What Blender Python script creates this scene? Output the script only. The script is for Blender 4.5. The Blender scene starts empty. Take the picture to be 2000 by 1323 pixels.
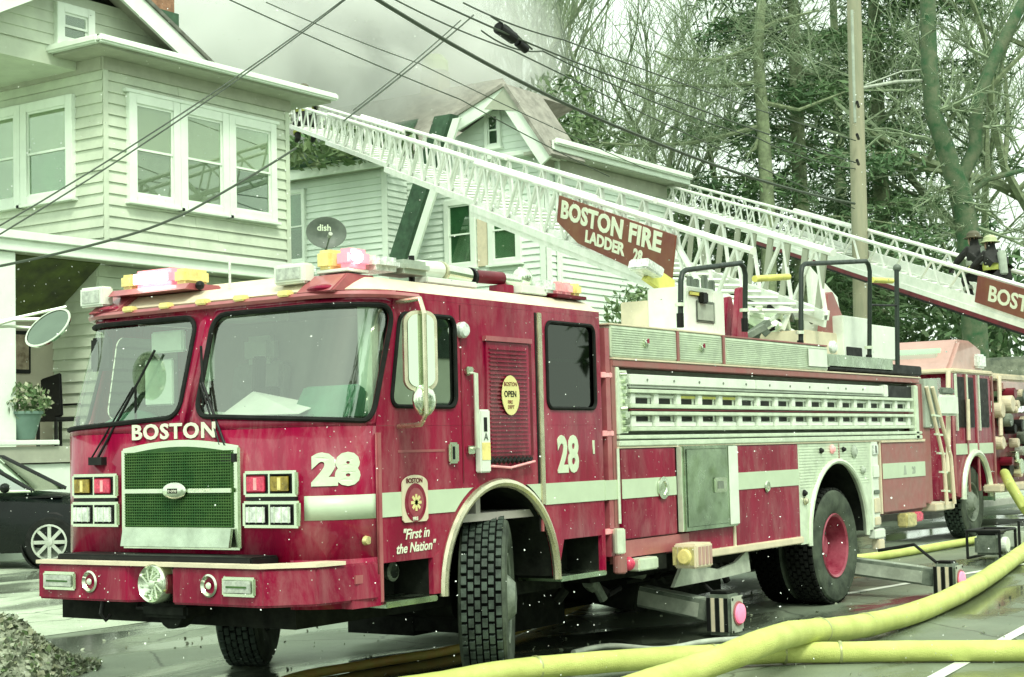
import bpy, bmesh, math, random
from mathutils import Vector as V, Matrix
import numpy as np
random.seed(7)
S = bpy.context.scene
COL = S.collection
rad = math.radians

# ---------------- camera ----------------
F_PX = 3162.777
EX = V((0.55988794, 0.04251486, 0.82747688))
EY = V((-0.82817535, 0.05947004, 0.55730504))
EZ = V((-0.02551634, -0.99732432, 0.06850631))
CAM = V((-14.2184, -5.95578, 1.50014))
cd = bpy.data.cameras.new('camera'); cam = bpy.data.objects.new('camera', cd); COL.objects.link(cam)
cam.matrix_world = Matrix(((EX.x, -EX.y, -EX.z, CAM.x), (EY.x, -EY.y, -EY.z, CAM.y), (EZ.x, -EZ.y, -EZ.z, CAM.z), (0, 0, 0, 1)))
cd.sensor_width = 36; cd.lens = 36 * F_PX / 2000; cd.clip_end = 2000; cd.clip_start = .1
S.camera = cam

def U(px, py, ax, val):
    """point where the sight line of a photograph pixel meets the plane axis=val"""
    c = V(((px - 1000) / F_PX, (py - 661.5) / F_PX, 1))
    r = V((EX.dot(c), EY.dot(c), EZ.dot(c)))
    return CAM + r * ((val - CAM[ax]) / r[ax])
def UY(px, py, y=0): return U(px, py, 1, y)
def UX(px, py, x): return U(px, py, 0, x)
def UG(px, py, z=0): return U(px, py, 2, z)
def UD(px, py, d):
    c = V(((px - 1000) / F_PX, (py - 661.5) / F_PX, 1)) * d
    return CAM + V((EX.dot(c), EY.dot(c), EZ.dot(c)))

# ---------------- world, sun, exposure ----------------
SUN_EL, SUN_AZ = 52, 232          # azimuth of the sun in the ground plane, degrees from +x
w = bpy.data.worlds.new('World'); S.world = w; w.use_nodes = True
nt = w.node_tree; nt.nodes.clear()
out = nt.nodes.new('ShaderNodeOutputWorld'); bg = nt.nodes.new('ShaderNodeBackground')
sky = nt.nodes.new('ShaderNodeTexSky'); sky.sky_type = 'NISHITA'; sky.sun_disc = False
sky.sun_elevation = rad(SUN_EL); sky.sun_rotation = rad(90 - SUN_AZ)
sky.dust_density = 4
mixn = nt.nodes.new('ShaderNodeMix'); mixn.data_type = 'RGBA'; mixn.inputs[0].default_value = .9
tc = nt.nodes.new('ShaderNodeTexCoord'); nz = nt.nodes.new('ShaderNodeTexNoise'); nz.inputs['Scale'].default_value = 2.2; nz.inputs['Detail'].default_value = 5
cr = nt.nodes.new('ShaderNodeValToRGB')
cr.color_ramp.elements[0].position = .35; cr.color_ramp.elements[0].color = (.72, .83, .71, 1)
cr.color_ramp.elements[1].position = .62; cr.color_ramp.elements[1].color = (.86, 1.0, .84, 1)
sc10 = nt.nodes.new('ShaderNodeVectorMath'); sc10.operation = 'SCALE'; sc10.inputs['Scale'].default_value = 10.2
nt.links.new(tc.outputs['Generated'], nz.inputs['Vector']); nt.links.new(nz.outputs['Fac'], cr.inputs[0])
nt.links.new(cr.outputs[0], sc10.inputs[0]); nt.links.new(sky.outputs[0], mixn.inputs[6]); nt.links.new(sc10.outputs[0], mixn.inputs[7])
nt.links.new(mixn.outputs[2], bg.inputs[0]); bg.inputs[1].default_value = .1
nt.links.new(bg.outputs[0], out.inputs[0])
sd = bpy.data.lights.new('sun', 'SUN'); sd.energy = 1.5; sd.angle = rad(14); sd.color = (.98, 1, .86)
sun = bpy.data.objects.new('sun', sd); COL.objects.link(sun)
sdir = V((math.cos(rad(SUN_AZ)) * math.cos(rad(SUN_EL)), math.sin(rad(SUN_AZ)) * math.cos(rad(SUN_EL)), math.sin(rad(SUN_EL))))
sun.rotation_euler = sdir.to_track_quat('Z', 'Y').to_euler()
S.view_settings.view_transform = 'Standard'; S.view_settings.look = 'None'; S.view_settings.exposure = .86; S.view_settings.gamma = 1
S.cycles.use_denoising = True
S.cycles.max_bounces = 6; S.cycles.diffuse_bounces = 2; S.cycles.glossy_bounces = 3; S.cycles.transparent_max_bounces = 12
S.cycles.volume_bounces = 3; S.cycles.volume_step_rate = 2; S.cycles.volume_max_steps = 64

# ---------------- materials ----------------
M = {}
def mat(name, col, rough=.5, metal=0, var=.12, scale=4, bump=0, bscale=40, coat=0, flecks=0, col2=None, emit=None, estr=0, spec=None, streak=False, mixsharp=.5, rvar=.1, grime_sheen=0):
    m = bpy.data.materials.new(name); M[name] = m; m.use_nodes = True
    n = m.node_tree.nodes; l = m.node_tree.links; b = n['Principled BSDF']
    b.inputs['Roughness'].default_value = rough; b.inputs['Metallic'].default_value = metal
    if coat: b.inputs['Coat Weight'].default_value = coat; b.inputs['Coat Roughness'].default_value = .06
    if spec is not None: b.inputs['Specular IOR Level'].default_value = spec
    tcn = n.new('ShaderNodeTexCoord'); mp = n.new('ShaderNodeMapping'); l.new(tcn.outputs['Object'], mp.inputs[0])
    if streak: mp.inputs['Scale'].default_value = (1, 1, .12)
    a = n.new('ShaderNodeTexNoise'); a.inputs['Scale'].default_value = scale; a.inputs['Detail'].default_value = 6; a.inputs['Roughness'].default_value = .65
    l.new(mp.outputs[0], a.inputs['Vector'])
    r = n.new('ShaderNodeValToRGB'); l.new(a.outputs['Fac'], r.inputs[0])
    c2 = col2 or tuple(min(1, c * (1 + var)) for c in col); c1 = col if col2 else tuple(c * (1 - var) for c in col)
    r.color_ramp.elements[0].position = .5 - .5 * mixsharp * .6; r.color_ramp.elements[1].position = .5 + .5 * mixsharp * .6
    r.color_ramp.elements[0].color = (*c1, 1); r.color_ramp.elements[1].color = (*c2, 1)
    outc = r.outputs[0]
    if flecks:
        v = n.new('ShaderNodeTexVoronoi'); v.inputs['Scale'].default_value = 38; l.new(tcn.outputs['Object'], v.inputs['Vector'])
        m1 = n.new('ShaderNodeMath'); m1.operation = 'LESS_THAN'; m1.inputs[1].default_value = .16; l.new(v.outputs['Distance'], m1.inputs[0])
        sp = n.new('ShaderNodeSeparateColor'); l.new(v.outputs['Color'], sp.inputs[0])
        m2 = n.new('ShaderNodeMath'); m2.operation = 'LESS_THAN'; m2.inputs[1].default_value = flecks; l.new(sp.outputs[0], m2.inputs[0])
        m3 = n.new('ShaderNodeMath'); m3.operation = 'MULTIPLY'; l.new(m1.outputs[0], m3.inputs[0]); l.new(m2.outputs[0], m3.inputs[1])
        m4 = n.new('ShaderNodeMath'); m4.operation = 'MULTIPLY'; m4.inputs[1].default_value = .5; l.new(m3.outputs[0], m4.inputs[0])
        mx = n.new('ShaderNodeMix'); mx.data_type = 'RGBA'; l.new(m4.outputs[0], mx.inputs[0]); l.new(outc, mx.inputs[6]); mx.inputs[7].default_value = (.75, .8, .7, 1)
        outc = mx.outputs[2]
    if grime_sheen:  # dusty pink mottling: salt film plus reflection patches painted into the red
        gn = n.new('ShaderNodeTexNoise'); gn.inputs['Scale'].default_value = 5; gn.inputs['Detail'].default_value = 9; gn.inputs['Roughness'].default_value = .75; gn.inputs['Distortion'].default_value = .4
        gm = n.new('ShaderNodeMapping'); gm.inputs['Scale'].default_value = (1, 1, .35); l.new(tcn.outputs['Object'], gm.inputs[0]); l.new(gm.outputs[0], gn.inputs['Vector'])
        gr2 = n.new('ShaderNodeMapRange'); gr2.inputs['From Min'].default_value = .46; gr2.inputs['From Max'].default_value = .70; gr2.inputs['To Max'].default_value = grime_sheen; l.new(gn.outputs['Fac'], gr2.inputs[0])
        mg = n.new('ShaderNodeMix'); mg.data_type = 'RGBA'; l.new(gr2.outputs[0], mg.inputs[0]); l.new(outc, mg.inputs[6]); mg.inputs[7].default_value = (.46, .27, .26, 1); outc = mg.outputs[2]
    l.new(outc, b.inputs['Base Color'])
    if rvar:
        a2 = n.new('ShaderNodeTexNoise'); a2.inputs['Scale'].default_value = scale * 2.3; a2.inputs['Detail'].default_value = 4; l.new(mp.outputs[0], a2.inputs['Vector'])
        mr = n.new('ShaderNodeMapRange'); mr.inputs['To Min'].default_value = max(.02, rough - rvar); mr.inputs['To Max'].default_value = min(1, rough + rvar)
        mr.inputs['From Min'].default_value = .3; mr.inputs['From Max'].default_value = .7
        l.new(a2.outputs['Fac'], mr.inputs[0]); l.new(mr.outputs[0], b.inputs['Roughness'])
    if bump:
        nb = n.new('ShaderNodeTexNoise'); nb.inputs['Scale'].default_value = bscale; nb.inputs['Detail'].default_value = 5; l.new(mp.outputs[0], nb.inputs['Vector'])
        bp = n.new('ShaderNodeBump'); bp.inputs['Strength'].default_value = bump; bp.inputs['Distance'].default_value = .02
        l.new(nb.outputs['Fac'], bp.inputs['Height']); l.new(bp.outputs[0], b.inputs['Normal'])
    if emit: b.inputs['Emission Color'].default_value = (*emit, 1); b.inputs['Emission Strength'].default_value = estr
    return m
def glass(name, tint, refl=.35, rough=.02, gain=.5, gcol=(.93, 1, .92)):
    m = bpy.data.materials.new(name); M[name] = m; m.use_nodes = True; n = m.node_tree.nodes; l = m.node_tree.links; n.clear()
    o = n.new('ShaderNodeOutputMaterial'); g = n.new('ShaderNodeBsdfGlossy'); g.inputs['Roughness'].default_value = rough; g.inputs['Color'].default_value = (*gcol, 1)
    t = n.new('ShaderNodeBsdfTransparent'); t.inputs[0].default_value = (*tint, 1)
    mx = n.new('ShaderNodeMixShader'); lw = n.new('ShaderNodeLayerWeight'); lw.inputs[0].default_value = .25
    mr = n.new('ShaderNodeMapRange'); mr.inputs['To Min'].default_value = refl; mr.inputs['To Max'].default_value = min(1, refl + gain)
    l.new(lw.outputs['Fresnel'], mr.inputs[0]); l.new(mr.outputs[0], mx.inputs[0]); l.new(t.outputs[0], mx.inputs[1]); l.new(g.outputs[0], mx.inputs[2]); l.new(mx.outputs[0], o.inputs[0])
    return m
mat('red', (.25, .004, .036), .3, var=.2, scale=3, coat=.22, flecks=.16, spec=.12, streak=True, grime_sheen=.36)
mat('red_cab', (.28, .005, .040), .25, var=.25, scale=3, coat=.40, flecks=.18, streak=True, spec=.15, grime_sheen=.34)
mat('dark_red', (.15, .008, .02), .4, var=.3, scale=3, spec=.3)
mat('pink_red', (.30, .03, .06), .4, col2=(.46, .17, .16), scale=3, coat=.5, mixsharp=.8)
mat('rust_red', (.36, .10, .10), .45, col2=(.30, .16, .14), scale=5, mixsharp=.8)
mat('sign_red', (.18, .03, .028), .6, col2=(.24, .10, .045), scale=2, mixsharp=.7)
mat('cream', (.74, .66, .48), .45, var=.1, scale=6)
mat('salmon', (.50, .30, .26), .4, var=.12, scale=3, coat=.5)
mat('stripe', (.56, .68, .49), .4, var=.05, scale=5)
mat('letter', (.80, .84, .66), .5, var=.05, scale=9)
mat('letter_green', (.66, .76, .56), .5, var=.08, scale=9)
mat('chrome', (.72, .80, .64), .2, metal=1, var=.08, scale=6, rvar=.06)
mat('steel', (.50, .58, .45), .3, metal=1, var=.2, scale=5, rvar=.12, bump=.1)
mat('stainless', (.42, .52, .38), .24, metal=1, var=.35, scale=2.5, rvar=.12)
mat('gold_trim', (.66, .63, .46), .28, metal=.8, var=.15, scale=6)
mat('alu', (.74, .84, .66), .38, metal=.35, var=.12, scale=8, rvar=.1)
mat('ladder_paint', (.88, .95, .84), .4, var=.12, scale=4)
mat('white_paint', (.78, .85, .74), .4, var=.08, scale=5)
mat('grey_green', (.36, .42, .34), .55, var=.2, scale=5)
mat('grille', (.025, .10, .028), .7, spec=.2, col2=(.09, .18, .05), scale=5, mixsharp=.7)
mat('grille_back', (.012, .06, .016), .8, col2=(.04, .12, .02), scale=6)
mat('black', (.008, .009, .008), .5, var=.3, scale=5, spec=.25)
mat('black_pipe', (.010, .022, .014), .5, var=.3, scale=7)
mat('rubber', (.012, .014, .012), .8, var=.3, scale=8, bump=.2, spec=.2)
mat('tyre_wall', (.035, .045, .035), .8, col2=(.10, .125, .09), scale=5, bump=.2, spec=.2)
mat('tyre_tread', (.05, .07, .055), .7, var=.5, scale=10, spec=.3)
mat('groove', (.006, .007, .006), .9, spec=.05)
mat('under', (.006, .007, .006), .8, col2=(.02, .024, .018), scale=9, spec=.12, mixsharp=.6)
mat('frame_grey', (.10, .13, .10), .5, col2=(.24, .28, .22), scale=7, bump=.2)
mat('beam_light', (.42, .47, .38), .5, var=.25, scale=6, bump=.1)
mat('yellow', (.70, .68, .16), .5, var=.12, scale=6)
mat('hose', (.44, .50, .13), .62, col2=(.68, .74, .24), scale=4, mixsharp=.8, bump=.35, bscale=120, spec=.3)
mat('rust_hose', (.50, .30, .08), .6, col2=(.42, .40, .10), scale=6)
mat('hose_end', (.45, .48, .22), .4, metal=.5, var=.2)
mat('amber', (.55, .50, .22), .35, var=.3, scale=20)
mat('amber_dim', (.30, .22, .03), .3, var=.5, scale=20)
mat('red_lens', (.55, .05, .10), .25, var=.4, scale=30, emit=(1, .1, .2), estr=.06)
mat('rim_red', (.20, .012, .035), .35, col2=(.42, .10, .14), scale=7, mixsharp=.6)
mat('glow_pink', (.8, .3, .34), .3, emit=(1, .20, .28), estr=.55)
mat('pink_lamp', (.85, .25, .36), .3, emit=(1, .16, .30), estr=.5)
mat('hot_lamp', (1, .8, .8), .3, emit=(1, .66, .66), estr=7)
mat('pink_lens', (.75, .36, .36), .25, var=.3, scale=12, emit=(1, .4, .4), estr=.15)
mat('yellow_lens', (.80, .70, .25), .25, var=.2, scale=12, emit=(1, .9, .35), estr=.05)
mat('head_lens', (.70, .80, .70), .15, var=.35, scale=25, coat=.5)
mat('clear_lens', (.45, .50, .42), .12, var=.3, scale=30, coat=1)
mat('siding1', (.60, .68, .53), .6, var=.12, scale=1.5, bump=.05)
mat('siding2', (.78, .90, .78), .6, var=.06, scale=1.5)
mat('trim', (.82, .93, .80), .5, var=.05, scale=3)
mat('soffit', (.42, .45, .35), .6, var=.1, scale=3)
mat('roof_dark', (.16, .17, .14), .8, var=.3, scale=6, bump=.4)
mat('roof_brown', (.30, .29, .25), .85, var=.25, scale=4, bump=.3)
mat('moss_green', (.045, .10, .055), .7, var=.3, scale=5)
mat('brick_red', (.32, .17, .10), .85, var=.3, scale=10)
mat('stucco', (.46, .44, .34), .85, var=.08, scale=2, bump=.1)
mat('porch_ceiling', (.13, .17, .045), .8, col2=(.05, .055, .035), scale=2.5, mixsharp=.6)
mat('blind', (.50, .45, .40), .8, var=.07, scale=3)
mat('curtain_grey', (.32, .30, .28), .8, var=.12, scale=3)
mat('curtain_green', (.07, .19, .11), .6, var=.3, scale=2)
mat('room_dark', (.03, .06, .04), .8, var=.3)
mat('road', (.10, .13, .09), .4, col2=(.25, .30, .215), scale=.5, bump=.3, bscale=90, rvar=.1, mixsharp=.7)
def wet(mn, lo=.47, hi=.56, crack=True):
    m = M[mn]; n = m.node_tree.nodes; l = m.node_tree.links; b = n['Principled BSDF']
    tcn = n.new('ShaderNodeTexCoord'); a = n.new('ShaderNodeTexNoise'); a.inputs['Scale'].default_value = .42; a.inputs['Detail'].default_value = 5; a.inputs['Distortion'].default_value = .6
    mp = n.new('ShaderNodeMapping'); mp.inputs['Scale'].default_value = (.7, 1.7, 1); l.new(tcn.outputs['Object'], mp.inputs[0]); l.new(mp.outputs[0], a.inputs['Vector'])
    w_ = n.new('ShaderNodeMapRange'); w_.inputs['From Min'].default_value = lo; w_.inputs['From Max'].default_value = hi; l.new(a.outputs['Fac'], w_.inputs[0])
    col = b.inputs['Base Color'].links[0].from_socket; ro = b.inputs['Roughness'].links[0].from_socket
    g = n.new('ShaderNodeTexNoise'); g.inputs['Scale'].default_value = 130; g.inputs['Detail'].default_value = 2; l.new(tcn.outputs['Object'], g.inputs['Vector'])
    gr_ = n.new('ShaderNodeMapRange'); gr_.inputs['From Min'].default_value = .3; gr_.inputs['From Max'].default_value = .7; gr_.inputs['To Min'].default_value = .6; gr_.inputs['To Max'].default_value = 1.4; l.new(g.outputs['Fac'], gr_.inputs[0])
    vm = n.new('ShaderNodeVectorMath'); vm.operation = 'SCALE'; l.new(col, vm.inputs[0]); l.new(gr_.outputs[0], vm.inputs['Scale'])
    mx = n.new('ShaderNodeMix'); mx.data_type = 'RGBA'; l.new(w_.outputs[0], mx.inputs[0]); l.new(vm.outputs[0], mx.inputs[6])
    dk = n.new('ShaderNodeVectorMath'); dk.operation = 'SCALE'; dk.inputs['Scale'].default_value = .45; l.new(vm.outputs[0], dk.inputs[0]); l.new(dk.outputs[0], mx.inputs[7]); last = mx.outputs[2]
    if crack:
        v = n.new('ShaderNodeTexVoronoi'); v.feature = 'DISTANCE_TO_EDGE'; v.inputs['Scale'].default_value = .55
        ad = n.new('ShaderNodeVectorMath'); ad.operation = 'ADD'; sc = n.new('ShaderNodeVectorMath'); sc.operation = 'SCALE'; sc.inputs['Scale'].default_value = .5
        n2 = n.new('ShaderNodeTexNoise'); n2.inputs['Scale'].default_value = 1.3; n2.inputs['Detail'].default_value = 6; l.new(tcn.outputs['Object'], n2.inputs['Vector']); l.new(n2.outputs['Color'], sc.inputs[0]); l.new(tcn.outputs['Object'], ad.inputs[0]); l.new(sc.outputs[0], ad.inputs[1]); l.new(ad.outputs[0], v.inputs['Vector'])
        lt = n.new('ShaderNodeMapRange'); lt.inputs['From Min'].default_value = .002; lt.inputs['From Max'].default_value = .012; lt.inputs['To Min'].default_value = .35; lt.inputs['To Max'].default_value = 1; l.new(v.outputs['Distance'], lt.inputs[0])
        cs = n.new('ShaderNodeVectorMath'); cs.operation = 'SCALE'; l.new(last, cs.inputs[0]); l.new(lt.outputs[0], cs.inputs['Scale']); last = cs.outputs[0]
    l.new(last, b.inputs['Base Color'])
    rm = n.new('ShaderNodeMix'); rm.data_type = 'FLOAT'; l.new(w_.outputs[0], rm.inputs[0]); l.new(ro, rm.inputs[2]); rm.inputs[3].default_value = .05; l.new(rm.outputs[0], b.inputs['Roughness'])
    bp = b.inputs['Normal'].links[0].from_node; iv = n.new('ShaderNodeMapRange'); iv.inputs['To Min'].default_value = .3; iv.inputs['To Max'].default_value = .02; l.new(w_.outputs[0], iv.inputs[0]); l.new(iv.outputs[0], bp.inputs['Strength'])
wet('road')
mat('line_paint', (.74, .80, .70), .5, var=.12, scale=6)
mat('pavement', (.46, .54, .40), .45, var=.2, scale=.8, bump=.2, rvar=.25)
wet('pavement', .50, .60, True)
mat('kerb', (.40, .42, .36), .7, var=.15, scale=5, bump=.2)
mat('soil', (.12, .16, .07), .9, var=.3, scale=3)
mat('grass', (.06, .12, .03), .8, var=.4, scale=6)
mat('bark', (.20, .25, .14), .9, var=.35, scale=6, bump=.5, bscale=20)
mat('bark_green', (.035, .11, .045), .9, col2=(.14, .17, .10), scale=4, bump=.5, bscale=20)
mat('twig', (.24, .31, .19), .9, var=.3, scale=3)  # lightened so the colour itself carries the smoky haze over distant trees
mat('pine_needle', (.022, .085, .03), .7, col2=(.16, .26, .11), scale=.5, mixsharp=.8)
mat('leaf', (.04, .13, .035), .6, col2=(.20, .27, .12), scale=1.0, mixsharp=.8)
mat('leaf_pale', (.30, .36, .20), .6, col2=(.50, .52, .36), scale=6)
mat('snowflake', (.85, .9, .85), .7, var=.02)
mat('debris', (.02, .04, .012), .8, col2=(.52, .58, .42), scale=14, mixsharp=.6)
mat('pole_wood', (.36, .35, .24), .85, col2=(.26, .28, .19), scale=5, streak=True, bump=.3)
mat('wire', (.06, .08, .055), .6, var=.1)
mat('car_paint', (.005, .008, .007), .3, var=.2, coat=.15, spec=.2)
mat('alloy', (.62, .66, .58), .3, metal=.7, var=.1)
mat('seat', (.30, .34, .29), .7, var=.2, scale=4)
mat('interior_pale', (.62, .78, .62), .7, var=.1, scale=3)
mat('interior_green', (.05, .17, .09), .7, var=.3, scale=3)
mat('interior_grey', (.40, .38, .34), .8, var=.1, scale=2)
mat('coat_black', (.015, .016, .014), .85, var=.3)
mat('hi_vis', (.45, .50, .10), .6, var=.1)
mat('skin', (.42, .26, .18), .6, var=.05)
mat('helmet_pale', (.45, .50, .28), .4, var=.2)
mat('helmet', (.10, .09, .05), .4, var=.2)
mat('plant_pot', (.14, .24, .19), .6, var=.1)
mat('dish_grey', (.12, .15, .12), .5, var=.2)
mat('sticker', (.80, .74, .32), .5, var=.05)
mat('picture', (.10, .06, .03), .5, col2=(.42, .36, .26), scale=6, mixsharp=.6)
mat('vent_green', (.48, .56, .25), .5, var=.1)
glass('windshield', (.92, .98, .92), .20, gain=.25)
glass('side_glass', (.05, .07, .055), .05)
glass('house_glass', (.82, .90, .80), .10, gain=.35)
glass('car_glass', (.30, .42, .32), .40)
glass('mirror_bright', (.02, .03, .02), .9, .03, gcol=(.66, .80, .62))
glass('mirror_glass', (.02, .03, .02), .70, .02, gcol=(.30, .38, .30))

# ---------------- mesh helpers ----------------
def props(o, label=None, cat=None, group=None, kind=None):
    if label: o['label'] = label
    if cat: o['category'] = cat
    if group: o['group'] = group
    if kind: o['kind'] = kind
    return o
def root(name, loc, label, cat, group=None, rz=0):
    o = bpy.data.objects.new(name, None); COL.objects.link(o); o.location = loc; o.rotation_euler = (0, 0, rz)
    o.empty_display_size = .2
    props(o, label, cat, group); o['_o'] = 1
    return o
def absM(o):
    m = Matrix.Identity(4)
    while o is not None:
        m = Matrix.Translation(o.location) @ o.rotation_euler.to_matrix().to_4x4() @ Matrix.Diagonal((*o.scale, 1)) @ m
        o = o.parent
    return m
def frame_from(d, up=V((0, 0, 1))):
    d = d.normalized()
    if abs(d.dot(up)) > .97: up = V((1, 0, 0))
    a = d.cross(up).normalized(); b = a.cross(d).normalized()
    return a, b
class MB:
    def __init__(s): s.v = []; s.f = []
    def add(s, vs, fs):
        k = len(s.v); s.v += [V(p) for p in vs]; s.f += [[i + k for i in f] for f in fs]; return s
    def box(s, x0, x1, y0, y1, z0, z1):
        return s.add([(x0, y0, z0), (x1, y0, z0), (x1, y1, z0), (x0, y1, z0), (x0, y0, z1), (x1, y0, z1), (x1, y1, z1), (x0, y1, z1)],
                     [(0, 3, 2, 1), (4, 5, 6, 7), (0, 1, 5, 4), (1, 2, 6, 5), (2, 3, 7, 6), (3, 0, 4, 7)])
    def obox(s, c, ax, ay, az):
        c = V(c); ax, ay, az = V(ax), V(ay), V(az); P = []
        for k in (-1, 1):
            for (i, j) in ((-1, -1), (1, -1), (1, 1), (-1, 1)): P.append(c + ax * i + ay * j + az * k)
        return s.add(P, [(0, 3, 2, 1), (4, 5, 6, 7), (0, 1, 5, 4), (1, 2, 6, 5), (2, 3, 7, 6), (3, 0, 4, 7)])
    def bar(s, p0, p1, w, h, up=V((0, 0, 1))):
        p0, p1 = V(p0), V(p1); a, b = frame_from(p1 - p0, up)
        return s.obox((p0 + p1) / 2, a * w / 2, (p1 - p0) / 2, b * h / 2)
    def cyl(s, p0, p1, r0, r1=None, n=14, caps=True):
        p0, p1 = V(p0), V(p1); r1 = r0 if r1 is None else r1; a, b = frame_from(p1 - p0)
        P = []
        for p, r in ((p0, r0), (p1, r1)):
            for i in range(n):
                t = 2 * math.pi * i / n; P.append(p + a * (math.cos(t) * r) + b * (math.sin(t) * r))
        F = [(i, (i + 1) % n, n + (i + 1) % n, n + i) for i in range(n)]
        if caps: F += [tuple(range(n - 1, -1, -1)), tuple(range(n, 2 * n))]
        return s.add(P, F)
    def tube(s, pts, r, n=8, caps=True, r1=None):
        pts = [V(p) for p in pts]; k = len(s.v); m = len(pts); P = []; F = []
        up = V((0, 0, 1)); pa = None
        for i, p in enumerate(pts):
            d = (pts[min(i + 1, m - 1)] - pts[max(i - 1, 0)]).normalized()
            if pa is None: a, b = frame_from(d)
            else:
                a = (pa - d * pa.dot(d)).normalized(); b = a.cross(d) * -1; b = d.cross(a) * -1
            pa = a; b = a.cross(d).normalized()
            rr = r if r1 is None else r + (r1 - r) * i / (m - 1)
            for j in range(n):
                t = 2 * math.pi * j / n; P.append(p + a * (math.cos(t) * rr) + b * (math.sin(t) * rr))
        for i in range(m - 1):
            for j in range(n): F.append((i * n + j, i * n + (j + 1) % n, (i + 1) * n + (j + 1) % n, (i + 1) * n + j))
        if caps: F += [tuple(range(n - 1, -1, -1)), tuple(range((m - 1) * n, m * n))]
        return s.add(P, F)
    def prism(s, poly, axis, a0, a1):
        """2-D polygon extruded along axis; axis 'y': poly is (x,z); 'x': (y,z); 'z': (x,y)"""
        def mk(p, a): return (p[0], a, p[1]) if axis == 'y' else ((a, p[0], p[1]) if axis == 'x' else (p[0], p[1], a))
        n = len(poly); P = [mk(p, a0) for p in poly] + [mk(p, a1) for p in poly]
        return s.add(P, [tuple(range(n)), tuple(range(2 * n - 1, n - 1, -1))] + [(i, n + i, n + (i + 1) % n, (i + 1) % n) for i in range(n)])
    def lathe(s, c, axis, prof, n=24, close=False):
        c = V(c); axis = V(axis).normalized(); a, b = frame_from(axis); P = []; F = []; m = len(prof)
        for (r, h) in prof:
            for j in range(n):
                t = 2 * math.pi * j / n; P.append(c + axis * h + a * (math.cos(t) * r) + b * (math.sin(t) * r))
        for i in range(m - 1 + (1 if close else 0)):
            for j in range(n):
                i2 = (i + 1) % m; F.append((i * n + j, i * n + (j + 1) % n, i2 * n + (j + 1) % n, i2 * n + j))
        return s.add(P, F)
    def ring(s, mp, outer, inner):
        P = [mp(*p) for p in outer] + [mp(*p) for p in inner]; n = len(outer)
        return s.add(P, [(i, (i + 1) % n, n + (i + 1) % n, n + i) for i in range(n)])
    def sphere(s, c, r, n=10, sc=(1, 1, 1)):
        c = V(c); P = []; F = []
        for i in range(n + 1):
            ph = math.pi * i / n
            for j in range(2 * n):
                t = math.pi * j / n; P.append(c + V((math.sin(ph) * math.cos(t) * sc[0], math.sin(ph) * math.sin(t) * sc[1], math.cos(ph) * sc[2])) * r)
        for i in range(n):
            for j in range(2 * n): F.append((i * 2 * n + j, (i + 1) * 2 * n + j, (i + 1) * 2 * n + (j + 1) % (2 * n), i * 2 * n + (j + 1) % (2 * n)))
        return s.add(P, F)
    def build(s, name, m, parent=None, smooth=False, bev=0, label=None, kind=None, local=False, solid=0):
        me = bpy.data.meshes.new(name); vs = s.v
        if parent is not None and not local:
            inv = absM(parent).inverted(); vs = [inv @ p for p in s.v]
        me.from_pydata([tuple(p) for p in vs], [], s.f)
        bm = bmesh.new(); bm.from_mesh(me)
        bmesh.ops.remove_doubles(bm, verts=bm.verts, dist=1e-5)
        bmesh.ops.recalc_face_normals(bm, faces=bm.faces)
        if bev:
            es = [e for e in bm.edges if len(e.link_faces) == 2 and e.calc_face_angle(0) > .5]
            bmesh.ops.bevel(bm, geom=es, offset=bev, segments=2, affect='EDGES', clamp_overlap=True)
        bm.to_mesh(me); bm.free()
        if smooth:
            for p in me.polygons: p.use_smooth = True
            try: me.set_sharp_from_angle(angle=rad(38))
            except Exception: pass
        me.materials.append(M[m] if isinstance(m, str) else m)
        o = bpy.data.objects.new(name, me); COL.objects.link(o); o.parent = parent
        if solid:
            md = o.modifiers.new('s', 'SOLIDIFY'); md.thickness = solid; md.offset = -1
        if label: o['label'] = label
        if kind: o['kind'] = kind
        return o
def box(name, m, par, x0, x1, y0, y1, z0, z1, bev=0, **k): return MB().box(min(x0, x1), max(x0, x1), min(y0, y1), max(y0, y1), min(z0, z1), max(z0, z1)).build(name, m, par, bev=bev, **k)
def rrect(x0, x1, z0, z1, r, n=4):
    P = []
    for cx, cz, a in ((x1 - r, z1 - r, 0), (x0 + r, z1 - r, 90), (x0 + r, z0 + r, 180), (x1 - r, z0 + r, 270)):
        for i in range(n + 1):
            t = rad(a + 90 * i / n); P.append((cx + r * math.cos(t), cz + r * math.sin(t)))
    return P
def outer_for(inner, quad):
    """for each inner loop point a point on the quad outline: quad (x0,x1,z0,z1); slanted by the mapping"""
    x0, x1, z0, z1 = quad; n = len(inner) // 4; O = []
    cs = [(x1, z1), (x0, z1), (x0, z0), (x1, z0)]
    for q in range(4):
        for i in range(n):
            t = i / (n - 1); c = cs[q]; ip = inner[q * n + i]
            if q == 0: a, b = (c[0], ip[1]), (ip[0], c[1])
            elif q == 1: a, b = (ip[0], c[1]), (c[0], ip[1])
            elif q == 2: a, b = (c[0], ip[1]), (ip[0], c[1])
            else: a, b = (ip[0], c[1]), (c[0], ip[1])
            if abs(t - .5) < .3: O.append(c)
            else: O.append(a if t < .5 else b)
    return O
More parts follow.
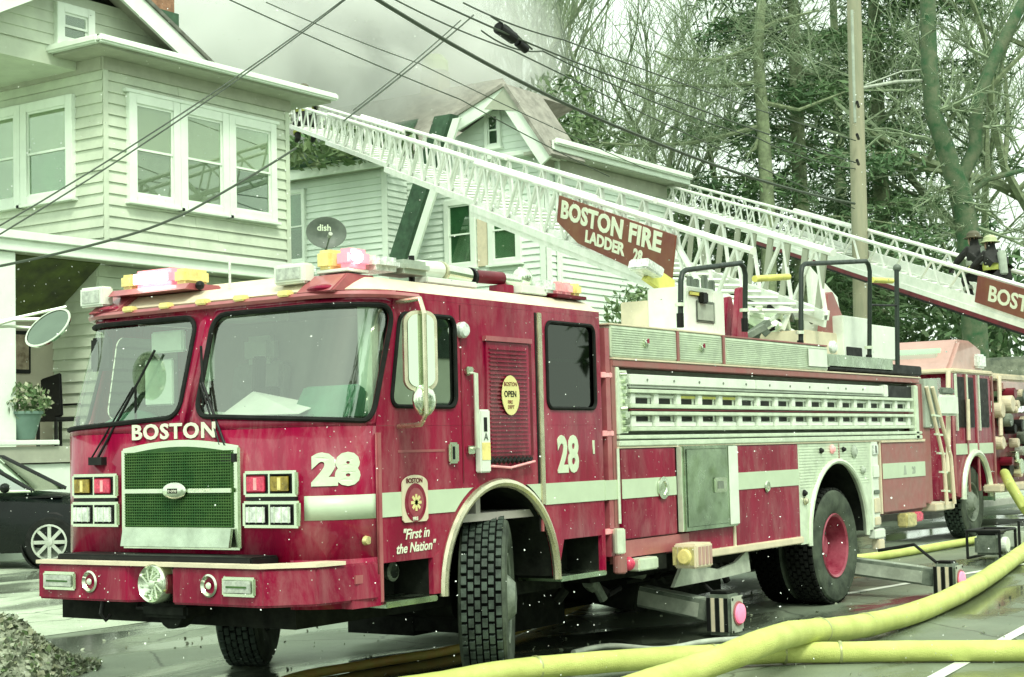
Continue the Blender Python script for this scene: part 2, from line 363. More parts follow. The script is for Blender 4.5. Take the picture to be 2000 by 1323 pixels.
def text(name, body, size, m, par, origin, xdir, ydir, ext=.003, bold=.0, spacing=1, sx=1, align='LEFT', shear=0):
    cu = bpy.data.curves.new(name, 'FONT'); cu.body = body; cu.size = size; cu.extrude = ext / 1; cu.offset = bold; cu.space_character = spacing; cu.align_x = align; cu.shear = shear
    cu.resolution_u = 3
    o = bpy.data.objects.new(name, cu); COL.objects.link(o)
    me = bpy.data.meshes.new_from_object(o.evaluated_get(bpy.context.evaluated_depsgraph_get()))
    bpy.data.objects.remove(o); 
    X = V(xdir).normalized() ; Y = V(ydir).normalized(); Z = X.cross(Y).normalized()
    T = Matrix(((X.x * sx, Y.x, Z.x, origin[0]), (X.y * sx, Y.y, Z.y, origin[1]), (X.z * sx, Y.z, Z.z, origin[2]), (0, 0, 0, 1)))
    if par is not None: T = absM(par).inverted() @ T
    me.transform(T); me.materials.clear(); me.materials.append(M[m])
    ob = bpy.data.objects.new(name, me); COL.objects.link(ob); ob.parent = par
    return ob
def copy_tree(o, parent=None, label=None):
    c = o.copy(); COL.objects.link(c)
    if parent is not None: c.parent = parent
    if label: c['label'] = label
    for ch in list(o.children): copy_tree(ch, c)
    return c
# ---------------- ground ----------------
def sheet(name, m, P, nx=1, ny=1, label=None):
    b = MB(); b.add(P, [tuple(range(len(P)))]); o = b.build(name, m); o['kind'] = 'structure'
    if label: o['label'] = label
    return o
sheet('ground', 'soil', [(-300, -300, -.03), (600, -300, -.03), (600, 400, -.03), (-300, 400, -.03)])
sheet('road', 'road', [(-60, -12, 0), (120, -12, 0), (120, 5.3, 0), (-60, 5.3, 0)])
b = MB(); b.add([(-60, 5.3, .004), (1.8, 5.3, .004), (1.8, 9, .14), (-60, 9, .14), (1.8, 60, .25), (-60, 60, .25)], [(0, 1, 2, 3), (3, 2, 4, 5)])
props(b.build('driveway', 'pavement'), kind='structure')
b = MB().box(1.82, 100, 5.3, 5.48, -.02, .13); props(b.build('kerb', 'kerb', bev=.02), kind='structure')
b = MB().box(1.82, 100, 5.49, 8.2, -.02, .125); props(b.build('pavement', 'pavement'), kind='structure')
b = MB().box(1.82, 200, 8.21, 140, -.02, .14); props(b.build('lawn', 'grass'), kind='structure')
def stripe_line(p, q, wd, label):
    p, q = V(p), V(q); d = (q - p).normalized(); n = V((-d.y, d.x, 0)) * wd / 2
    b = MB(); b.add([p - n, q - n, q + n, p + n], [(0, 1, 2, 3)]); o = b.build('lane_line', 'line_paint'); o['kind'] = 'structure'; o['label'] = label
a1_, b1_ = UG(1795, 1340, .005), UG(2120, 1163, .005)
stripe_line(a1_, b1_, .10, 'white painted line under the yellow hoses')
stripe_line(UG(1560, 1175, .005), UG(2050, 1093, .005), .10, 'white painted line beyond the outrigger pad')

# ---------------- house 1 ----------------
Y1 = 13.0
xc = UY(203, 300, Y1).x; xr = UY(563, 350, Y1).x
zf1 = UY(400, 500, 12.55).z; zf0 = UY(400, 531, 12.55).z      # porch fascia
zea = UY(203, 112, Y1).z                                        # underside of the eave
h1 = root('sided_house', (xc, Y1, 0), 'cream clapboard house with a triple window over its porch, left of the fire engine', 'house')
def face_map(kind, base):
    if kind == 'S': return lambda u, z, d: (u, base - d, z)
    return lambda u, z, d: (base - d, u, z)
def fbox(mp, u0, u1, z0, z1, d0, d1, B=None):
    B = B or MB(); P = [mp(u, z, d) for d in (d0, d1) for (u, z) in ((u0, z0), (u1, z0), (u1, z1), (u0, z1))]
    return B.add(P, [(0, 1, 2, 3), (7, 6, 5, 4), (0, 4, 5, 1), (1, 5, 6, 2), (2, 6, 7, 3), (3, 7, 4, 0)])
def boards(mp, par, u0, u1, z0, z1, h, m, rough=.034, joints=False):
    n = int(round((z1 - z0) / h)); h = (z1 - z0) / n
    def one(a, b, z):
        P = [mp(u, z + q, d) for u in (a, b) for (q, d) in ((0, 0), (0, rough), (h, .004), (h, 0))]
        return MB().add(P, [(0, 1, 2, 3), (7, 6, 5, 4), (0, 4, 5, 1), (1, 5, 6, 2), (2, 6, 7, 3), (3, 7, 4, 0)]).build('siding_board', m, par)
    if joints and abs(u1 - u0) > 2.5:
        rj = random.Random(int(u0 * 100) + n)
        for i in range(n):
            k = u0 + (u1 - u0) * rj.uniform(.2, .8); dz = rj.uniform(-.003, .003)
            one(u0, k - .003, z0 + h * i + dz); one(k + .003, u1, z0 + h * i - dz)
        return
    first = one(u0, u1, z0)
    for i in range(1, n):
        c = first.copy(); c.location = first.location + V((0, 0, h * i)); c.parent = par; COL.objects.link(c)
def window(mp, par, u0, u1, z0, z1, cas=.10, mid=.5, blind='blind', blind_to=.45, low='curtain_grey', fm='trim', glassm='house_glass', sill=True, d=.10):
    B = MB(); c = cas
    fbox(mp, u0, u0 + c, z0, z1, -.02, d, B); fbox(mp, u1 - c, u1, z0, z1, -.02, d, B)
    fbox(mp, u0 + c, u1 - c, z1 - c, z1, -.02, d, B); fbox(mp, u0 + c, u1 - c, z0, z0 + c * .8, -.02, d, B)
    wn = B.build('window', fm, par, bev=.006)
    a0, a1, b0, b1 = u0 + c, u1 - c, z0 + c * .8, z1 - c; zm = b0 + (b1 - b0) * mid
    s = .035
    for (p, q, dd, nm) in ((zm - .02, b1, .075, 'upper_sash'), (b0, zm + .02, .060, 'lower_sash')):
        B = MB(); fbox(mp, a0, a0 + s, p, q, .042, dd, B); fbox(mp, a1 - s, a1, p, q, .042, dd, B); fbox(mp, a0 + s, a1 - s, q - s, q, .042, dd, B); fbox(mp, a0 + s, a1 - s, p, p + s, .042, dd, B)
        B.build(nm, fm, wn)
        fbox(mp, a0 + s, a1 - s, p + s, q - s, dd - .012, dd - .008).build('pane', glassm, wn)
    zb = b0 + (b1 - b0) * blind_to
    fbox(mp, a0 + s, a1 - s, zb, b1 - s, .0365, .0385).build('blind', blind, wn)
    fbox(mp, a0 + s, a1 - s, b0 + s, zb, .0365, .0385).build('curtain', low, wn)
    if sill: fbox(mp, u0 - .04, u1 + .04, z0 - .05, z0 - .003, -.02, d + .05).build('sill', fm, wn, bev=.006)
    return wn
mS = face_map('S', Y1); mW = face_map('W', xc)
# walls: core volume and boards
box('wall', 'siding1', h1, xc + .02, xr, Y1 + .02, Y1 + 10, .1, zea + .1)
boards(mS, h1, xc - .0, xr, zf1, zea, .175, 'siding1', joints=True)
boards(mW, h1, Y1 - .0, Y1 + 9, zf1, zea, .175, 'siding1', joints=True)
for (p, q) in (((xc - .028, Y1 - .028), (xc + .07, Y1 - .001)),): fbox(mS, xc - .036, xc + .06, zf1, zea, .030, .040).build('corner_board', 'siding1', h1)
fbox(mS, xr - .09, xr + .01, zf0, zea, .024, .036).build('corner_board', 'siding1', h1)
x190 = UY(192, 700, Y1).x
boards(mS, h1, x190, xr, .6, zf0, .175, 'siding1', joints=True)
Yb = Y1 + 1.0
boards(face_map('W', x190), h1, Y1, Yb, .6, zf0, .175, 'siding1')
# triple window
def XS(px, py=300): return UY(px, py, Y1).x
zt = UY(250, 181, Y1 - .05).z; zb_ = UY(250, 392, Y1 - .05).z
g = [(245, 345), (345, 440), (440, 533)]
for i, (p, q) in enumerate(g):
    window(mS, h1, XS(p) + .002, XS(q) - .002, zb_, zt, cas=.15, mid=.5, blind_to=(.47, .50, .47)[i], low=('curtain_grey', 'curtain_grey', 'room_dark')[i])
fbox(mS, XS(245) - .07, XS(533) + .07, zt + .003, zt + .06, -.02, .11).build('window_head', 'trim', h1, bev=.006)
def YW(px, py, X=None): return UX(px, py, xc if X is None else X).y
ztw = UX(150, 183, xc - .05).z; zbw = UX(150, 385, xc - .05).z
ua, ub, uc = YW(150, 290), YW(48, 290), YW(-55, 290)
window(mW, h1, ua + .002, ub - .002, zbw, ztw, cas=.15, blind_to=.5, low='curtain_green')
window(mW, h1, ub + .002, uc - .002, zbw, ztw, cas=.15, blind_to=.5, low='curtain_grey')
# eave: soffit, fascia, gutter, low roof
ov = .55; zt_f = UX(203, 68, xc - ov).z
x0e, x1e, y0e, y1e = xc - ov, xr + ov + .1, Y1 - ov, Y1 + 10.5
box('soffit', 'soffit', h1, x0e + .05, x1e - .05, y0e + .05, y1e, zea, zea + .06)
fz0 = zea + .04
box('fascia', 'trim', h1, x0e, x1e, y0e, y0e + .045, fz0, zt_f, bev=.01)
box('fascia', 'trim', h1, x0e, x0e + .045, y0e + .047, y1e, fz0, zt_f, bev=.01)
box('fascia', 'trim', h1, x1e - .045, x1e, y0e + .047, y1e, fz0, zt_f, bev=.01)
MB().box(x0e - .07, x1e + .02, y0e - .09, y0e - .002, zt_f - .10, zt_f + .02).build('gutter', 'trim', h1, bev=.03)
MB().box(x0e - .09, x0e - .002, y0e - .0, y1e, zt_f - .10, zt_f + .02).build('gutter', 'trim', h1, bev=.03)
box('frieze_board', 'soffit', h1, xc - .04, xr + .04, Y1 - .05, Y1 - .002, zea - .20, zea - .002)
box('frieze_board', 'soffit', h1, xc - .05, xc - .002, Y1 - .0, Y1 + 9, zea - .20, zea - .002)
rz = zt_f + .03
B = MB(); B.add([(x0e, y0e, rz), (x1e, y0e, rz), (x1e, y1e, rz), (x0e, y1e, rz), (xc + 1.2, Y1 + 1.6, rz + .5), (xr - 1.2, Y1 + 1.6, rz + .5), (xr - 1.2, Y1 + 9, rz + .5), (xc + 1.2, Y1 + 9, rz + .5)],
      [(0, 1, 5, 4), (1, 2, 6, 5), (2, 3, 7, 6), (3, 0, 4, 7), (4, 5, 6, 7), (0, 3, 2, 1)]); B.build('low_roof', 'roof_dark', h1)
# attic gable facing the street
Yg = Y1 + .55
pk = UY(150, -70, Yg); rb = UY(352, 108, Yg); lb = V((2 * pk.x - rb.x, Yg, rb.z))
mg = face_map('S', Yg)
B = MB(); B.prism([(lb.x + .3, rz - .3), (rb.x - .3, rz - .3), (pk.x, pk.z - .35)], 'y', Yg + .01, Yg + 8); B.build('gable_wall', 'siding1', h1)
n = 16
for i in range(n):
    z = rz + i * .175
    if z > pk.z - .6: break
    t = (z - rb.z) / (pk.z - rb.z); hw = (rb.x - pk.x) * (1 - t) - .15
    if hw < .2: continue
    P = [mg(u, z + zz, d) for u in (pk.x - hw, pk.x + hw) for (zz, d) in ((0, 0), (0, .022), (.175, .004), (.175, 0))]
    MB().add(P, [(0, 1, 2, 3), (7, 6, 5, 4), (0, 4, 5, 1), (1, 5, 6, 2), (2, 6, 7, 3), (3, 7, 4, 0)]).build('siding_board', 'siding1', h1)
g0, g1 = UY(104, 50, Yg).x, UY(178, 50, Yg).x
window(mg, h1, g0, g1, UY(140, 95, Yg).z, UY(140, 14, Yg).z, cas=.14, blind_to=.8, low='room_dark', blind='room_dark')
for sgn, e in ((1, rb), (-1, lb)):
    e2 = V((e.x + sgn * .35, 0, e.z - .25)); p2 = V((pk.x, 0, pk.z + .06))
    dv = (e2 - p2); nn = V((dv.z, 0, -dv.x)).normalized() * -1
    if nn.z > 0: nn = -nn
    def q(off): return [(p2.x + nn.x * off, p2.z + nn.z * off), (e2.x + nn.x * off, e2.z + nn.z * off)]
    a_, b2_ = q(0), q(.30)
    MB().prism([a_[0], a_[1], b2_[1], b2_[0]], 'y', Yg - .48, Yg - .42).build('rake_board', 'trim', h1)
    c_ = q(.05); d_ = q(.11)
    MB().prism([c_[0], c_[1], d_[1], d_[0]], 'y', Yg - .415, Yg + .03).build('rake_soffit', 'soffit', h1)
    e_, f_ = q(-.002), q(-.06)
    MB().prism([e_[0], e_[1], f_[1], f_[0]], 'y', Yg - .52, Yg + 8).build('roof', 'roof_dark', h1)
ch = UD(297, 30, 34); box('chimney', 'brick_red', h1, ch.x - .3, ch.x + .35, ch.y - .3, ch.y + .3, ch.z - 3, ch.z + 1.2)
box('chimney_flashing', 'moss_green', h1, ch.x - .36, ch.x + .42, ch.y - .36, ch.y + .36, ch.z - 3, ch.z + .05)
# porch
xpl = UY(-60, 500, 12.55).x
box('porch_fascia', 'trim', h1, xpl, xr + .03, 12.50, 12.56, zf0, zf1, bev=.008)
box('porch_fascia', 'trim', h1, xpl, xr + .05, 12.44, 12.498, zf1 - .09, zf1 + .03, bev=.008)
box('porch_roof', 'roof_dark', h1, xpl, xr, 12.57, Y1 - .002, zf1 - .06, zf1 + .0)
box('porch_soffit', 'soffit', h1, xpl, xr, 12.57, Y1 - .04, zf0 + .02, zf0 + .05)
xcol0, xcol1 = UY(-12, 700, 12.7).x, UY(21, 700, 12.7).x
box('porch_column', 'trim', h1, xcol0, xcol1, 12.58, 12.58 + .3, 1.2, zf0, bev=.012)
zc2 = UY(60, 642, Yb - .02).z
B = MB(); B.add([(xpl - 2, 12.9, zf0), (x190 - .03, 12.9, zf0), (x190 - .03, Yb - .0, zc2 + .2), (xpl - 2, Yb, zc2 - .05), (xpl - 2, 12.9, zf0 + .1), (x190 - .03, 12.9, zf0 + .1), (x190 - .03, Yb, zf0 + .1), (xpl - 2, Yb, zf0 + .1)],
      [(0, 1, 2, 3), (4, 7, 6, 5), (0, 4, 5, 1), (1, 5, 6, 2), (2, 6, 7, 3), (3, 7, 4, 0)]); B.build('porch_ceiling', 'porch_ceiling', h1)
box('porch_back_wall', 'stucco', h1, xpl - 2, x190, Yb, Yb + .1, .3, zf0)
zpf = UY(60, 870, 12.6).z
box('porch_floor', 'soffit', h1, xpl, x190, 12.45, Yb, zpf - .25, zpf - .02)
box('porch_skirt', 'trim', h1, xpl, xr, 12.5, 12.56, .1, zpf - .27)
box('porch_rail', 'trim', h1, xpl, UY(108, 870, 12.5).x, 12.40, 12.47, zpf + .0, zpf + .07, bev=.01)
pc0, pc1 = UY(20, 645, Yb - .05), UY(62, 730, Yb - .05)
pf = root('wall_picture', (pc0.x, Yb - .03, pc1.z), 'dark framed picture hanging on the porch back wall', 'picture')
box('frame', 'black', pf, pc0.x, pc1.x, Yb - .04, Yb - .004, pc1.z, pc0.z, bev=.01)
box('canvas', 'picture', pf, pc0.x + .05, pc1.x - .05, Yb - .046, Yb - .041, pc1.z + .06, pc0.z - .06)
# porch chair
cb = UY(104, 858, 13.4); chx = cb.x
pch = root('porch_chair', (chx, 13.4, zpf - .02), 'black high backed chair on the porch beside the flower pot', 'chair')
z0 = zpf - .02
MB().bar((chx + .08, 13.5, z0 + .42), (chx + .15, 13.62, z0 + 1.08), .46, .05, up=V((1, 0, 0))).build('backrest', 'black', pch, bev=.02)
box('seat', 'black', pch, chx - .22, chx + .26, 13.08, 13.52, z0 + .38, z0 + .44, bev=.015)
for sx in (-.2, .22):
    for sy in (13.1, 13.5): box('leg', 'black', pch, chx + sx - .02, chx + sx + .02, sy - .02, sy + .02, z0, z0 + .38)
    box('armrest', 'black', pch, chx + sx - .025, chx + sx + .025, 13.06, 13.5, z0 + .62, z0 + .65)
def foliage(n, fn, size, m, name, par=None, flat=.35, **k):
    b = MB(); P = []; F = []
    for i in range(n):
        p = fn(); s = size * random.uniform(.5, 1.3)
        a = V((random.gauss(0, 1), random.gauss(0, 1), random.gauss(0, 1))).normalized(); c = a.cross(V((random.gauss(0, 1), random.gauss(0, 1), random.gauss(0, 1)))).normalized()
        q = len(P); P += [p - a * s, p + c * s * flat, p + a * s, p - c * s * flat]; F.append((q, q + 1, q + 2, q + 3))
    me = bpy.data.meshes.new(name); inv = absM(par).inverted() if par is not None else Matrix.Identity(4)
    me.from_pydata([tuple(inv @ p) for p in P], [], F); me.materials.append(M[m])
    o = bpy.data.objects.new(name, me); COL.objects.link(o); o.parent = par
    for kk, vv in k.items(): o[kk] = vv
    return o
def blob(c, sx, sy, sz):
    def f():
        while True:
            p = V((random.uniform(-1, 1), random.uniform(-1, 1), random.uniform(-1, 1)))
            if p.length < 1: return V((c[0] + p.x * sx, c[1] + p.y * sy, c[2] + p.z * sz))
    return f
pp = UY(48, 862, 12.65)
pot = root('potted_plant', (pp.x, 12.65, zpf), 'flowering plant in a teal pot on the porch rail', 'potted plant')
MB().lathe((pp.x, 12.65, zpf + .08), (0, 0, 1), [(0, 0), (.14, 0), (.24, .36), (.26, .36), (.26, .40), (.21, .40), (.0, .37)], 16).build('pot', 'plant_pot', pot, smooth=True)
foliage(420, blob((pp.x, 12.65, zpf + .62), .42, .3, .26), .06, 'leaf', 'foliage', pot)
foliage(120, blob((pp.x, 12.6, zpf + .66), .42, .3, .26), .035, 'leaf_pale', 'blossom', pot, flat=.8)

# ---------------- house 2 ----------------
X2 = UY(1062, 300, 13).x
h2 = root('pale_gabled_house', (X2, 13, 0), 'pale green-white clapboard house with a steep gable, behind the ladder', 'house')
mS2 = face_map('S', 13.0); mW2 = face_map('W', X2)
def ux2(px, py, X=None): p = UX(px, py, X2 if X is None else X); return p.y, p.z
ya = 13.0; yb2 = ux2(800, 400)[0]
zeS = UY(1062, 303, 13).z; xr2 = UY(1300, 400, 13).x
box('wall', 'siding2', h2, X2 + .02, xr2, 13.02, 22, .1, zeS)
boards(mW2, h2, 13, yb2 + 1.5, 2.6, zeS - .05, .15, 'siding2')
boards(mS2, h2, X2, xr2, 2.6, zeS - .25, .15, 'siding2')
fbox(mW2, 13.0, 13.14, 2.6, zeS, .024, .04).build('corner_board', 'trim', h2)
fbox(mS2, X2 - .04, X2 + .16, 2.6, zeS, .024, .04).build('corner_board', 'trim', h2)
fbox(mS2, X2 + .35, X2 + .47, 2.6, zeS - .1, .03, .13).build('downspout', 'trim', h2, bev=.02)
fbox(mS2, X2 - .35, xr2 + .4, zeS - .02, zeS + .05, -.3, .45).build('soffit', 'soffit', h2)
fbox(mS2, X2 - .38, xr2 + .4, zeS + .0, zeS + .22, .452, .50).build('fascia', 'trim', h2, bev=.01)
fbox(mS2, X2 - .38, xr2 + .4, zeS + .12, zeS + .26, .502, .60).build('gutter', 'trim', h2, bev=.03)
fbox(mS2, X2 - .05, xr2, zeS - .35, zeS - .03, .024, .05).build('frieze_board', 'soffit', h2)
B = MB(); B.add([(X2 - .3, 12.45, zeS + .2), (xr2 + .4, 12.45, zeS + .2), (xr2 - .6, 14.2, zeS + .62), (X2 + .3, 14.2, zeS + .62)], [(0, 1, 2, 3)]); B.build('roof', 'roof_brown', h2, solid=.08)
# dormer gable on the end wall
pky, pkz = ux2(993, 172, X2 - .3); rfy, rfz = ux2(1074, 290, X2 - .3); lfy, lfz = ux2(868, 250, X2 - .3)
steep_y, steep_z = ux2(765, 512, X2 - .3)
gw = [(13.02, zeS - .1), (rfy + .25, zeS + .02), (pky, pkz - .08), (lfy - .05, lfz - .2), (lfy + .3, zeS - .6), (lfy + .3, zeS - 1.2), (13.02, zeS - 1.2)]
MB().prism([(pky + .55, pkz - .42), (pky - .42, pkz - .60), (pky, pkz - .02)], 'x', X2 - .462, X2 - .457).build('gable_peak_board', 'soffit', h2)
MB().prism(gw, 'x', X2 + .006, X2 + .85).build('gable_wall', 'siding2', h2)
def gable_halfwidths(z):
    # y limits of the gable wall at height z
    def lerp(y0, z0, y1, z1): return y0 + (y1 - y0) * (z - z0) / (z1 - z0)
    return lerp(rfy + .25, zeS + .02, pky, pkz - .35), lerp(pky, pkz - .35, lfy - .05, lfz - .2)
z = zeS - .05
while z < pkz - .6:
    y0, y1 = gable_halfwidths(z + .1); y0 = max(y0, 13.02)
    if z < lfz - .2: y1 = lfy + .1
    if y1 - y0 > .15:
        P = [mW2(u, z + zz, d) for u in (y0, y1) for (zz, d) in ((0, 0), (0, .022), (.15, .004), (.15, 0))]
        MB().add(P, [(0, 1, 2, 3), (7, 6, 5, 4), (0, 4, 5, 1), (1, 5, 6, 2), (2, 6, 7, 3), (3, 7, 4, 0)]).build('siding_board', 'siding2', h2)
    z += .15
def rake(p, q, wd, d0, d1, m, nm):
    p, q = V((p[0], p[1])), V((q[0], q[1])); n = V((-(q - p).y, (q - p).x)).normalized()
    if n.y > 0: n = -n
    a, b_ = p + n * wd[0], q + n * wd[0]; c, d = q + n * wd[1], p + n * wd[1]
    MB().prism([tuple(a), tuple(b_), tuple(c), tuple(d)], 'x', X2 - d0, X2 - d1).build(nm, m, h2)
rake((pky, pkz), (rfy - .1, rfz - .2), (0, .30), .45, .38, 'trim', 'rake_board')
rake((pky, pkz), (rfy - .1, rfz - .2), (.02, .09), .378, -.02, 'soffit', 'rake_soffit')
rake((pky, pkz), (rfy - .1, rfz - .2), (-.08, -.002), .50, -.9, 'roof_brown', 'roof')
rake((pky, pkz), (lfy, lfz), (0, .30), .454, .384, 'trim', 'rake_board')
rake((pky, pkz), (lfy, lfz), (.02, .09), .381, -.023, 'soffit', 'rake_soffit')
rake((pky, pkz), (lfy, lfz), (-.08, -.002), .505, -2.5, 'roof_brown', 'roof')
def strip(px0, py0, px1, py1, w_, m, nm, X=.34, t=.06):
    y0, z0 = ux2(px0, py0, X2 - X); y1, z1 = ux2(px1, py1, X2 - X); w0 = w_
    MB().prism([(y0, z0), (y1, z1), (y1 - w0, z1), (y0 - w0, z0)], 'x', X2 - X, X2 - X + t).build(nm, m, h2)
strip(848, 228, 756, 515, .46, 'moss_green', 'steep_roof_edge', .92, .30)
strip(884, 232, 792, 520, .20, 'trim', 'steep_rake_board', 1.0, .07)
# cornice returning across the gable base
fbox(mW2, 12.6, yb2 * .4 + 13 * .6, zeS + .0, zeS + .12, -.01, .30).build('cornice', 'trim', h2, bev=.02)
# main roof behind, ridge running back from the gable
rx = X2 + 2.8; pr = UX(985, 160, rx); pl = UX(560, 235, rx)
B = MB(); B.add([(X2 + .4, pky - .3, pkz - .9), (rx, pr.y, pr.z), (rx, pl.y, pl.z), (X2 + .4, pl.y, zeS + .4)], [(0, 1, 2, 3)]); B.build('main_roof', 'roof_brown', h2, solid=.1)
B = MB(); B.add([(rx, pr.y, pr.z), (rx + 6, pr.y + 1.6, zeS), (rx + 6, pl.y, zeS), (rx, pl.y, pl.z)], [(0, 1, 2, 3)]); B.build('main_roof', 'roof_brown', h2, solid=.1)
v0 = UX(850, 160, rx)
vn = box('roof_vent', 'stucco', h2, v0.x - .25, v0.x + .25, v0.y - .28, v0.y + .28, v0.z - .6, v0.z + .25)
MB().lathe((v0.x, v0.y, v0.z + .25), (0, 0, 1), [(.34, 0), (.34, .25), (.2, .42), (0, .46)], 12).build('vent_cap', 'vent_green', vn)
gy0, gz0 = ux2(982, 287); gy1, gz1 = ux2(949, 222)
window(mW2, h2, gy0, gy1, gz0, gz1, cas=.08, blind='room_dark', low='room_dark', blind_to=.5)
for (a_, b_) in (((1022, 520), (955, 384)), ((934, 520), (870, 384))):
    y0, z0 = ux2(*a_); y1, z1 = ux2(*b_); z0 = ux2(950, 520)[1]; z1 = ux2(950, 384)[1]
    window(mW2, h2, y0, y1, z0, z1, cas=.13, blind='curtain_green', low='curtain_green', fm='trim')
y0, y1 = ux2(955, 450)[0], ux2(934, 450)[0]
fbox(mW2, y0 + .01, y1 - .01, ux2(950, 520)[1], ux2(950, 384)[1], -.01, .06).build('window_mullion', 'cream', h2)
# left wing
XW = X2 - .75; mW3 = face_map('W', XW)
wy0 = UX(756, 400, XW).y; wy1 = UX(520, 400, XW).y; wz = UX(756, 322, XW).z
box('wing_wall', 'siding2', h2, XW + .02, X2 + 3, wy0 + .02, wy1 + 3, .1, wz)
boards(mW3, h2, wy0, wy1 + 2, 2.6, wz - .12, .15, 'siding2')
boards(face_map('S', wy0), h2, XW, X2, 2.6, wz - .12, .15, 'siding2')
fbox(mW3, wy0 - .03, wy0 + .13, 2.6, wz, .024, .04).build('corner_board', 'trim', h2)
fbox(mW3, wy0 - .3, wy1 + 2, wz - .10, wz + .14, .30, .36).build('fascia', 'trim', h2)
fbox(mW3, wy0 - .3, wy1 + 2, wz - .08, wz - .02, -.02, .298).build('soffit', 'soffit', h2)
B = MB(); B.add([(XW - .4, wy0 - .3, wz + .14), (XW - .4, wy1 + 2, wz + .14), (XW + 2.4, wy1 + 2, wz + 1.5), (XW + 2.4, wy0 + .8, wz + 1.5)], [(0, 1, 2, 3)]); B.build('wing_roof', 'moss_green', h2, solid=.08)
y0, z0 = UX(601, 512, XW).y, UX(601, 512, XW).z; y1, z1 = UX(545, 372, XW).y, UX(580, 372, XW).z
window(mW3, h2, y0, y1, z0, z1, cas=.08, blind='curtain_green', low='moss_green')

# bushy growth on the low roof behind the ladder tip
q = UD(665, 280, 37)
props(foliage(900, blob((q.x, q.y, q.z - .1), 1.2, 2.2, .45), .16, 'leaf', 'climbing_vine'), 'dark green vine spreading over the low roof under the ladder tip', 'vine')

# ---------------- satellite dish ----------------
dc = UD(637, 455, 27); db = UD(620, 560, 27)
dish = root('satellite_dish', (db.x, db.y, db.z), 'grey oval satellite dish on a bent pole between the two houses', 'satellite dish')
nrm = (CAM - dc).normalized() + V((.25, 0, .15)); nrm.normalize()
B = MB(); B.lathe(dc, nrm, [(0, -.06), (.12, -.055), (.22, -.03), (.33, .02), (.345, .02), (.23, -.045), (.12, -.075), (0, -.08)], 28)
for i, p in enumerate(B.v):
    d = p - dc; B.v[i] = V((p.x, p.y, dc.z + d.z * .78))
B.build('reflector', 'dish_grey', dish, smooth=True)
MB().tube([db + V((0, 0, -2.5)), db, dc + V((.05, .05, -.32)), dc - nrm * .08], .022).build('mast', 'frame_grey', dish)
MB().tube([dc + V((0, 0, -.26)), dc + nrm * .30 + V((0, 0, -.1))], .014).build('feed_arm', 'frame_grey', dish)
MB().cyl(dc + nrm * .27 + V((0, 0, -.1)), dc + nrm * .36 + V((0, 0, -.07)), .035).build('feed_horn', 'beam_light', dish)
rt = nrm.cross(V((0, 0, 1))).normalized() * -1
text('lettering', 'dish', .15, 'letter_green', dish, dc - rt * .16 + nrm * .03 + V((0, 0, .03)), rt, V((0, 0, 1)), .002, .003)

# ---------------- utility pole and wires ----------------
pb = UY(1685, 700, 6.4); pt = UY(1666, -80, 6.4); dirp = (pt - pb).normalized(); p0 = pb - dirp * (pb.z / dirp.z)
pole = root('utility_pole', (p0.x, p0.y, 0.12), 'weathered wooden utility pole behind the fire engine', 'utility pole')
MB().cyl(p0, p0 + dirp * 14, .185, .13, 16).build('pole', 'pole_wood', pole, smooth=True)
arm0 = UY(1684, 172, 6.4); arm1 = UY(1815, 157, 6.2)
MB().tube([arm0, (arm0 + arm1) / 2 + V((0, 0, .05)), arm1], .035).build('bracket_arm', 'beam_light', pole)
MB().tube([UY(1690, 166, 6.4), UY(1760, 140, 6.3), UY(1815, 135, 6.2)], .015).build('guy_rod', 'beam_light', pole)
for (a_, b_) in ((205, 212), (268, 282), (318, 326)):
    c = UY(1674, a_, 6.22); MB().cyl(c + V((-.25, -.1, 0)), c + V((.2, .05, 0)), .03).build('cable_clamp', 'black', pole)
MB().tube([UY(1664, 20, 6.2), UY(1667, 140, 6.2), UY(1670, 240, 6.2)], .03).build('conduit', 'grey_green', pole)
def wire(pts, r, label, grp='overhead wires', sag=.12, name='overhead_wire'):
    P = []
    for i in range(len(pts) - 1):
        for k in range(10 if True else 1):
            t = k / 10; p = pts[i].lerp(pts[i + 1], t); p.z -= sag * 4 * t * (1 - t); P.append(p)
    P.append(pts[-1]); b = MB().tube(P, r, 5); o = b.build(name, 'wire'); props(o, label, 'wire', grp); return o
def WP(px, py, y): return UY(px, py, y)
wire([WP(690, -30, 6.2), WP(1240, 262, 6.3), WP(1669, 398, 6.3)], .028, 'thickest dark cable slanting down to the utility pole')
wire([WP(800, -20, 6.2), WP(1240, 165, 6.3), WP(1671, 318, 6.3)], .014, 'thin cable above the thickest cable on the pole', sag=.05)
wire([WP(905, 6, 6.2), WP(1100, 78, 6.3), WP(1671, 275, 6.3)], .012, 'uppermost cable reaching the pole from the left', sag=.05)
wire([WP(735, -20, 6.1), WP(1000, 98, 6.2), WP(1669, 408, 6.35)], .011, 'slim cable hugging the thickest cable below it', sag=.05)
wire([WP(690, -15, 8), WP(0, 441, 8)], .010, 'upper of two wires crossing the triple window', 'wires across the left house', sag=.1)
wire([WP(700, -20, 8), WP(0, 458, 8)], .010, 'lower of two wires crossing the triple window', 'wires across the left house', sag=.1)
wire([WP(578, 290, 11), WP(368, 414, 11), WP(250, 460, 11.2), WP(-10, 522, 11.6)], .020, 'thick drooping cable across the porch fascia', 'wires across the left house', sag=.02)
wire([WP(900, 40, 9), WP(690, 216, 9)], .010, 'upper of two short wires over the smoke', 'wires over the smoke', sag=.03)
wire([WP(925, 30, 9), WP(672, 236, 9)], .013, 'lower of two short wires over the smoke', 'wires over the smoke', sag=.03)
wire([WP(440, -4, 9), WP(900, 195, 9), WP(1190, 345, 9)], .010, 'long thin wire from the smoke to the gable', 'wires over the smoke', sag=.03)
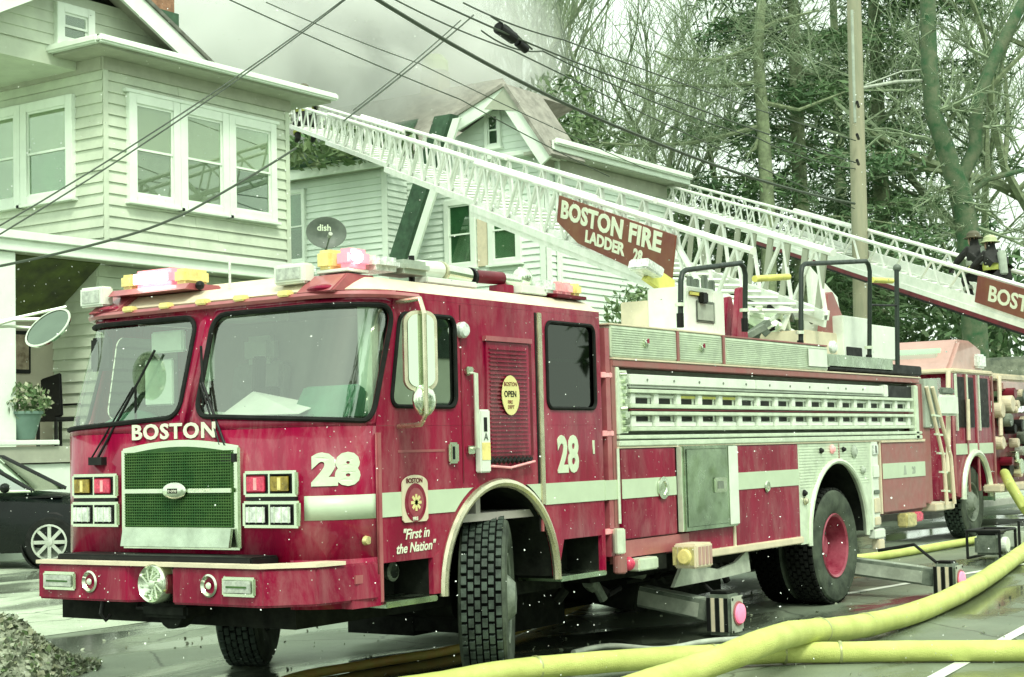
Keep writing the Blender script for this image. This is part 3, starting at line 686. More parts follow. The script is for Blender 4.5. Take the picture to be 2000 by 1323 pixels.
wire([WP(520, 5, 10), WP(820, 125, 10), WP(1260, 330, 10)], .009, 'faint wire above the long thin wire over the smoke', 'wires over the smoke', sag=.03)
wire([WP(940, 60, 6.5), WP(1060, 100, 6.5), WP(1480, 270, 6.5), WP(1671, 330, 6.4)], .012, 'thin slack wire among the twigs left of the pole', sag=.1)
c = WP(1000, 72, 6.3)
sp = root('cable_splice', c, 'pair of black splice cases hanging on the upper cables', 'splice case')
MB().cyl(c + V((-.35, 0, .06)), c + V((.05, 0, -.02)), .085, n=16).build('case', 'black', sp, bev=.02)
MB().cyl(c + V((.12, 0, -.05)), c + V((.36, 0, -.12)), .06, n=16).build('case', 'black', sp, bev=.02)
MB().tube([c + V((-.5, 0, .18)), c + V((-.1, 0, .12)), c + V((.5, 0, -.08))], .014).build('lashing', 'wire', sp)

# ---------------- trees ----------------
def bare_tree(name, base, H, r, seed, label, levels=5, trunk_m='bark', lean=(0, 0), up=.35, first=.3, sp=.62, nb=3, twig_m='twig', grp=None, dens=1):
    rnd = random.Random(seed); t = root(name, base, label, 'tree', grp); T = MB(); L = MB(); W = MB()
    def grow(p, d, ln, rr, lv, mb):
        n = 4 if lv < 2 else 3; pts = [p]; 
        for i in range(n):
            d = (d + V((rnd.gauss(0, .13), rnd.gauss(0, .13), rnd.gauss(0, .08) + (up * .12)))).normalized(); pts.append(pts[-1] + d * ln / n)
        tgt = T if lv == 0 else (L if lv < 3 else W)
        tgt.tube(pts, rr, 9 if lv == 0 else (5 if lv < 3 else 3), r1=rr * (.62 if lv < 2 else .35), caps=False)
        if lv >= levels: return
        k = nb + (1 if lv in (1, 2, 3) else 0)
        for j in range(k):
            s = first + (1 - first) * (j + rnd.random() * .8) / k if lv == 0 else .25 + .75 * (j + rnd.random()) / k
            s = min(s, .999); i = min(int(s * n), n - 1); q = pts[i].lerp(pts[i + 1], s * n - i)
            a = V((rnd.gauss(0, 1), rnd.gauss(0, 1), rnd.gauss(0, .5))).normalized(); nd = (d * (1 - sp) + a * sp + V((0, 0, up * .5))).normalized()
            grow(q, nd, ln * rnd.uniform(.5, .78), rr * rnd.uniform(.4, .58) * (1 if lv else 1.1), lv + 1, mb)
        grow(pts[-1], d, ln * .62, rr * .6, lv + 1, mb)
    b0 = V(base); grow(b0, V((lean[0], lean[1], 1)).normalized(), H, r, 0, T)
    T.build('trunk', trunk_m, t, smooth=True); L.build('limbs', trunk_m, t, smooth=True, kind='stuff'); W.build('twigs', twig_m, t, kind='stuff')
    return t
def gpos(px, d, z=.14):
    p = UD(px, 700, d); return V((p.x, p.y, z))
bare_tree('bare_tree', gpos(1050, 52), 10, .30, 3, 'tall bare tree rising behind the pale house gable', up=.6, sp=.5, grp='bare trees behind the houses')
bare_tree('bare_tree', gpos(1200, 50), 9, .28, 11, 'bare tree with upright limbs right of the gable', up=.6, sp=.5, grp='bare trees behind the houses')
bare_tree('bare_tree', gpos(830, 58), 11, .3, 5, 'bare tree whose tips show over the smoke', up=.6, sp=.5, grp='bare trees behind the houses')
bare_tree('bare_tree', gpos(1360, 56), 8, .22, 8, 'bare tree with fine twigs left of the evergreens', up=.4, sp=.6, grp='bare trees behind the houses')
bare_tree('bare_tree', gpos(1480, 48), 6, .22, 21, 'low bare tree with spreading twigs before the evergreens', up=.25, sp=.7, grp='bare trees behind the houses')
bare_tree('bare_tree', gpos(2060, 46), 9, .3, 15, 'bare tree at the right edge of the photo', up=.4, sp=.6, grp='bare trees behind the houses')
bare_tree('bare_tree', gpos(1960, 60), 9, .28, 31, 'bare tree behind the forked ivy trunk', up=.5, sp=.55, grp='bare trees behind the houses')
# forked ivy-green tree at the right
t = root('forked_tree', gpos(1893, 36), 'leaning forked tree with a green trunk right of the utility pole', 'tree')
def P_(px, py, d=36): return UD(px, py, d)
MB().tube([gpos(1905, 36, 0), P_(1900, 560), P_(1893, 470), P_(1880, 400), P_(1862, 330)], .30, 12, r1=.24).build('trunk', 'bark_green', t, smooth=True)
MB().tube([P_(1864, 345), P_(1845, 285), P_(1822, 220), P_(1815, 130), P_(1812, 0), P_(1808, -120)], .22, 10, r1=.16).build('limb', 'bark_green', t, smooth=True)
MB().tube([P_(1872, 360), P_(1905, 290), P_(1907, 200), P_(1940, 120), P_(1975, 50), P_(2010, -20)], .17, 10, r1=.12).build('limb', 'bark_green', t, smooth=True)
MB().tube([P_(1886, 385), P_(1930, 350), P_(2010, 330)], .08, 8, r1=.05).build('limb', 'bark_green', t, smooth=True)
Wt = MB(); rnd = random.Random(4)
def sub(p, d, ln, r, lv):
    pts = [p]
    for i in range(3):
        d = (d + V((rnd.gauss(0, .2), rnd.gauss(0, .2), rnd.gauss(0, .15)))).normalized(); pts.append(pts[-1] + d * ln / 3)
    Wt.tube(pts, r, 4 if lv < 2 else 3, r1=r * .4, caps=False)
    if lv < 4:
        for j in range(4):
            i = rnd.choice((0, 1, 2)); sub(pts[i].lerp(pts[i + 1], rnd.random()), (d + V((rnd.gauss(0, .8), rnd.gauss(0, .8), rnd.gauss(.1, .6)))).normalized(), ln * rnd.uniform(.5, .75), r * .55, lv + 1)
for (a_, b_) in (((1845, 285), (1700, 230)), ((1822, 220), (1950, 120)), ((1907, 250), (2000, 230)), ((1940, 120), (1850, 60)), ((1872, 360), (1760, 370)), ((1893, 470), (1790, 430)), ((1880, 400), (1990, 440)), ((1880, 400), (1960, 300)), ((1893, 440), (2010, 520)), ((1815, 130), (1730, 60))):
    p, q = P_(*a_), P_(*b_); sub(p, (q - p).normalized() + V((rnd.gauss(0, .3), rnd.gauss(0, .3), 0)), (q - p).length * .8, .055, 0)
Wt.build('twigs', 'twig', t, kind='stuff')
# evergreens
def pine(name, base, H, r, seed, label, R=4.5, nbr=70, z0=3, dens=1, crown_m='pine_needle'):
    rnd = random.Random(seed); t = root(name, base, label, 'tree', 'evergreens behind the utility pole'); b0 = V(base)
    MB().cyl(b0, b0 + V((0, 0, H)), r, .05, 12).build('trunk', 'bark', t, smooth=True)
    BR = MB(); P = []; F = []
    def needles(p, d, s):
        for k in range(int(10 * dens)):
            a = (d * .6 + V((rnd.gauss(0, 1), rnd.gauss(0, 1), rnd.gauss(-.1, .7)))).normalized(); c = a.cross(V((rnd.gauss(0, 1), rnd.gauss(0, 1), rnd.gauss(0, 1)))).normalized()
            o = p + V((rnd.gauss(0, .22), rnd.gauss(0, .22), rnd.gauss(-.06, .14))); L = s * rnd.uniform(.5, 1.2); q = len(P)
            P.extend([o, o + a * L * .5 + c * L * .10, o + a * L, o + a * L * .5 - c * L * .10]); F.append((q, q + 1, q + 2, q + 3))
    for i in range(nbr):
        f = (i + rnd.random()) / nbr; z = z0 + (H - z0) * f; ln = R * (1 - f * .75) * rnd.uniform(.55, 1.15); az = rnd.uniform(0, 2 * math.pi)
        d = V((math.cos(az), math.sin(az), rnd.uniform(-.05, .25))).normalized(); pts = [b0 + V((0, 0, z))]; n = 7
        for k in range(n):
            d = (d + V((rnd.gauss(0, .08), rnd.gauss(0, .08), -.05 + (.05 if k > 4 else 0)))).normalized(); pts.append(pts[-1] + d * ln / n)
        BR.tube(pts, .05, 4, r1=.012, caps=False)
        for k in range(1, n + 1):
            for sgn in (-1, 1):
                if rnd.random() < .12: continue
                sd_ = (d.cross(V((0, 0, 1))) * sgn + d * .6 + V((0, 0, -.15))).normalized(); sl = ln * .28 * (1.2 - k / n) + .25
                e = pts[k] + sd_ * sl; BR.tube([pts[k], e], .015, 3, r1=.006, caps=False)
                m = max(2, int(sl / .28))
                for u in range(m): needles(pts[k].lerp(e, (u + 1) / m), sd_, .36)
            needles(pts[k], d, .36)
    BR.build('branches', 'bark', t, kind='stuff')
    me = bpy.data.meshes.new('needles'); inv = absM(t).inverted(); me.from_pydata([tuple(inv @ p) for p in P], [], F); me.materials.append(M[crown_m])
    o = bpy.data.objects.new('needles', me); COL.objects.link(o); o.parent = t; o['kind'] = 'stuff'
    return t
pine('pine_tree', gpos(1575, 44), 21, .32, 2, 'broad evergreen just left of the utility pole', R=5.2, nbr=62)
pine('pine_tree', gpos(1735, 47), 23, .34, 9, 'tall evergreen right of the utility pole', R=4.8, nbr=60)
pine('pine_tree', gpos(1655, 58), 24, .34, 19, 'evergreen hidden farthest back behind the pole', R=4.4, nbr=30)
# long sweeping dark branch reaching left
sw = root('sweeping_tree', gpos(1500, 42), 'dark tree with long sweeping branches left of the evergreens', 'tree')
def Q_(px, py): return UD(px, py, 42)
MB().tube([gpos(1500, 42, 0), Q_(1500, 420), Q_(1490, 240), Q_(1480, 100), Q_(1490, -40)], .22, 10, r1=.12).build('trunk', 'bark', sw, smooth=True)
for pts in ([(1490, 245), (1430, 262), (1350, 280), (1250, 285), (1180, 280), (1130, 272)], [(1486, 160), (1420, 168), (1340, 168), (1230, 165)], [(1484, 90), (1400, 118), (1310, 115), (1280, 100)], [(1490, 245), (1475, 290), (1455, 305)], [(1484, 60), (1520, 40), (1600, 20)], [(1486, 200), (1560, 215), (1650, 180)]):
    MB().tube([Q_(*p) for p in pts], .07, 6, r1=.025, caps=False).build('branch', 'bark', sw, smooth=True)
Wt = MB(); rnd = random.Random(14)
for pts in ([(1490, 245), (1130, 272)], [(1486, 160), (1230, 165)], [(1484, 90), (1280, 100)], [(1484, 60), (1600, 20)]):
    for k in range(16):
        p = Q_(pts[0][0] + (pts[1][0] - pts[0][0]) * k / 15, pts[0][1] + (pts[1][1] - pts[0][1]) * k / 15 + 12); sub(p, V((rnd.gauss(-.5, .5), rnd.gauss(0, .6), rnd.gauss(-.2, .6))).normalized(), 1.6, .02, 1)
Wt.build('twigs', 'twig', sw, kind='stuff')
# undergrowth masses
def mass(px, py, d, sx, sy, sz, n, size, m, label, name='bush', cat='bush', grp='bushes behind the fire engine'):
    p = UD(px, py, d); r_ = root(name, (p.x, p.y, .14), label, cat, grp)
    MB().tube([V((p.x, p.y, .1)), V((p.x, p.y, max(.4, p.z)))], .05, 6).build('stem', 'bark', r_)
    foliage(n, blob((p.x, p.y, p.z), sx, sy, sz), size, m, 'foliage', r_)
mass(1250, 605, 26, .55, .6, .45, 500, .09, 'leaf', 'olive bush over the cab roof beside the ribbed box')
mass(1800, 610, 50, 4.5, 3, 2.2, 1500, .25, 'leaf', 'wide bush behind the second engine roof')
mass(1640, 590, 52, 4.0, 3, 2.2, 1300, .25, 'leaf', 'dark bush behind the tall evergreens', )
mass(1960, 640, 44, 1.6, 2, 2.2, 1500, .2, 'pine_needle', 'dark bush at the foot of the forked tree')
mass(1330, 500, 50, 3.5, 3, 2.8, 1400, .25, 'leaf', 'bush behind the right end of the pale house')
mass(1075, 240, 42, .9, 1.5, 1.3, 700, .14, 'leaf', 'ivy clump beside the gable peak')
mass(1140, 265, 43, 1.3, 1.5, .5, 450, .14, 'leaf', 'ivy strand right of the gable peak')
wd = V(UD(1500, 700, 82)); fw = V((EX.z, EY.z, 0)).normalized(); rt_w = V((EX.x, EY.x, 0)).normalized()
o = foliage(3200, lambda: V((wd.x, wd.y, 0)) + rt_w * random.uniform(-14, 30) + fw * random.uniform(0, 8) + V((0, 0, abs(random.gauss(0, 2.8)))), .30, 'leaf', 'far_wood')
props(o, 'blurred green woodland far behind the trees', 'woodland', None, 'stuff')
# the tree line and houses on the camera's side of the street: unseen, added for the paint and glass to reflect
def near_side():
    rnd = random.Random(33)
    for (x, y, lab) in ((18, -24, 'unseen white clapboard house added across the street, farther along'), (-2, -27, 'unseen white clapboard house added across the street, behind the photographer'), (-42, 2, 'unseen white clapboard house added at the near end of the street')):
        r_ = root('added_house', (x, y, 0), lab, 'house', 'added houses across the street')
        box('wall', 'siding1', r_, x - 5, x + 5, y - 5, y + 4, 0, 6.2)
        MB().prism([(x - 5.4, 6.2), (x + 5.4, 6.2), (x, 9.4)], 'y', y - 5.3, y + 4.4).build('roof', 'roof_dark', r_)
        for k in (-3, 0, 3):
            for z in (1.4, 4.0): box('window', 'room_dark', r_, x + k - .5, x + k + .5, y + 4.001, y + 4.05, z, z + 1.4)
    for i in range(9):
        x = -50 + i * 12 + rnd.uniform(-3, 3); y = -21 + rnd.uniform(-4, 2) if x > -38 else rnd.uniform(-10, 10)
        r_ = root('added_tree', (x, y, 0), ('first', 'second', 'third', 'fourth', 'fifth', 'sixth', 'seventh', 'eighth', 'ninth')[i] + ' added unseen tree from the left on the near side of the street', 'tree', 'added trees across the street')
        MB().cyl((x, y, 0), (x, y, 7), .25, .12, 8).build('trunk', 'bark', r_)
        foliage(1300, blob((x, y, 7.5), 4.2, 4.2, 5.5), .45, 'pine_needle', 'crown', r_)
near_side()
# falling snow: small flakes in the air over the street
fv = V((EX.z, EY.z, 0)).normalized(); rv = V((EX.x, EY.x, 0)).normalized(); rs = random.Random(77)
def flake():
    d = rs.uniform(6, 17); return V((CAM.x, CAM.y, 0)) + fv * d + rv * rs.uniform(-.36, .36) * d + V((0, 0, rs.uniform(.1, 5)))
_o = foliage(3400, flake, .0042, 'snowflake', 'snowflakes', None, flat=.9, kind='stuff', label='fine snow falling over the street and the engine', category='snow')
# ---------------- smoke ----------------
def smoke():
    from mathutils import noise
    ctr = UD(640, 95, 42); R_ = V((7.8, 6.0, 4.4)); b = MB(); b.sphere((0, 0, 0), 1, 28)
    for i, p in enumerate(b.v):
        k = 1 + .22 * noise.noise(p * 1.6) + .14 * noise.noise(p * 3.7); b.v[i] = V((ctr.x + p.x * R_.x * k, ctr.y + p.y * R_.y * k, ctr.z + p.z * R_.z * k - .0 * p.x))
    o = b.build('smoke', 'white_paint', smooth=True); o.data.materials.clear()
    m = bpy.data.materials.new('smoke'); m.use_nodes = True; n = m.node_tree.nodes; l = m.node_tree.links; n.clear()
    ot = n.new('ShaderNodeOutputMaterial'); pv = n.new('ShaderNodeVolumePrincipled'); pv.inputs['Color'].default_value = (.975, .99, .965, 1); pv.inputs['Anisotropy'].default_value = .1
    tcn = n.new('ShaderNodeTexCoord'); ns = n.new('ShaderNodeTexNoise'); ns.inputs['Scale'].default_value = .42; ns.inputs['Detail'].default_value = 6; ns.inputs['Distortion'].default_value = .8
    l.new(tcn.outputs['Object'], ns.inputs['Vector']); mr = n.new('ShaderNodeMapRange'); mr.inputs['From Min'].default_value = .42; mr.inputs['From Max'].default_value = .60; mr.inputs['To Min'].default_value = .12; mr.inputs['To Max'].default_value = 1.5
    l.new(ns.outputs['Fac'], mr.inputs[0])
    vm = n.new('ShaderNodeVectorMath'); vm.operation = 'SUBTRACT'; vm.inputs[1].default_value = tuple(ctr); l.new(tcn.outputs['Object'], vm.inputs[0])
    dv = n.new('ShaderNodeVectorMath'); dv.operation = 'DIVIDE'; dv.inputs[1].default_value = tuple(R_); l.new(vm.outputs[0], dv.inputs[0])
    le = n.new('ShaderNodeVectorMath'); le.operation = 'LENGTH'; l.new(dv.outputs[0], le.inputs[0])
    m2 = n.new('ShaderNodeMapRange'); m2.inputs['From Min'].default_value = .55; m2.inputs['From Max'].default_value = .98; m2.inputs['To Min'].default_value = 1; m2.inputs['To Max'].default_value = 0
    l.new(le.outputs['Value'], m2.inputs[0]); mu = n.new('ShaderNodeMath'); mu.operation = 'MULTIPLY'; l.new(mr.outputs[0], mu.inputs[0]); l.new(m2.outputs[0], mu.inputs[1])
    l.new(mu.outputs[0], pv.inputs['Density']); l.new(pv.outputs[0], ot.inputs['Volume']); o.data.materials.append(m)
    o['kind'] = 'stuff'; o['label'] = 'pale grey smoke billowing over the roofs'; o['category'] = 'smoke'
smoke()
# ================= FIRE ENGINE =================
ft = root('fire_engine', (-2.5, 1.2, 0), 'red fire engine numbered 28 with BOSTON above its green grille', 'fire engine')
W_ = 2.44; XF = -7.2; XRC = -4.25          # cab width, front plane, rear of cab
def xfz(z): return XF + max(0, z - 1.72) * .33
RC = .38; LA = RC * math.pi / 2; LS = W_ - 2 * RC; LT = 2 * LA + LS
def cabP(s, z, d=0):
    """point on the cab front shell: s metres round the front from the near side; d outwards"""
    xf = xfz(z)
    if s < 0: return V((xf + RC - s, -d, z))
    if s < LA:
        t = s / RC; return V((xf + RC - (RC + d) * math.sin(t), RC - (RC + d) * math.cos(t), z))
    if s < LA + LS: return V((xf - d, RC + s - LA, z))
    if s < LT:
        t = (s - LA - LS) / RC; return V((xf + RC - (RC + d) * math.cos(t), W_ - RC + (RC + d) * math.sin(t), z))
    return V((xf + RC + (s - LT), W_ + d, z))
def s_of_y(y): return LA + (y - RC)
def patch(mp, s0, s1, z0, z1, ns, nz, name, m, par, smooth=True, solid=0, zf=None):
    P = []; F = []
    for j in range(nz + 1):
        for i in range(ns + 1): P.append(mp(s0 + (s1 - s0) * i / ns, z0 + (z1 - z0) * j / nz))
    for j in range(nz):
        for i in range(ns): a = j * (ns + 1) + i; F.append((a, a + 1, a + ns + 2, a + ns + 1))
    return MB().add(P, F).build(name, m, par, smooth=smooth, solid=solid)
# front shell below the windscreen, header above
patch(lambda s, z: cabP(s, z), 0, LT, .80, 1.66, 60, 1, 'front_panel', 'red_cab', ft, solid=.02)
ZW0, ZW1 = 1.66, 2.42
sA0, sA1 = -.02, s_of_y(1.135); sB0, sB1 = s_of_y(1.19), LT + .02
def wloop(s0, s1, flip):
    L = rrect(s0 + .045, s1 - .045, 1.745, 2.375, .10, 5); O = []
    for (s, z) in L:      # lower edge dips towards the corner, divider leans
        k = (s1 - s) / (s1 - s0) if not flip else (s - s0) / (s1 - s0)
        t = (2.375 - z) / .63
        z2 = z - .075 * t * max(0, (k - .62) / .38) ** 1.0
        s2 = s + (.035 * (1 - t) * (1 - k) if not flip else .035 * (1 - t) * (1 - k)) * 1.0
        O.append((s2, z2))
    return O
lpA = wloop(sA0, sA1, False); lpB = wloop(sB0, sB1, True)
def densify(O, L, st=.06):
    O2, L2 = [], []; n = len(L)
    for i in range(n):
        a, b, c, d = O[i], O[(i + 1) % n], L[i], L[(i + 1) % n]; ln = max(math.hypot(a[0] - b[0], a[1] - b[1]), math.hypot(c[0] - d[0], c[1] - d[1])); k = max(1, int(ln / st))
        for j in range(k):
            t = j / k; O2.append((a[0] + (b[0] - a[0]) * t, a[1] + (b[1] - a[1]) * t)); L2.append((c[0] + (d[0] - c[0]) * t, c[1] + (d[1] - c[1]) * t))
    return O2, L2
oA, lpA = densify(outer_for(lpA, (sA0, sA1, ZW0, ZW1)), lpA); oB, lpB = densify(outer_for(lpB, (sB0, sB1, ZW0, ZW1)), lpB)
B = MB(); B.ring(lambda s, z: cabP(s, z), oA, lpA)
B.ring(lambda s, z: cabP(s, z), oB, lpB)
B.add([cabP(sA1, ZW0), cabP(sB0, ZW0), cabP(sB0, ZW1), cabP(sA1, ZW1)], [(0, 1, 2, 3)])
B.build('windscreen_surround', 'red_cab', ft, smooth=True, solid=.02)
def wind(loop, nm):
    L = [(s, z) for (s, z) in loop]; s0 = min(p[0] for p in L); s1 = max(p[0] for p in L)
    # strips from bottom edge to top edge
    n = 36; P = []; F = []
    def edge(s, top):
        zs = []
        for i in range(len(L)):
            (a, za), (b, zb) = L[i], L[(i + 1) % len(L)]
            if (a - s) * (b - s) <= 0 and abs(a - b) > 1e-9: zs.append(za + (zb - za) * (s - a) / (b - a))
        if not zs: return None
        return max(zs) if top else min(zs)
    for i in range(n + 1):
        s = s0 + 1e-4 + (s1 - s0 - 2e-4) * i / n
        for k in range(5):
            lo, hi = edge(s, False), edge(s, True); P.append(cabP(s, lo + (hi - lo) * k / 4, -.012))
    for i in range(n):
        for k in range(4): a = i * 5 + k; F.append((a, a + 5, a + 6, a + 1))
    g_ = MB().add(P, F).build('windscreen', 'windshield', ft, smooth=True)
    pts = [cabP(s, z, .004) for (s, z) in L]; pts = pts + [pts[0], pts[1]]
    MB().tube(pts, .016, 6, caps=False).build('gasket', 'rubber', g_, smooth=True)
wind(lpA, 'a'); wind(lpB, 'b')
patch(lambda s, z: cabP(s, z), 0, LT, 2.42, 2.47, 60, 1, 'roof_header', 'pink_red', ft, solid=.02)
# visor lip with marker lamps
B = MB(); P = [cabP(LT * i / 60, 2.435, .035) for i in range(-3, 64)]; B.tube(P, .022, 6); B.build('roof_lip', 'pink_red', ft, smooth=True)
for y in (1.52, 1.20, .88, .52, 1.85):
    p = cabP(s_of_y(y), 2.46, .05); MB().obox(p, (.03, 0, 0), (0, .045, 0), (0, 0, .018)).build('marker_lamp', 'yellow_lens', ft, bev=.008)
# roof: raised cab roof with slanted edge strip
def outline(z, inset, x1=XRC):
    pts = [(x1, inset)]
    xf = xfz(2.44)
    for i in range(9):
        t = math.pi / 2 * i / 8; pts.append((xf + RC - (RC - inset) * math.sin(t), RC - (RC - inset) * math.cos(t)))
    for i in range(9):
        t = math.pi / 2 * (1 - i / 8); pts.append((xf + RC - (RC - inset) * math.sin(t), W_ - RC + (RC - inset) * math.cos(t)))
    pts.append((x1, W_ - inset)); return [V((a, b, z)) for a, b in pts]
A = outline(2.47, 0.0); Bq = outline(2.555, .13); nA = len(A)
MB().add(A + Bq, [(i, i + 1, nA + i + 1, nA + i) for i in range(nA - 1)] + [(nA - 1, 0, nA, 2 * nA - 1)]).build('roof_edge', 'cream', ft, solid=.01)  # cream edge and salmon roof paint in the sky's reflection on red
MB().add(Bq, [tuple(range(nA))]).build('roof', 'salmon', ft, solid=.02)
# the side: one panel with wheel arch, step wells, windows
YS = 0.0
def arc(cx, cz, rx, rz, a0, a1, n=22): return [(cx + rx * math.cos(rad(a0 + (a1 - a0) * i / n)), cz + rz * math.sin(rad(a0 + (a1 - a0) * i / n))) for i in range(n + 1)]
ACX, ACZ = -5.56, .64
low = [(-6.82, .62), (-6.82, 1.66), (-6.66, 1.66), (XRC, 1.66), (XRC, .62), (-4.30, .62), (-4.30, .88), (-4.80, .88), (-4.885, .64)] + arc(ACX, ACZ, .645, .65, 0, 180) + [(-6.30, .64), (-6.30, .86), (-6.78, .86), (-6.78, .62)]
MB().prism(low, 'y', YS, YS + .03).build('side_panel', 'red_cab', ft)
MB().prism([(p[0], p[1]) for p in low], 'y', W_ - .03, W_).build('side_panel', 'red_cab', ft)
def mside(y): return lambda x, z: V((x, y, z))
w1 = rrect(-6.69, -6.02, 1.775, 2.335, .07, 5); w1 = [(x + max(0, (z - 1.72)) * .18 * max(0, (-6.02 - x) / .67), z) for x, z in w1]
w2 = rrect(-4.965, -4.335, 1.775, 2.365, .06, 5)
for (y, yi) in ((0, .03), (W_, W_ - .03)):
    B = MB()
    o1 = [(x if x > -6.6 else (-6.82 + max(0, z - 1.72) * .27 if x < -6.7 else x), z) for x, z in outer_for(w1, (-6.80, -5.94, 1.661, 2.43))]
    B.ring(mside(y), o1, w1); B.ring(mside(y), outer_for(w2, (-5.05, XRC, 1.661, 2.43)), w2)
    B.add([(-5.94, y, 1.661), (-5.05, y, 1.661), (-5.05, y, 2.43), (-5.94, y, 2.43)], [(0, 1, 2, 3)])
    B.add([(-6.62, y, 2.431), (XRC, y, 2.431), (XRC, y, 2.47), (-6.60, y, 2.47)], [(0, 1, 2, 3)])
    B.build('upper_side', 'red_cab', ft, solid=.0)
for (L_, nm) in ((w1, 'door_window'), (w2, 'rear_window')):
    g_ = MB().add([(x, .012, z) for x, z in L_], [tuple(range(len(L_)))]).build(nm, 'side_glass', ft)
    pts = [V((x, -.004, z)) for x, z in L_]; MB().tube(pts + pts[:2], .014, 6, caps=False).build('gasket', 'rubber', g_, smooth=True)
    MB().add([(x, W_ - .012, z) for x, z in L_], [tuple(range(len(L_)))]).build(nm, 'side_glass', ft)
box('window_rail', 'alu', w_ := ft, -6.66, -6.04, .02, .03, 2.09, 2.11)
box('window_post', 'black', ft, -6.26, -6.22, .02, .04, 1.78, 2.33)
box('window_rail', 'alu', ft, -4.95, -4.35, .02, .03, 2.10, 2.12)
box('window_post', 'frame_grey', ft, -4.50, -4.46, .02, .04, 1.79, 2.36)
# rear wall, floor, interior
box('rear_wall', 'dark_red', ft, XRC - .04, XRC, .03, W_ - .03, .62, 2.47)
box('cab_floor', 'interior_grey', ft, -6.80, XRC - .05, .06, W_ - .06, 1.05, 1.10)
box('inner_wall', 'interior_grey', ft, -5.75, -5.70, .06, W_ - .06, 1.1, 2.44)
box('headliner', 'interior_grey', ft, -6.55, XRC - .05, .06, W_ - .06, 2.43, 2.45)
MB().prism([(-7.16, 1.1), (-7.16, 1.66), (-7.02, 1.70), (-6.72, 1.62), (-6.68, 1.1)], 'y', .42, W_ - .42).build('dashboard', 'interior_pale', ft, bev=.02)
box('dash_cowl', 'interior_green', ft, -6.98, -6.72, .35, 1.02, 1.64, 1.74, bev=.03)
MB().lathe((-6.85, 1.95, 1.66), (0, 0, 1), [(.26, 0), (.22, .08), (.10, .14), (0, .16)], 18).build('dash_dome', 'interior_green', ft, smooth=True)
sw_ = MB().lathe((-6.62, .62, 1.78), (-.6, 0, .8), [(.21, -.012), (.222, 0), (.21, .012), (.198, 0)], 28, close=True).build('steering_wheel', 'black', ft, smooth=True)
MB().tube([(-6.8, .62, 1.62), (-6.62, .62, 1.78)], .03).tube([(-6.65, .42, 1.77), (-6.6, .82, 1.79)], .015).build('steering_column', 'black', sw_)
for y in (.62, 1.82):
    s_ = box('seat', 'seat', ft, -6.35, -5.85, y - .25, y + .25, 1.45, 1.58, bev=.04)
    MB().bar((-5.90, y, 1.55), (-5.80, y, 2.15), .12, .48, up=V((0, 1, 0))).build('seat_back', 'seat', s_, bev=.03)
    box('head_rest', 'interior_pale', s_, -5.88, -5.76, y - .14, y + .14, 2.14, 2.34, bev=.04)
box('sun_visor', 'interior_pale', ft, -6.84, -6.80, 1.30, 1.42, 1.98, 2.30, bev=.01)
box('sun_visor', 'interior_pale', ft, -6.84, -6.80, 1.55, 1.84, 2.18, 2.32, bev=.01)
box('map_case', 'interior_pale', ft, -7.02, -6.75, 1.12, 1.45, 1.68, 1.78, bev=.02)
B = MB(); B.add([(-7.04, .40, 1.74), (-6.80, .45, 1.80), (-6.78, 1.0, 1.90), (-7.02, 1.05, 1.75)], [(0, 1, 2, 3)]); B.build('paper', 'white_paint', ft, solid=.004)
box('roof_console', 'grey_green', ft, -6.80, -6.5, .95, 1.35, 2.36, 2.43)
box('a_pillar_trim', 'interior_pale', ft, -6.72, -6.66, .10, .20, 1.7, 2.42)
box('door_lining', 'interior_green', ft, -6.62, -5.85, .045, .075, 1.11, 1.74); box('far_door_lining', 'interior_green', ft, -6.62, -5.85, W_ - .075, W_ - .045, 1.11, 1.74)
box('seat_belt', 'black', ft, -6.02, -6.0, .30, .34, 1.5, 2.3); box('belt_reel', 'black', ft, -6.0, -5.95, .24, .36, 1.95, 2.08, bev=.01)
box('pillar_pad', 'black', ft, -6.60, -6.52, .05, .11, 1.70, 2.42); box('grab_pole', 'interior_pale', ft, -6.45, -6.42, .40, .43, 1.7, 2.42)
MB().bar((-6.72, 1.02, 1.80), (-6.74, .98, 2.12), .04, .10).build('radio_mic', 'black', ft, bev=.01); box('radio_bracket', 'black', ft, -6.75, -6.66, .88, .98, 1.86, 1.93, bev=.01)
box('document_sheet', 'white_paint', ft, -6.80, -6.795, 1.36, 1.50, 1.90, 2.22); box('clip_board', 'interior_pale', ft, -6.86, -6.84, 1.62, 1.88, 1.84, 2.14, bev=.01)
MB().prism([(-6.95, 1.70), (-6.70, 1.70), (-6.66, 1.86), (-6.80, 1.92)], 'y', .14, .58).build('instrument_hood', 'interior_green', ft, bev=.02)
# grille
gr = root  # noqa
def fr(name, m, y0, y1, z0, z1, d0, d1, bev=0, par=None, **k): return box(name, m, par or ft, XF - d1, XF - d0, y0, y1, z0, z1, bev=bev, **k)
gy0, gy1, gz0, gz1 = .70, 1.70, .955, 1.615
ar = [(gy0 + .0, gz0), (gy1, gz0), (gy1, 1.565)] + [(gy1 - (gy1 - gy0) * i / 12, 1.565 + .045 * math.sin(math.pi * i / 12)) for i in range(1, 12)] + [(gy0, 1.565)]
gsh = MB().prism(ar, 'x', XF - .035, XF - .001).build('grille', 'chrome', ft, bev=.012)
inn = [(gy0 + .045, 1.085), (gy1 - .045, 1.085), (gy1 - .045, 1.53)] + [(gy1 - .045 - (gy1 - gy0 - .09) * i / 12, 1.53 + .04 * math.sin(math.pi * i / 12)) for i in range(1, 12)] + [(gy0 + .045, 1.53)]
MB().prism(inn, 'x', XF - .040, XF - .036).build('mesh_backing', 'grille_back', gsh)
B = MB()
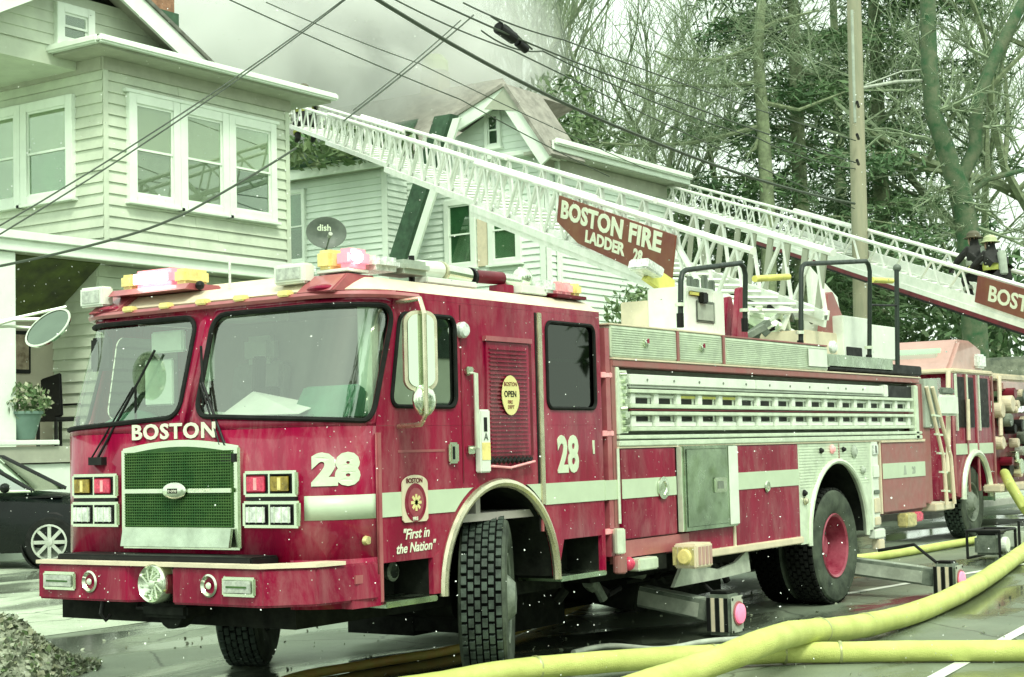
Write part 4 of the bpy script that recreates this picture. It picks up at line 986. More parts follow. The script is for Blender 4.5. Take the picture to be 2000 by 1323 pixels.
for i in range(46):
    y = gy0 + .055 + (gy1 - gy0 - .11) * i / 45; B.box(y * 0 + XF - .046, XF - .041, y - .003, y + .003, 1.088, 1.54)
for i in range(28):
    z = 1.095 + .46 * i / 27; 
    if z < 1.545: B.box(XF - .049, XF - .0445, gy0 + .05, gy1 - .05, z - .003, z + .003)
B.build('mesh_wires', 'grille', gsh, kind='stuff')
box('cross_bar', 'chrome', gsh, XF - .062, XF - .0495, gy0 + .04, gy1 - .04, 1.292, 1.318, bev=.004)
bdg = MB().lathe((XF - .062, 1.20, 1.305), (-1, 0, 0), [(0.001, 0), (.095, 0), (.10, .008), (.085, .02), (0, .022)], 32).build('badge', 'chrome', gsh, smooth=True)
for v_ in bdg.data.vertices: v_.co.z = (v_.co.z - 1.305) * .52 + 1.305
box('badge_plate', 'black', gsh, XF - .086, XF - .083, 1.16, 1.24, 1.29, 1.32)
text('lettering', 'e-one', .032, 'letter', gsh, (XF - .087, 1.235, 1.297), (0, -1, 0), (0, 0, 1), .0008)
text('lettering', 'CYCLONE', .030, 'letter', gsh, (XF - .063, 1.07, 1.296), (0, -1, 0), (0, 0, 1), .0008, spacing=1.3)
P = [(XF - .041, gy0 + .045, 1.078), (XF - .041, gy1 - .045, 1.078), (XF - .062, gy1 - .045, .968), (XF - .062, gy0 + .045, .968)]
MB().add(P, [(0, 1, 2, 3)]).build('lower_chin', 'steel', gsh, solid=.02)
text('lettering', 'BOSTON', .128, 'letter', ft, (XF - .006, 1.63, 1.622), (0, -1, 0), (0, 0, 1), .003, .0035, spacing=1.12, sx=1.30)
# lamp housings
def lamp_box(y0, y1, z0, z1, lenses):
    h_ = fr('lamp_housing', 'chrome', y0, y1, z0, z1, .0, .035, bev=.012)
    n = len(lenses); w = (y1 - y0 - .05) / n
    for i, (m_, rnd_) in enumerate(lenses):
        a = y0 + .025 + w * i; b_ = a + w
        box('lens_recess', 'black', h_, XF - .037, XF - .0355, a + .008, b_ - .008, z0 + .018, z1 - .018)
        box('lens', m_, h_, XF - .052, XF - .0375, a + .018, b_ - .018, z0 + .026, z1 - .026, bev=.01)
        if m_ in ('head_lens',):
            for q in range(3): box('lens_bar', 'chrome', h_, XF - .0545, XF - .0522, a + .03 + q * (w - .06) / 2.5, a + .036 + q * (w - .06) / 2.5, z0 + .03, z1 - .03)
        else: box('lens_bar', 'pink_lens' if m_ == 'red_lens' else 'yellow_lens', h_, XF - .0545, XF - .0522, (a + b_) / 2 - .012, (a + b_) / 2 + .012, z0 + .04, z1 - .04)
for (y0, y1, order) in ((.255, .675, 0), (1.735, 2.155, 1)):
    a = [('amber_dim', 0), ('red_lens', 0)]; lamp_box(y0, y1, 1.265, 1.415, a if order == 0 else a[::-1])
    lamp_box(y0 - .01, y1 + .01, 1.085, 1.24, [('head_lens', 0), ('head_lens', 0)])
    box('housing_trim', 'black', ft, XF - .03, XF - .001, y0 + .02, y1 - .02, 1.243, 1.262)
# corner number and stripe
def corner_decal(s0, s1, z0, z1, m, nm):
    patch(lambda s, z: cabP(s, z, .004), s0, s1, z0, z1, 12, 1, nm, m, ft, solid=.003)
corner_decal(.02, s_of_y(.245), 1.125, 1.265, 'stripe', 'reflective_stripe')
corner_decal(-.0, .012, .80, 1.62, 'pink_red', 'corner_seam')
def curved_text(body, size, s_left, z, m, bold, sx, d=.005):
    o = text('number', body, size, m, None, (0, 0, 0), (1, 0, 0), (0, 1, 0), .002, bold, sx=sx)
    bm = bmesh.new(); bm.from_mesh(o.data)
    bmesh.ops.subdivide_edges(bm, edges=[e for e in bm.edges if abs(e.verts[0].co.x - e.verts[1].co.x) > .03], cuts=3)
    for v_ in bm.verts:
        p = cabP(s_left - v_.co.x, z + v_.co.y, d + v_.co.z); v_.co = absM(ft).inverted() @ p
    bm.to_mesh(o.data); bm.free(); o.parent = ft; return o
curved_text('28', .235, .41, 1.335, 'letter_green', .015, 1.15)
mlp = MB().lathe(cabP(.10, 1.0, .0), (.35, -1, 0), [(.0, .02), (.05, .02), (.062, 0)], 16).build('marker_lamp', 'amber', ft, smooth=True)
for v_ in mlp.data.vertices: v_.co.z = (v_.co.z - 1.0) * .45 + 1.0
# bumper with a notch for the siren
bz0, bz1 = .66, .875
pl = [(-7.52, 2.12), (-7.52, 1.34), (-7.44, 1.24), (-7.38, 1.22), (-7.38, .99), (-7.50, .97), (-7.52, .97), (-7.52, .27), (-7.32, .04), (-6.86, -.03), (-6.84, .0), (-6.84, .30), (-7.19, .30), (-7.19, 2.30), (-7.0, 2.4), (-7.0, 2.44), (-7.25, 2.36)]
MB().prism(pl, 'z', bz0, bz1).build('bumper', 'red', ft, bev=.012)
MB().prism([(-7.535, 2.13), (-7.535, .27), (-7.33, .03), (-7.12, -.005), (-7.12, .14), (-7.28, .2), (-7.45, .36), (-7.45, 2.13)], 'z', bz1 + .001, bz1 + .022).build('bumper_trim', 'cream', ft)
box('bumper_deck', 'black', ft, -7.44, -7.205, .42, 2.05, bz1 + .001, bz1 + .055, bev=.01)
MB().prism([(-7.06, .004), (-6.82, -.012), (-6.82, .2), (-7.06, .2)], 'z', .62, .80 + .0).build('corner_skirt', 'red', ft)
patch(lambda s, z: cabP(s, z, .002), 0, .56, .62, .90, 12, 1, 'corner_panel', 'red', ft, solid=.02)
sr = MB().lathe((-7.40, 1.105, .775), (-1, 0, 0), [(.0, 0), (.115, 0), (.115, .14), (.105, .155), (.095, .14), (.085, .13), (.075, .14), (.06, .13), (.05, .14), (.035, .13), (.025, .15), (0, .155)], 32).build('siren', 'chrome', ft, smooth=True)
for k in range(10):
    t = math.pi * 2 * k / 10; MB().bar((-7.545, 1.105 + .03 * math.cos(t), .775 + .03 * math.sin(t)), (-7.545, 1.105 + .09 * math.cos(t + .5), .775 + .09 * math.sin(t + .5)), .006, .008).build('siren_vane', 'alu', sr)
MB().cyl((-7.40, 1.105, .60), (-7.3, 1.105, .60), .10, n=14).build('air_horn', 'under', ft)
MB().box(-7.45, -7.2, .93, 1.3, .57, .655).build('winch_bracket', 'under', ft, bev=.02)
for y in (1.655, .665):
    sp_ = MB().lathe((-7.518, y, .775), (-1, 0, 0), [(.062, 0), (.066, .012), (.056, .02), (.048, .008), (.02, -.03), (0, -.035)], 26).build('speaker_horn', 'chrome', ft, smooth=True)
    MB().lathe((-7.53, y, .775), (-1, 0, 0), [(0, .012), (.016, .008), (.02, 0)], 12).build('speaker_cone', 'alu', sp_, smooth=True)
for (y0, y1) in ((1.77, 2.06), (.30, .555)):
    h_ = box('bumper_lamp', 'chrome', ft, -7.545, -7.522, y0, y1, .72, .83, bev=.01)
    box('lens', 'clear_lens', h_, -7.556, -7.546, y0 + .02, y1 - .02, .738, .812, bev=.005)
    box('lens_bar', 'grille', h_, -7.5595, -7.5565, y0 + .05, y1 - .05, .77, .78)
MB().tube([(-7.45, 1.62, .66), (-7.47, 1.62, .58), (-7.45, 1.60, .54), (-7.42, 1.59, .57)], .014).build('tow_hook', 'black', ft)
MB().tube([(-7.4, 1.36, .65), (-7.42, 1.36, .62), (-7.42, 1.26, .62), (-7.4, 1.26, .65)], .012).build('tow_hook', 'black', ft)
box('corner_emblem', 'pink_red', ft, -7.06, -6.95, -.012, .02, .745, .825, bev=.02)
# wipers
for (s_, sg) in ((1.92, 1), (.78, -1)):
    b0 = cabP(s_of_y(s_), 1.50, .03); b1_ = cabP(s_of_y(s_ - sg * .28), 1.95, .035); b2_ = cabP(s_of_y(s_ - sg * .37), 2.18, .03)
    wp = MB().tube([b0, b1_], .009).tube([b0 + V((0, .05, .01)), b1_ + V((0, .02, .0))], .006).build('wiper_arm', 'black', ft)
    MB().tube([b1_ + V((0, 0, -.25)) + V((-.0, 0, 0)), b1_, b1_ + (b2_ - b1_) * 1.0], .008).build('wiper_blade', 'rubber', wp)
    box('wiper_mount', 'black', wp, b0.x - .015, b0.x + .03, b0.y - .06, b0.y + .06, b0.z - .03, b0.z + .02)
# stripe and side trim
def sd_(name, m, x0, x1, z0, z1, y0=-.008, y1=-.0005, bev=0, par=None, **k): return box(name, m, par or ft, x0, x1, y0, y1, z0, z1, bev=bev, **k)
# stripe on the cab clipped by the arch
st = [(-6.80, 1.125), (-6.80, 1.265), (-5.60, 1.265)] ; L_ = arc(ACX, ACZ, .69, .695, 180 - 44, 91, 8)
MB().prism([(-6.80, 1.125), (-6.80, 1.268), (-5.86, 1.268)] + [p for p in arc(ACX, ACZ, .70, .70, 116, 136, 6)], 'y', -.006, -.0005).build('reflective_stripe', 'stripe', ft)
MB().prism([(-5.085, 1.125), (-5.085, 1.268), (-5.26, 1.268)] + [p for p in arc(ACX, ACZ, .70, .70, 64, 44, 6)], 'y', -.006, -.0005).build('reflective_stripe', 'stripe', ft)
sd_('reflective_stripe', 'stripe', -5.03, XRC - .0, 1.125, 1.268)
# wheel arch trim (a bent tube flare)
def flare(cx, cz, rx, rz, nm, m='gold_trim', zb=.62, r=.030):
    pts = [V((cx + rx, -.012, zb))] + [V((x, -.012, z)) for x, z in arc(cx, cz, rx, rz, 0, 180, 28)] + [V((cx - rx, -.012, zb))]
    MB().tube(pts, r, 8).build(nm, m, ft, smooth=True)
flare(ACX, ACZ, .645, .65, 'wheel_arch_trim')
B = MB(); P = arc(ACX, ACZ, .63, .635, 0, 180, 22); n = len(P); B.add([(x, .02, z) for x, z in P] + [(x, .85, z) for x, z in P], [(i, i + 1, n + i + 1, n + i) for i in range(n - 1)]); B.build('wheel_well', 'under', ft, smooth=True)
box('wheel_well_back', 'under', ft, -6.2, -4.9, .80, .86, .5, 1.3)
# doors: vertical shut lines and posts
for x in (-5.96,): sd_('door_gap', 'dark_red', x - .006, x + .006, 1.30, 2.42, -.003, -.0006)
sd_('door_edge_trim', 'pink_red', -6.818, -6.790, .64, 1.62, -.012)
sd_('post_trim', 'gold_trim', -5.085, -5.035, 1.13, 2.42, -.018, bev=.004)
sd_('post_gap', 'black', -5.105, -5.087, .95, 2.42, -.004)
sd_('door_edge_trim', 'pink_red', -5.082, -5.062, .95, 1.12, -.012)
# louvred panel
lp = sd_('louvre_panel', 'red_cab', -5.70, -5.20, 1.46, 2.20, -.014, bev=.004)
for i in range(26): sd_('louvre', 'red_cab', -5.67, -5.235, 1.485 + i * .0265, 1.485 + i * .0265 + .012, -.024, -.0145, par=lp, bev=.003)
sd_('panel_edge', 'dark_red', -5.20, -5.165, 1.46, 2.20, -.010)
sd_('panel_head', 'pink_red', -5.72, -5.18, 2.203, 2.235, -.03)
ov_ = MB().lathe((-5.455, -.030, 1.855), (0, -1, 0), [(0, 0), (.13, 0), (.13, .004), (0, .004)], 28).build('oval_sticker', 'sticker', ft)
for v_ in ov_.data.vertices: v_.co.x = (v_.co.x + 2.955) * .78 - 2.955
text('lettering', 'BOSTON', .038, 'dark_red', ov_, (-5.535, -.0355, 1.915), (1, 0, 0), (0, 0, 1), .0008)
text('lettering', 'OPEN', .055, 'black', ov_, (-5.535, -.0355, 1.845), (1, 0, 0), (0, 0, 1), .0008, .001)
text('lettering', 'FIRE\nDEPT', .032, 'dark_red', ov_, (-5.495, -.0355, 1.80), (1, 0, 0), (0, 0, 1), .0008)
text('number', '28', .34, 'letter_green', ft, (-4.86, -.003, 1.345), (1, 0, 0), (0, 0, 1), .003, .012, sx=.80)
text('number', '1', .13, 'letter_green', ft, (-4.415, -.003, 1.46), (1, 0, 0), (0, 0, 1), .003, .004)
# grab handle, latch, box with the arrow
gh = MB().tube([(-5.885, -.0, 1.99), (-5.885, -.06, 1.985), (-5.885, -.06, 1.52), (-5.885, 0, 1.51)], .016).build('grab_handle', 'alu', ft, smooth=True)
sd_('handle_foot', 'chrome', -5.93, -5.86, 1.985, 2.03, -.03, par=gh, bev=.006); sd_('handle_foot', 'chrome', -5.93, -5.86, 1.48, 1.53, -.03, par=gh, bev=.006)
bb = sd_('striped_holder', 'white_paint', -5.83, -5.72, 1.36, 1.76, -.05, bev=.008)
sd_('slot', 'black', -5.795, -5.76, 1.62, 1.71, -.053, -.0505, par=bb); sd_('warning_patch', 'yellow_lens', -5.82, -5.73, 1.44, 1.55, -.053, -.0505, par=bb)
text('lettering', 'A', .07, 'dish_grey', bb, (-5.80, -.054, 1.565), (1, 0, 0), (0, 0, 1), .0008)
lt_ = sd_('door_latch', 'chrome', -6.13, -6.03, 1.425, 1.555, -.03, bev=.012); sd_('latch_slot', 'black', -6.105, -6.085, 1.45, 1.53, -.033, -.0305, par=lt_)
MB().tube([(-5.70 + i * .025, -.03, 1.43 + (.012 if i % 2 else -.008)) for i in range(20)], .014).build('safety_chain', 'black', ft)
MB().tube([(-5.72, -.05, 1.40), (-5.5, -.05, 1.385), (-5.2, -.04, 1.42)], .008).build('hand_rope', 'pink_lens', ft)
MB().lathe((-5.955, -.0, 2.26), (0, -1, 0), [(.052, 0), (.052, .03), (.04, .045), (0, .05)], 20).build('side_lamp', 'head_lens', ft, smooth=True)
box('scratch_plate', 'pink_red', ft, -6.62, -6.15, -.003, -.0006, 1.50, 1.515)
# crest and motto
cr_ = MB().prism([(-6.60, 1.10), (-6.58, 1.085), (-6.37, 1.085), (-6.35, 1.10), (-6.35, 1.31)] + [(-6.475 + .125 * math.cos(rad(a)), 1.31 + .055 * math.sin(rad(a))) for a in range(15, 180, 15)] + [(-6.60, 1.31)], 'y', -.014, -.0065).build('crest', 'cream', ft)
MB().prism([(-6.475 + .105 * math.cos(rad(a)), 1.20 + .115 * math.sin(rad(a))) for a in range(0, 360, 12)], 'y', -.0165, -.0142).build('crest_field', 'red', cr_)
MB().prism([(-6.475 + .075 * math.cos(rad(a)), 1.20 + .088 * math.sin(rad(a))) for a in range(0, 360, 12)], 'y', -.0185, -.0167).build('crest_disc', 'pink_red', cr_)
for a in (0, 90, 45, 135):
    d = V((math.cos(rad(a)), 0, math.sin(rad(a)))); MB().bar(V((-6.475, -.020, 1.20)) - d * .05, V((-6.475, -.020, 1.20)) + d * .05, .018, .003, up=V((0, 1, 0))).build('maltese_bar', 'sticker', cr_)
text('lettering', 'BOSTON', .040, 'dark_red', cr_, (-6.565, -.0155, 1.318), (1, 0, 0), (0, 0, 1), .0008, .001)
text('lettering', 'FIRE', .028, 'letter', cr_, (-6.51, -.0195, 1.095), (1, 0, 0), (0, 0, 1), .0008, .001)
text('motto', '"First in', .085, 'letter', ft, (-6.60, -.004, .985), (1, 0, .02), (0, 0, 1), .001, .0015, shear=.3)
text('motto', 'the Nation"', .080, 'letter', ft, (-6.66, -.004, .905), (1, 0, .02), (0, 0, 1), .001, .0015, shear=.3)
# step wells
for (x0, x1, nm) in ((-6.78, -6.30, 'front'), (-4.885, -4.30, 'rear')):
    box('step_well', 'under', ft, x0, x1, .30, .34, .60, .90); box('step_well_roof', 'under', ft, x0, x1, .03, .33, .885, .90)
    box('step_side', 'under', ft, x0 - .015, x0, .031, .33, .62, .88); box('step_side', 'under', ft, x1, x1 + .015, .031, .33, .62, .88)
    box('step_tread', 'stainless', ft, x0 - .01, x1 + .01, -.03, .33, .60, .635, bev=.006)
MB().lathe((-6.42, .25, .78), (0, -1, 0), [(.0, 0), (.05, 0), (.06, .04), (.04, .05)], 14).build('tank_cap', 'frame_grey', ft)
MB().prism([(-6.3, .64), (-6.3, .86), (-6.22, .9), (-6.195, .64)], 'y', -.004, .0).build('arch_panel', 'red_cab', ft)
# mirrors
mr_ = MB().tube([(-6.62, -.02, 2.395), (-6.66, -.22, 2.40), (-6.74, -.31, 2.30), (-6.74, -.31, 1.72), (-6.70, -.24, 1.66), (-6.62, -.01, 1.655)], .014).build('mirror_arm', 'gold_trim', ft, smooth=True)
def plate(c, wv, hv, r, nm, par, m, dth=.02, n=7):
    c, wv, hv = V(c), V(wv), V(hv); L = rrect(-wv.length, wv.length, -hv.length, hv.length, r, n); wn, hn = wv.normalized(), hv.normalized(); nn = wn.cross(hn)
    a = [c + wn * x + hn * z for x, z in L]; b_ = [p - nn * dth for p in a]; k = len(L)
    return MB().add(a + b_, [tuple(range(k)), tuple(range(2 * k - 1, k - 1, -1))] + [(i, k + i, k + (i + 1) % k, (i + 1) % k) for i in range(k)]).build(nm, m, par)
# mirror heads face back to the driver; their backs face the camera
wv = V((.45, -.89, 0)).normalized()
mb_ = V((.10, -.05, 0))
mh = plate((-6.70, -.25, 2.09), (.076, -.064, 0), (0, 0, .235), .07, 'mirror', ft, 'gold_trim', .05); MB
plate(V((-6.706, -.258, 2.09)), (.060, -.050, 0), (0, 0, .212), .055, 'mirror_glass', mh, 'mirror_bright', -.004)
rm = MB().sphere((-6.69, -.26, 1.80), .095, 10, (1, .55, 1)).build('round_mirror', 'chrome', ft, smooth=True)
fm = MB().tube([(-7.0, 2.46, 2.44), (-7.3, 2.62, 2.43), (-7.42, 2.75, 2.38)], .012).tube([(-7.0, 2.46, 2.52), (-7.42, 2.75, 2.40)], .010).tube([(-7.0, 2.46, 2.36), (-7.3, 2.66, 2.39), (-7.42, 2.75, 2.38)], .010).build('far_mirror_arm', 'alu', ft, smooth=True)
c = UX(95, 642, -7.45); fwd_ = (c - CAM).normalized(); rt_ = V((EX.x, EY.x, EZ.x)); up_ = V((-EX.y, -EY.y, -EZ.y)); nrm_ = (fwd_ * -.58 - rt_ * .52 + up_ * .62).normalized()
fmm = MB().lathe(c, nrm_, [(0, -.04), (.10, -.035), (.155, -.01), (.165, .01), (.150, .012)], 26).build('far_mirror', 'chrome', ft, smooth=True)
MB().lathe(c, nrm_, [(.151, .008), (.08, .02), (0, .026)], 26).build('mirror_glass', 'mirror_glass', fmm, smooth=True)
box('mirror_reflection', 'black', ft, -6.98, -6.95, 2.06, 2.26, 2.08, 2.30, bev=.03)  # black block stands for the round mirror's reflection in the windscreen
# roof equipment
def lamp_box2(c0, c1, m, nm, par, bev=.012): return box(nm, m, par, c0[0], c1[0], c0[1], c1[1], c0[2], c1[2], bev=bev)
# far light bar on the front left of the roof, lit
lb1 = box('light_bar', 'white_paint', ft, -6.92, -6.72, 1.42, 2.04, 2.58, 2.60, bev=.004)
box('lens', 'yellow_lens', lb1, -6.93, -6.70, 1.92, 2.03, 2.603, 2.70, bev=.02)
box('lens', 'glow_pink', lb1, -6.935, -6.70, 1.545, 1.915, 2.603, 2.715, bev=.03); box('lamp_core', 'hot_lamp', lb1, -6.95, -6.9355, 1.58, 1.88, 2.625, 2.69, bev=.005)
box('lens', 'yellow_lens', lb1, -6.93, -6.70, 1.43, 1.54, 2.603, 2.70, bev=.02)
MB().prism([(-6.98, 2.56), (-6.62, 2.56), (-6.68, 2.60), (-6.94, 2.60)], 'y', 1.38, 2.08).build('light_bar_foot', 'pink_red', ft)
bx = box('flood_lamp', 'white_paint', ft, -7.02, -6.92, 2.09, 2.31, 2.50, 2.63, bev=.012); box('lens', 'clear_lens', bx, -7.026, -7.021, 2.12, 2.28, 2.525, 2.605)
bx = box('flood_lamp', 'white_paint', ft, -6.96, -6.86, .41, .66, 2.525, 2.645, bev=.012); box('lens', 'clear_lens', bx, -6.966, -6.961, .44, .63, 2.55, 2.62)
lb2 = box('light_bar', 'white_paint', ft, -6.86, -6.66, .16, .40, 2.58, 2.60, bev=.004)
box('lens', 'yellow_lens', lb2, -6.87, -6.66, .28, .40, 2.603, 2.72, bev=.02); box('lens', 'glow_pink', lb2, -6.86, -6.66, .13, .265, 2.603, 2.72, bev=.03); MB().sphere((-6.80, .135, 2.665), .038, 8).build('lamp_core', 'hot_lamp', lb2, smooth=True)
box('lens', 'head_lens', lb2, -6.66, -6.40, .10, .36, 2.603, 2.69, bev=.03); box('lens', 'grey_green', lb2, -6.385, -6.10, .10, .36, 2.603, 2.69, bev=.03)
for y in (.30, 2.10):
    MB().prism([(-7.02, 2.45), (-6.55, 2.45), (-6.60, 2.57), (-6.86, 2.57)], 'y', y - .14, y + .14).build('lamp_plinth', 'pink_red', ft, bev=.01)
    MB().sphere((-6.95, y - .02, 2.475), .06, 8, (1.2, 1.8, .45)).build('blister', 'red', ft, smooth=True)
hp = MB().prism([(-6.7, 2.555), (-6.3, 2.555), (-6.3, 2.62), (-6.62, 2.62)], 'y', .75, 1.95).build('roof_hatch', 'cream', ft, bev=.01)
MB().cyl((-6.85, 1.12, 2.56), (-6.85, 1.12, 2.72), .008).build('antenna', 'head_lens', ft); MB().sphere((-6.88, 1.35, 2.585), .03, 6).build('antenna_base', 'black', ft)
# deck gun along the roof
dg = MB().cyl((-6.08, .25, 2.665), (-5.82, .25, 2.67), .055, n=18).build('deck_gun', 'white_paint', ft, bev=.008)
MB().cyl((-5.81, .25, 2.668), (-5.52, .25, 2.655), .052, .058, 18).build('barrel', 'chrome', dg, bev=.006)
MB().cyl((-6.12, .25, 2.56), (-6.12, .25, 2.74), .02).build('clamp', 'black', dg)
MB().cyl((-5.82, .25, 2.66), (-5.80, .25, 2.66), .07, n=18).build('collar', 'gold_trim', dg)
MB().cyl((-5.50, .25, 2.65), (-5.47, .25, 2.65), .066, n=18).build('collar', 'black', dg)
MB().cyl((-5.47, .25, 2.66), (-5.12, .25, 2.67), .045, n=16).build('pipe', 'dark_red', dg, smooth=True)
MB().cyl((-5.12, .25, 2.665), (-4.92, .25, 2.665), .045, n=16).build('nozzle', 'chrome', dg, smooth=True)
MB().sphere((-4.86, .25, 2.69), .075, 8).build('swivel', 'chrome', dg, smooth=True)
MB().lathe((-4.82, .25, 2.74), (0, -.6, .8), [(.05, -.008), (.058, 0), (.05, .008), (.042, 0)], 16, close=True).build('hand_wheel', 'alu', dg, smooth=True)
box('gun_base', 'white_paint', ft, -6.05, -5.5, .18, .32, 2.57, 2.61, bev=.006); box('gun_mount', 'red', ft, -5.20, -5.08, .17, .30, 2.56, 2.62, bev=.006)
box('valve_box', 'white_paint', ft, -5.06, -4.74, .12, .34, 2.565, 2.625, bev=.006)
lb3 = box('light_bar', 'dark_red', ft, -4.68, -4.28, .08, .42, 2.56, 2.585, bev=.004)
for k, m_ in enumerate(('head_lens', 'pink_lens', 'pink_lens', 'yellow_lens')): box('lens', m_, lb3, -4.76 + k * .115 + (.0 if k else -.02), -4.66 + k * .115, .09, .40, 2.587, 2.675, bev=.02)

# -------- wheels --------
def wheel(x, y, name='wheel', steer=0, deep=True, r=.535, wdt=.30, par=ft, side=-1, nblk=44, rim='rim_red', tread='tyre_tread'):
    """outer face looks to -y when side=-1"""
    w_ = bpy.data.objects.new(name, None)
    tm = MB(); hw = wdt / 2
    prof = [(.30, hw * .86), (.34, hw * .98), (.44, hw * 1.05), (.50, hw * .97), (.514, hw * .86), (.514, -hw * .86), (.50, -hw * .97), (.44, -hw * 1.05), (.34, -hw * .98), (.30, -hw * .86)]
    prof = [(a * r / .535, b) for a, b in prof]
    T = Matrix.Translation((x, y, r)) @ Matrix.Rotation(rad(steer), 4, 'Z')
    def tf(mb): mb.v = [T @ p for p in mb.v]; return mb
    tw = tf(MB().lathe((0, 0, 0), (0, -1, 0), prof, 44)).build(name, 'tyre_wall', par, smooth=True)
    tf(MB().lathe((0, 0, 0), (0, -1, 0), [((r / .535) * .516, hw * .84), ((r / .535) * .516, -hw * .84)], 44)).build('tread_base', 'groove', tw, smooth=True)
    tb = MB()
    for row, yy in enumerate((-.108, -.062, -.02, .024, .066, .110)):
        for k in range(nblk):
            a = 2 * math.pi * (k + (.5 if row % 2 else 0)) / nblk; a2 = a + 2 * math.pi / nblk * .72
            c = V((math.cos((a + a2) / 2), 0, math.sin((a + a2) / 2))); tdir = V((-c.z, 0, c.x))
            tb.obox(V((0, yy * wdt / .30, 0)) + c * (r - .010), tdir * (math.pi * r / nblk * .70), V((0, .0165 * wdt / .30, 0)), c * .011)
    tf(tb).build('tread', tread, tw, kind='stuff')
    if deep:
        rp = [(.30, hw * .88), (.29, hw * .95), (.27, hw * .86), (.262, hw * .2), (.25, -hw * .3), (.16, -hw * .42), (.12, -hw * .2), (.10, hw * .1), (0, hw * .12)]
    else:
        rp = [(.30, hw * .88), (.29, hw * .96), (.27, hw * .9), (.26, hw * .5), (.20, hw * .55), (.14, hw * 1.0), (.10, hw * 1.25), (0, hw * 1.3)]
    rp = [(a * r / .535, b) for a, b in rp]
    rm_ = tf(MB().lathe((0, 0, 0), (0, side, 0), rp, 36)).build('rim', rim, tw, smooth=True)
    tf(MB().lathe((0, 0, 0), (0, -side, 0), [(.30 * r / .535, hw * .85), (.1, hw * .3), (0, hw * .3)], 20)).build('rim_back', 'under', tw)
    for k in range(10):
        a = 2 * math.pi * k / 10; c = V((math.cos(a) * .175, 0, math.sin(a) * .175)) * (r / .535); o = side * (-hw * .42 if deep else hw * .55)
        tf(MB().cyl(c + V((0, o, 0)), c + V((0, o + side * .04, 0)), .014, n=6)).build('wheel_nut', 'frame_grey', tw)
    return tw
wheel(-5.49, .17, steer=31, deep=False, rim='frame_grey')
wheel(-5.49, W_ - .17, steer=31, deep=False, side=1, rim='frame_grey')
wheel(0, .19, deep=True, tread='rubber'); wheel(0, .52, deep=True, tread='groove'); wheel(0, W_ - .19, deep=True, side=1); wheel(0, W_ - .52, deep=True, side=1)  # near rear treads coloured darker to paint in the shade around them
MB().cyl((-5.62, .3, .5), (-5.62, W_ - .3, .5), .09).build('axle', 'under', ft); MB().cyl((0, .3, .535), (0, W_ - .3, .535), .12).build('axle', 'under', ft)
for y in (.75, 1.6): box('frame_rail', 'under', ft, -7.1, 2.6, y - .04, y + .04, .55, .80)
box('under_pan', 'under', ft, -7.15, -4.3, .35, W_ - .1, .50, .66)
box('engine_block', 'under', ft, -6.6, -4.9, .86, 1.6, .45, 1.0)

# -------- body behind the cab --------
box('body_core', 'dark_red', ft, -4.10, -.93, .06, W_ - .02, .84, 1.50); box('body_core', 'under', ft, -.93, .84, .06, W_ - .02, 1.36, 1.50); box('body_core', 'dark_red', ft, .84, 2.35, .06, W_ - .02, .76, 1.50)
box('body_core', 'dark_red', ft, -4.10, -.95, .06, W_ - .02, .68, .839)
box('upper_core', 'alu', ft, -4.10, 2.35, .22, W_ - .02, 1.501, 2.10)
box('cab_gap', 'dark_red', ft, XRC + .002, -4.102, .10, W_ - .1, .66, 2.36)
for z in (2.02, 1.60, .9): box('gap_hinge', 'pink_lens', ft, XRC - .0, -4.10, -.01, .02, z - .02, z + .02, bev=.004)
sd_('corner_post', 'pink_red', -4.19, -4.13, .72, 2.36, -.006, .05)
sd_('body_post', 'rust_red', -4.115, -4.06, .66, 2.13, -.006, .05)
MB().tube([(-4.075, -.02, 1.49), (-4.075, -.02, .95)], .012).build('edge_rail', 'alu', ft)
# red rail
sd_('top_rail', 'rust_red', -4.10, 2.22, 2.085, 2.135, -.012, .2, bev=.004)
box('top_deck', 'cream', ft, -4.10, 2.25, -.02, .22, 2.136, 2.150, bev=.003)
# ribbed boxes
def ribbed(x0, x1, z0, z1, knob=True):
    r_ = box('ribbed_locker', 'alu', ft, x0, x1, -.002, .55, z0, z1, bev=.006)
    n = 12
    for i in range(n): z = z0 + .02 + (z1 - z0 - .04) * i / (n - 1); sd_('rib', 'alu', x0 + .012, x1 - .012, z - .0045, z + .0045, -.010, -.0025, par=r_, bev=.002)
    if knob:
        xm = (x0 + x1) / 2; MB().lathe((xm, -.004, (z0 + z1) / 2), (0, -1, 0), [(.0, .0), (.03, .0), (.035, .02), (.02, .03), (0, .03)], 16).build('latch', 'chrome', r_, smooth=True)
        sd_('latch_mark', 'red', xm - .012, xm + .01, (z0 + z1) / 2 + .0, (z0 + z1) / 2 + .035, -.040, -.034, par=r_)
    return r_
ribbed(-4.10, -3.10, 2.155, 2.385); ribbed(-3.06, -2.32, 2.155, 2.385); ribbed(-2.26, -.16, 2.155, 2.375, False)
for x in (-3.08, -2.29): sd_('divider', 'rust_red', x - .016, x + .016, 2.155, 2.385, -.012)
box('locker_lid', 'rust_red', ft, -2.30, -.16, -.008, .5, 2.3775, 2.392, bev=.003)
box('locker_lid', 'cream', ft, -4.12, -2.31, -.008, .5, 2.387, 2.40, bev=.003)
pl_ = box('push_plate', 'white_paint', ft, -.62, -.20, -.022, -.0105, 2.18, 2.35, bev=.02)
MB().lathe((-.10, -.02, 2.375), (0, -1, 0), [(.06, 0), (.06, .03), (.04, .05), (0, .055)], 20).build('work_lamp', 'head_lens', ft, smooth=True)
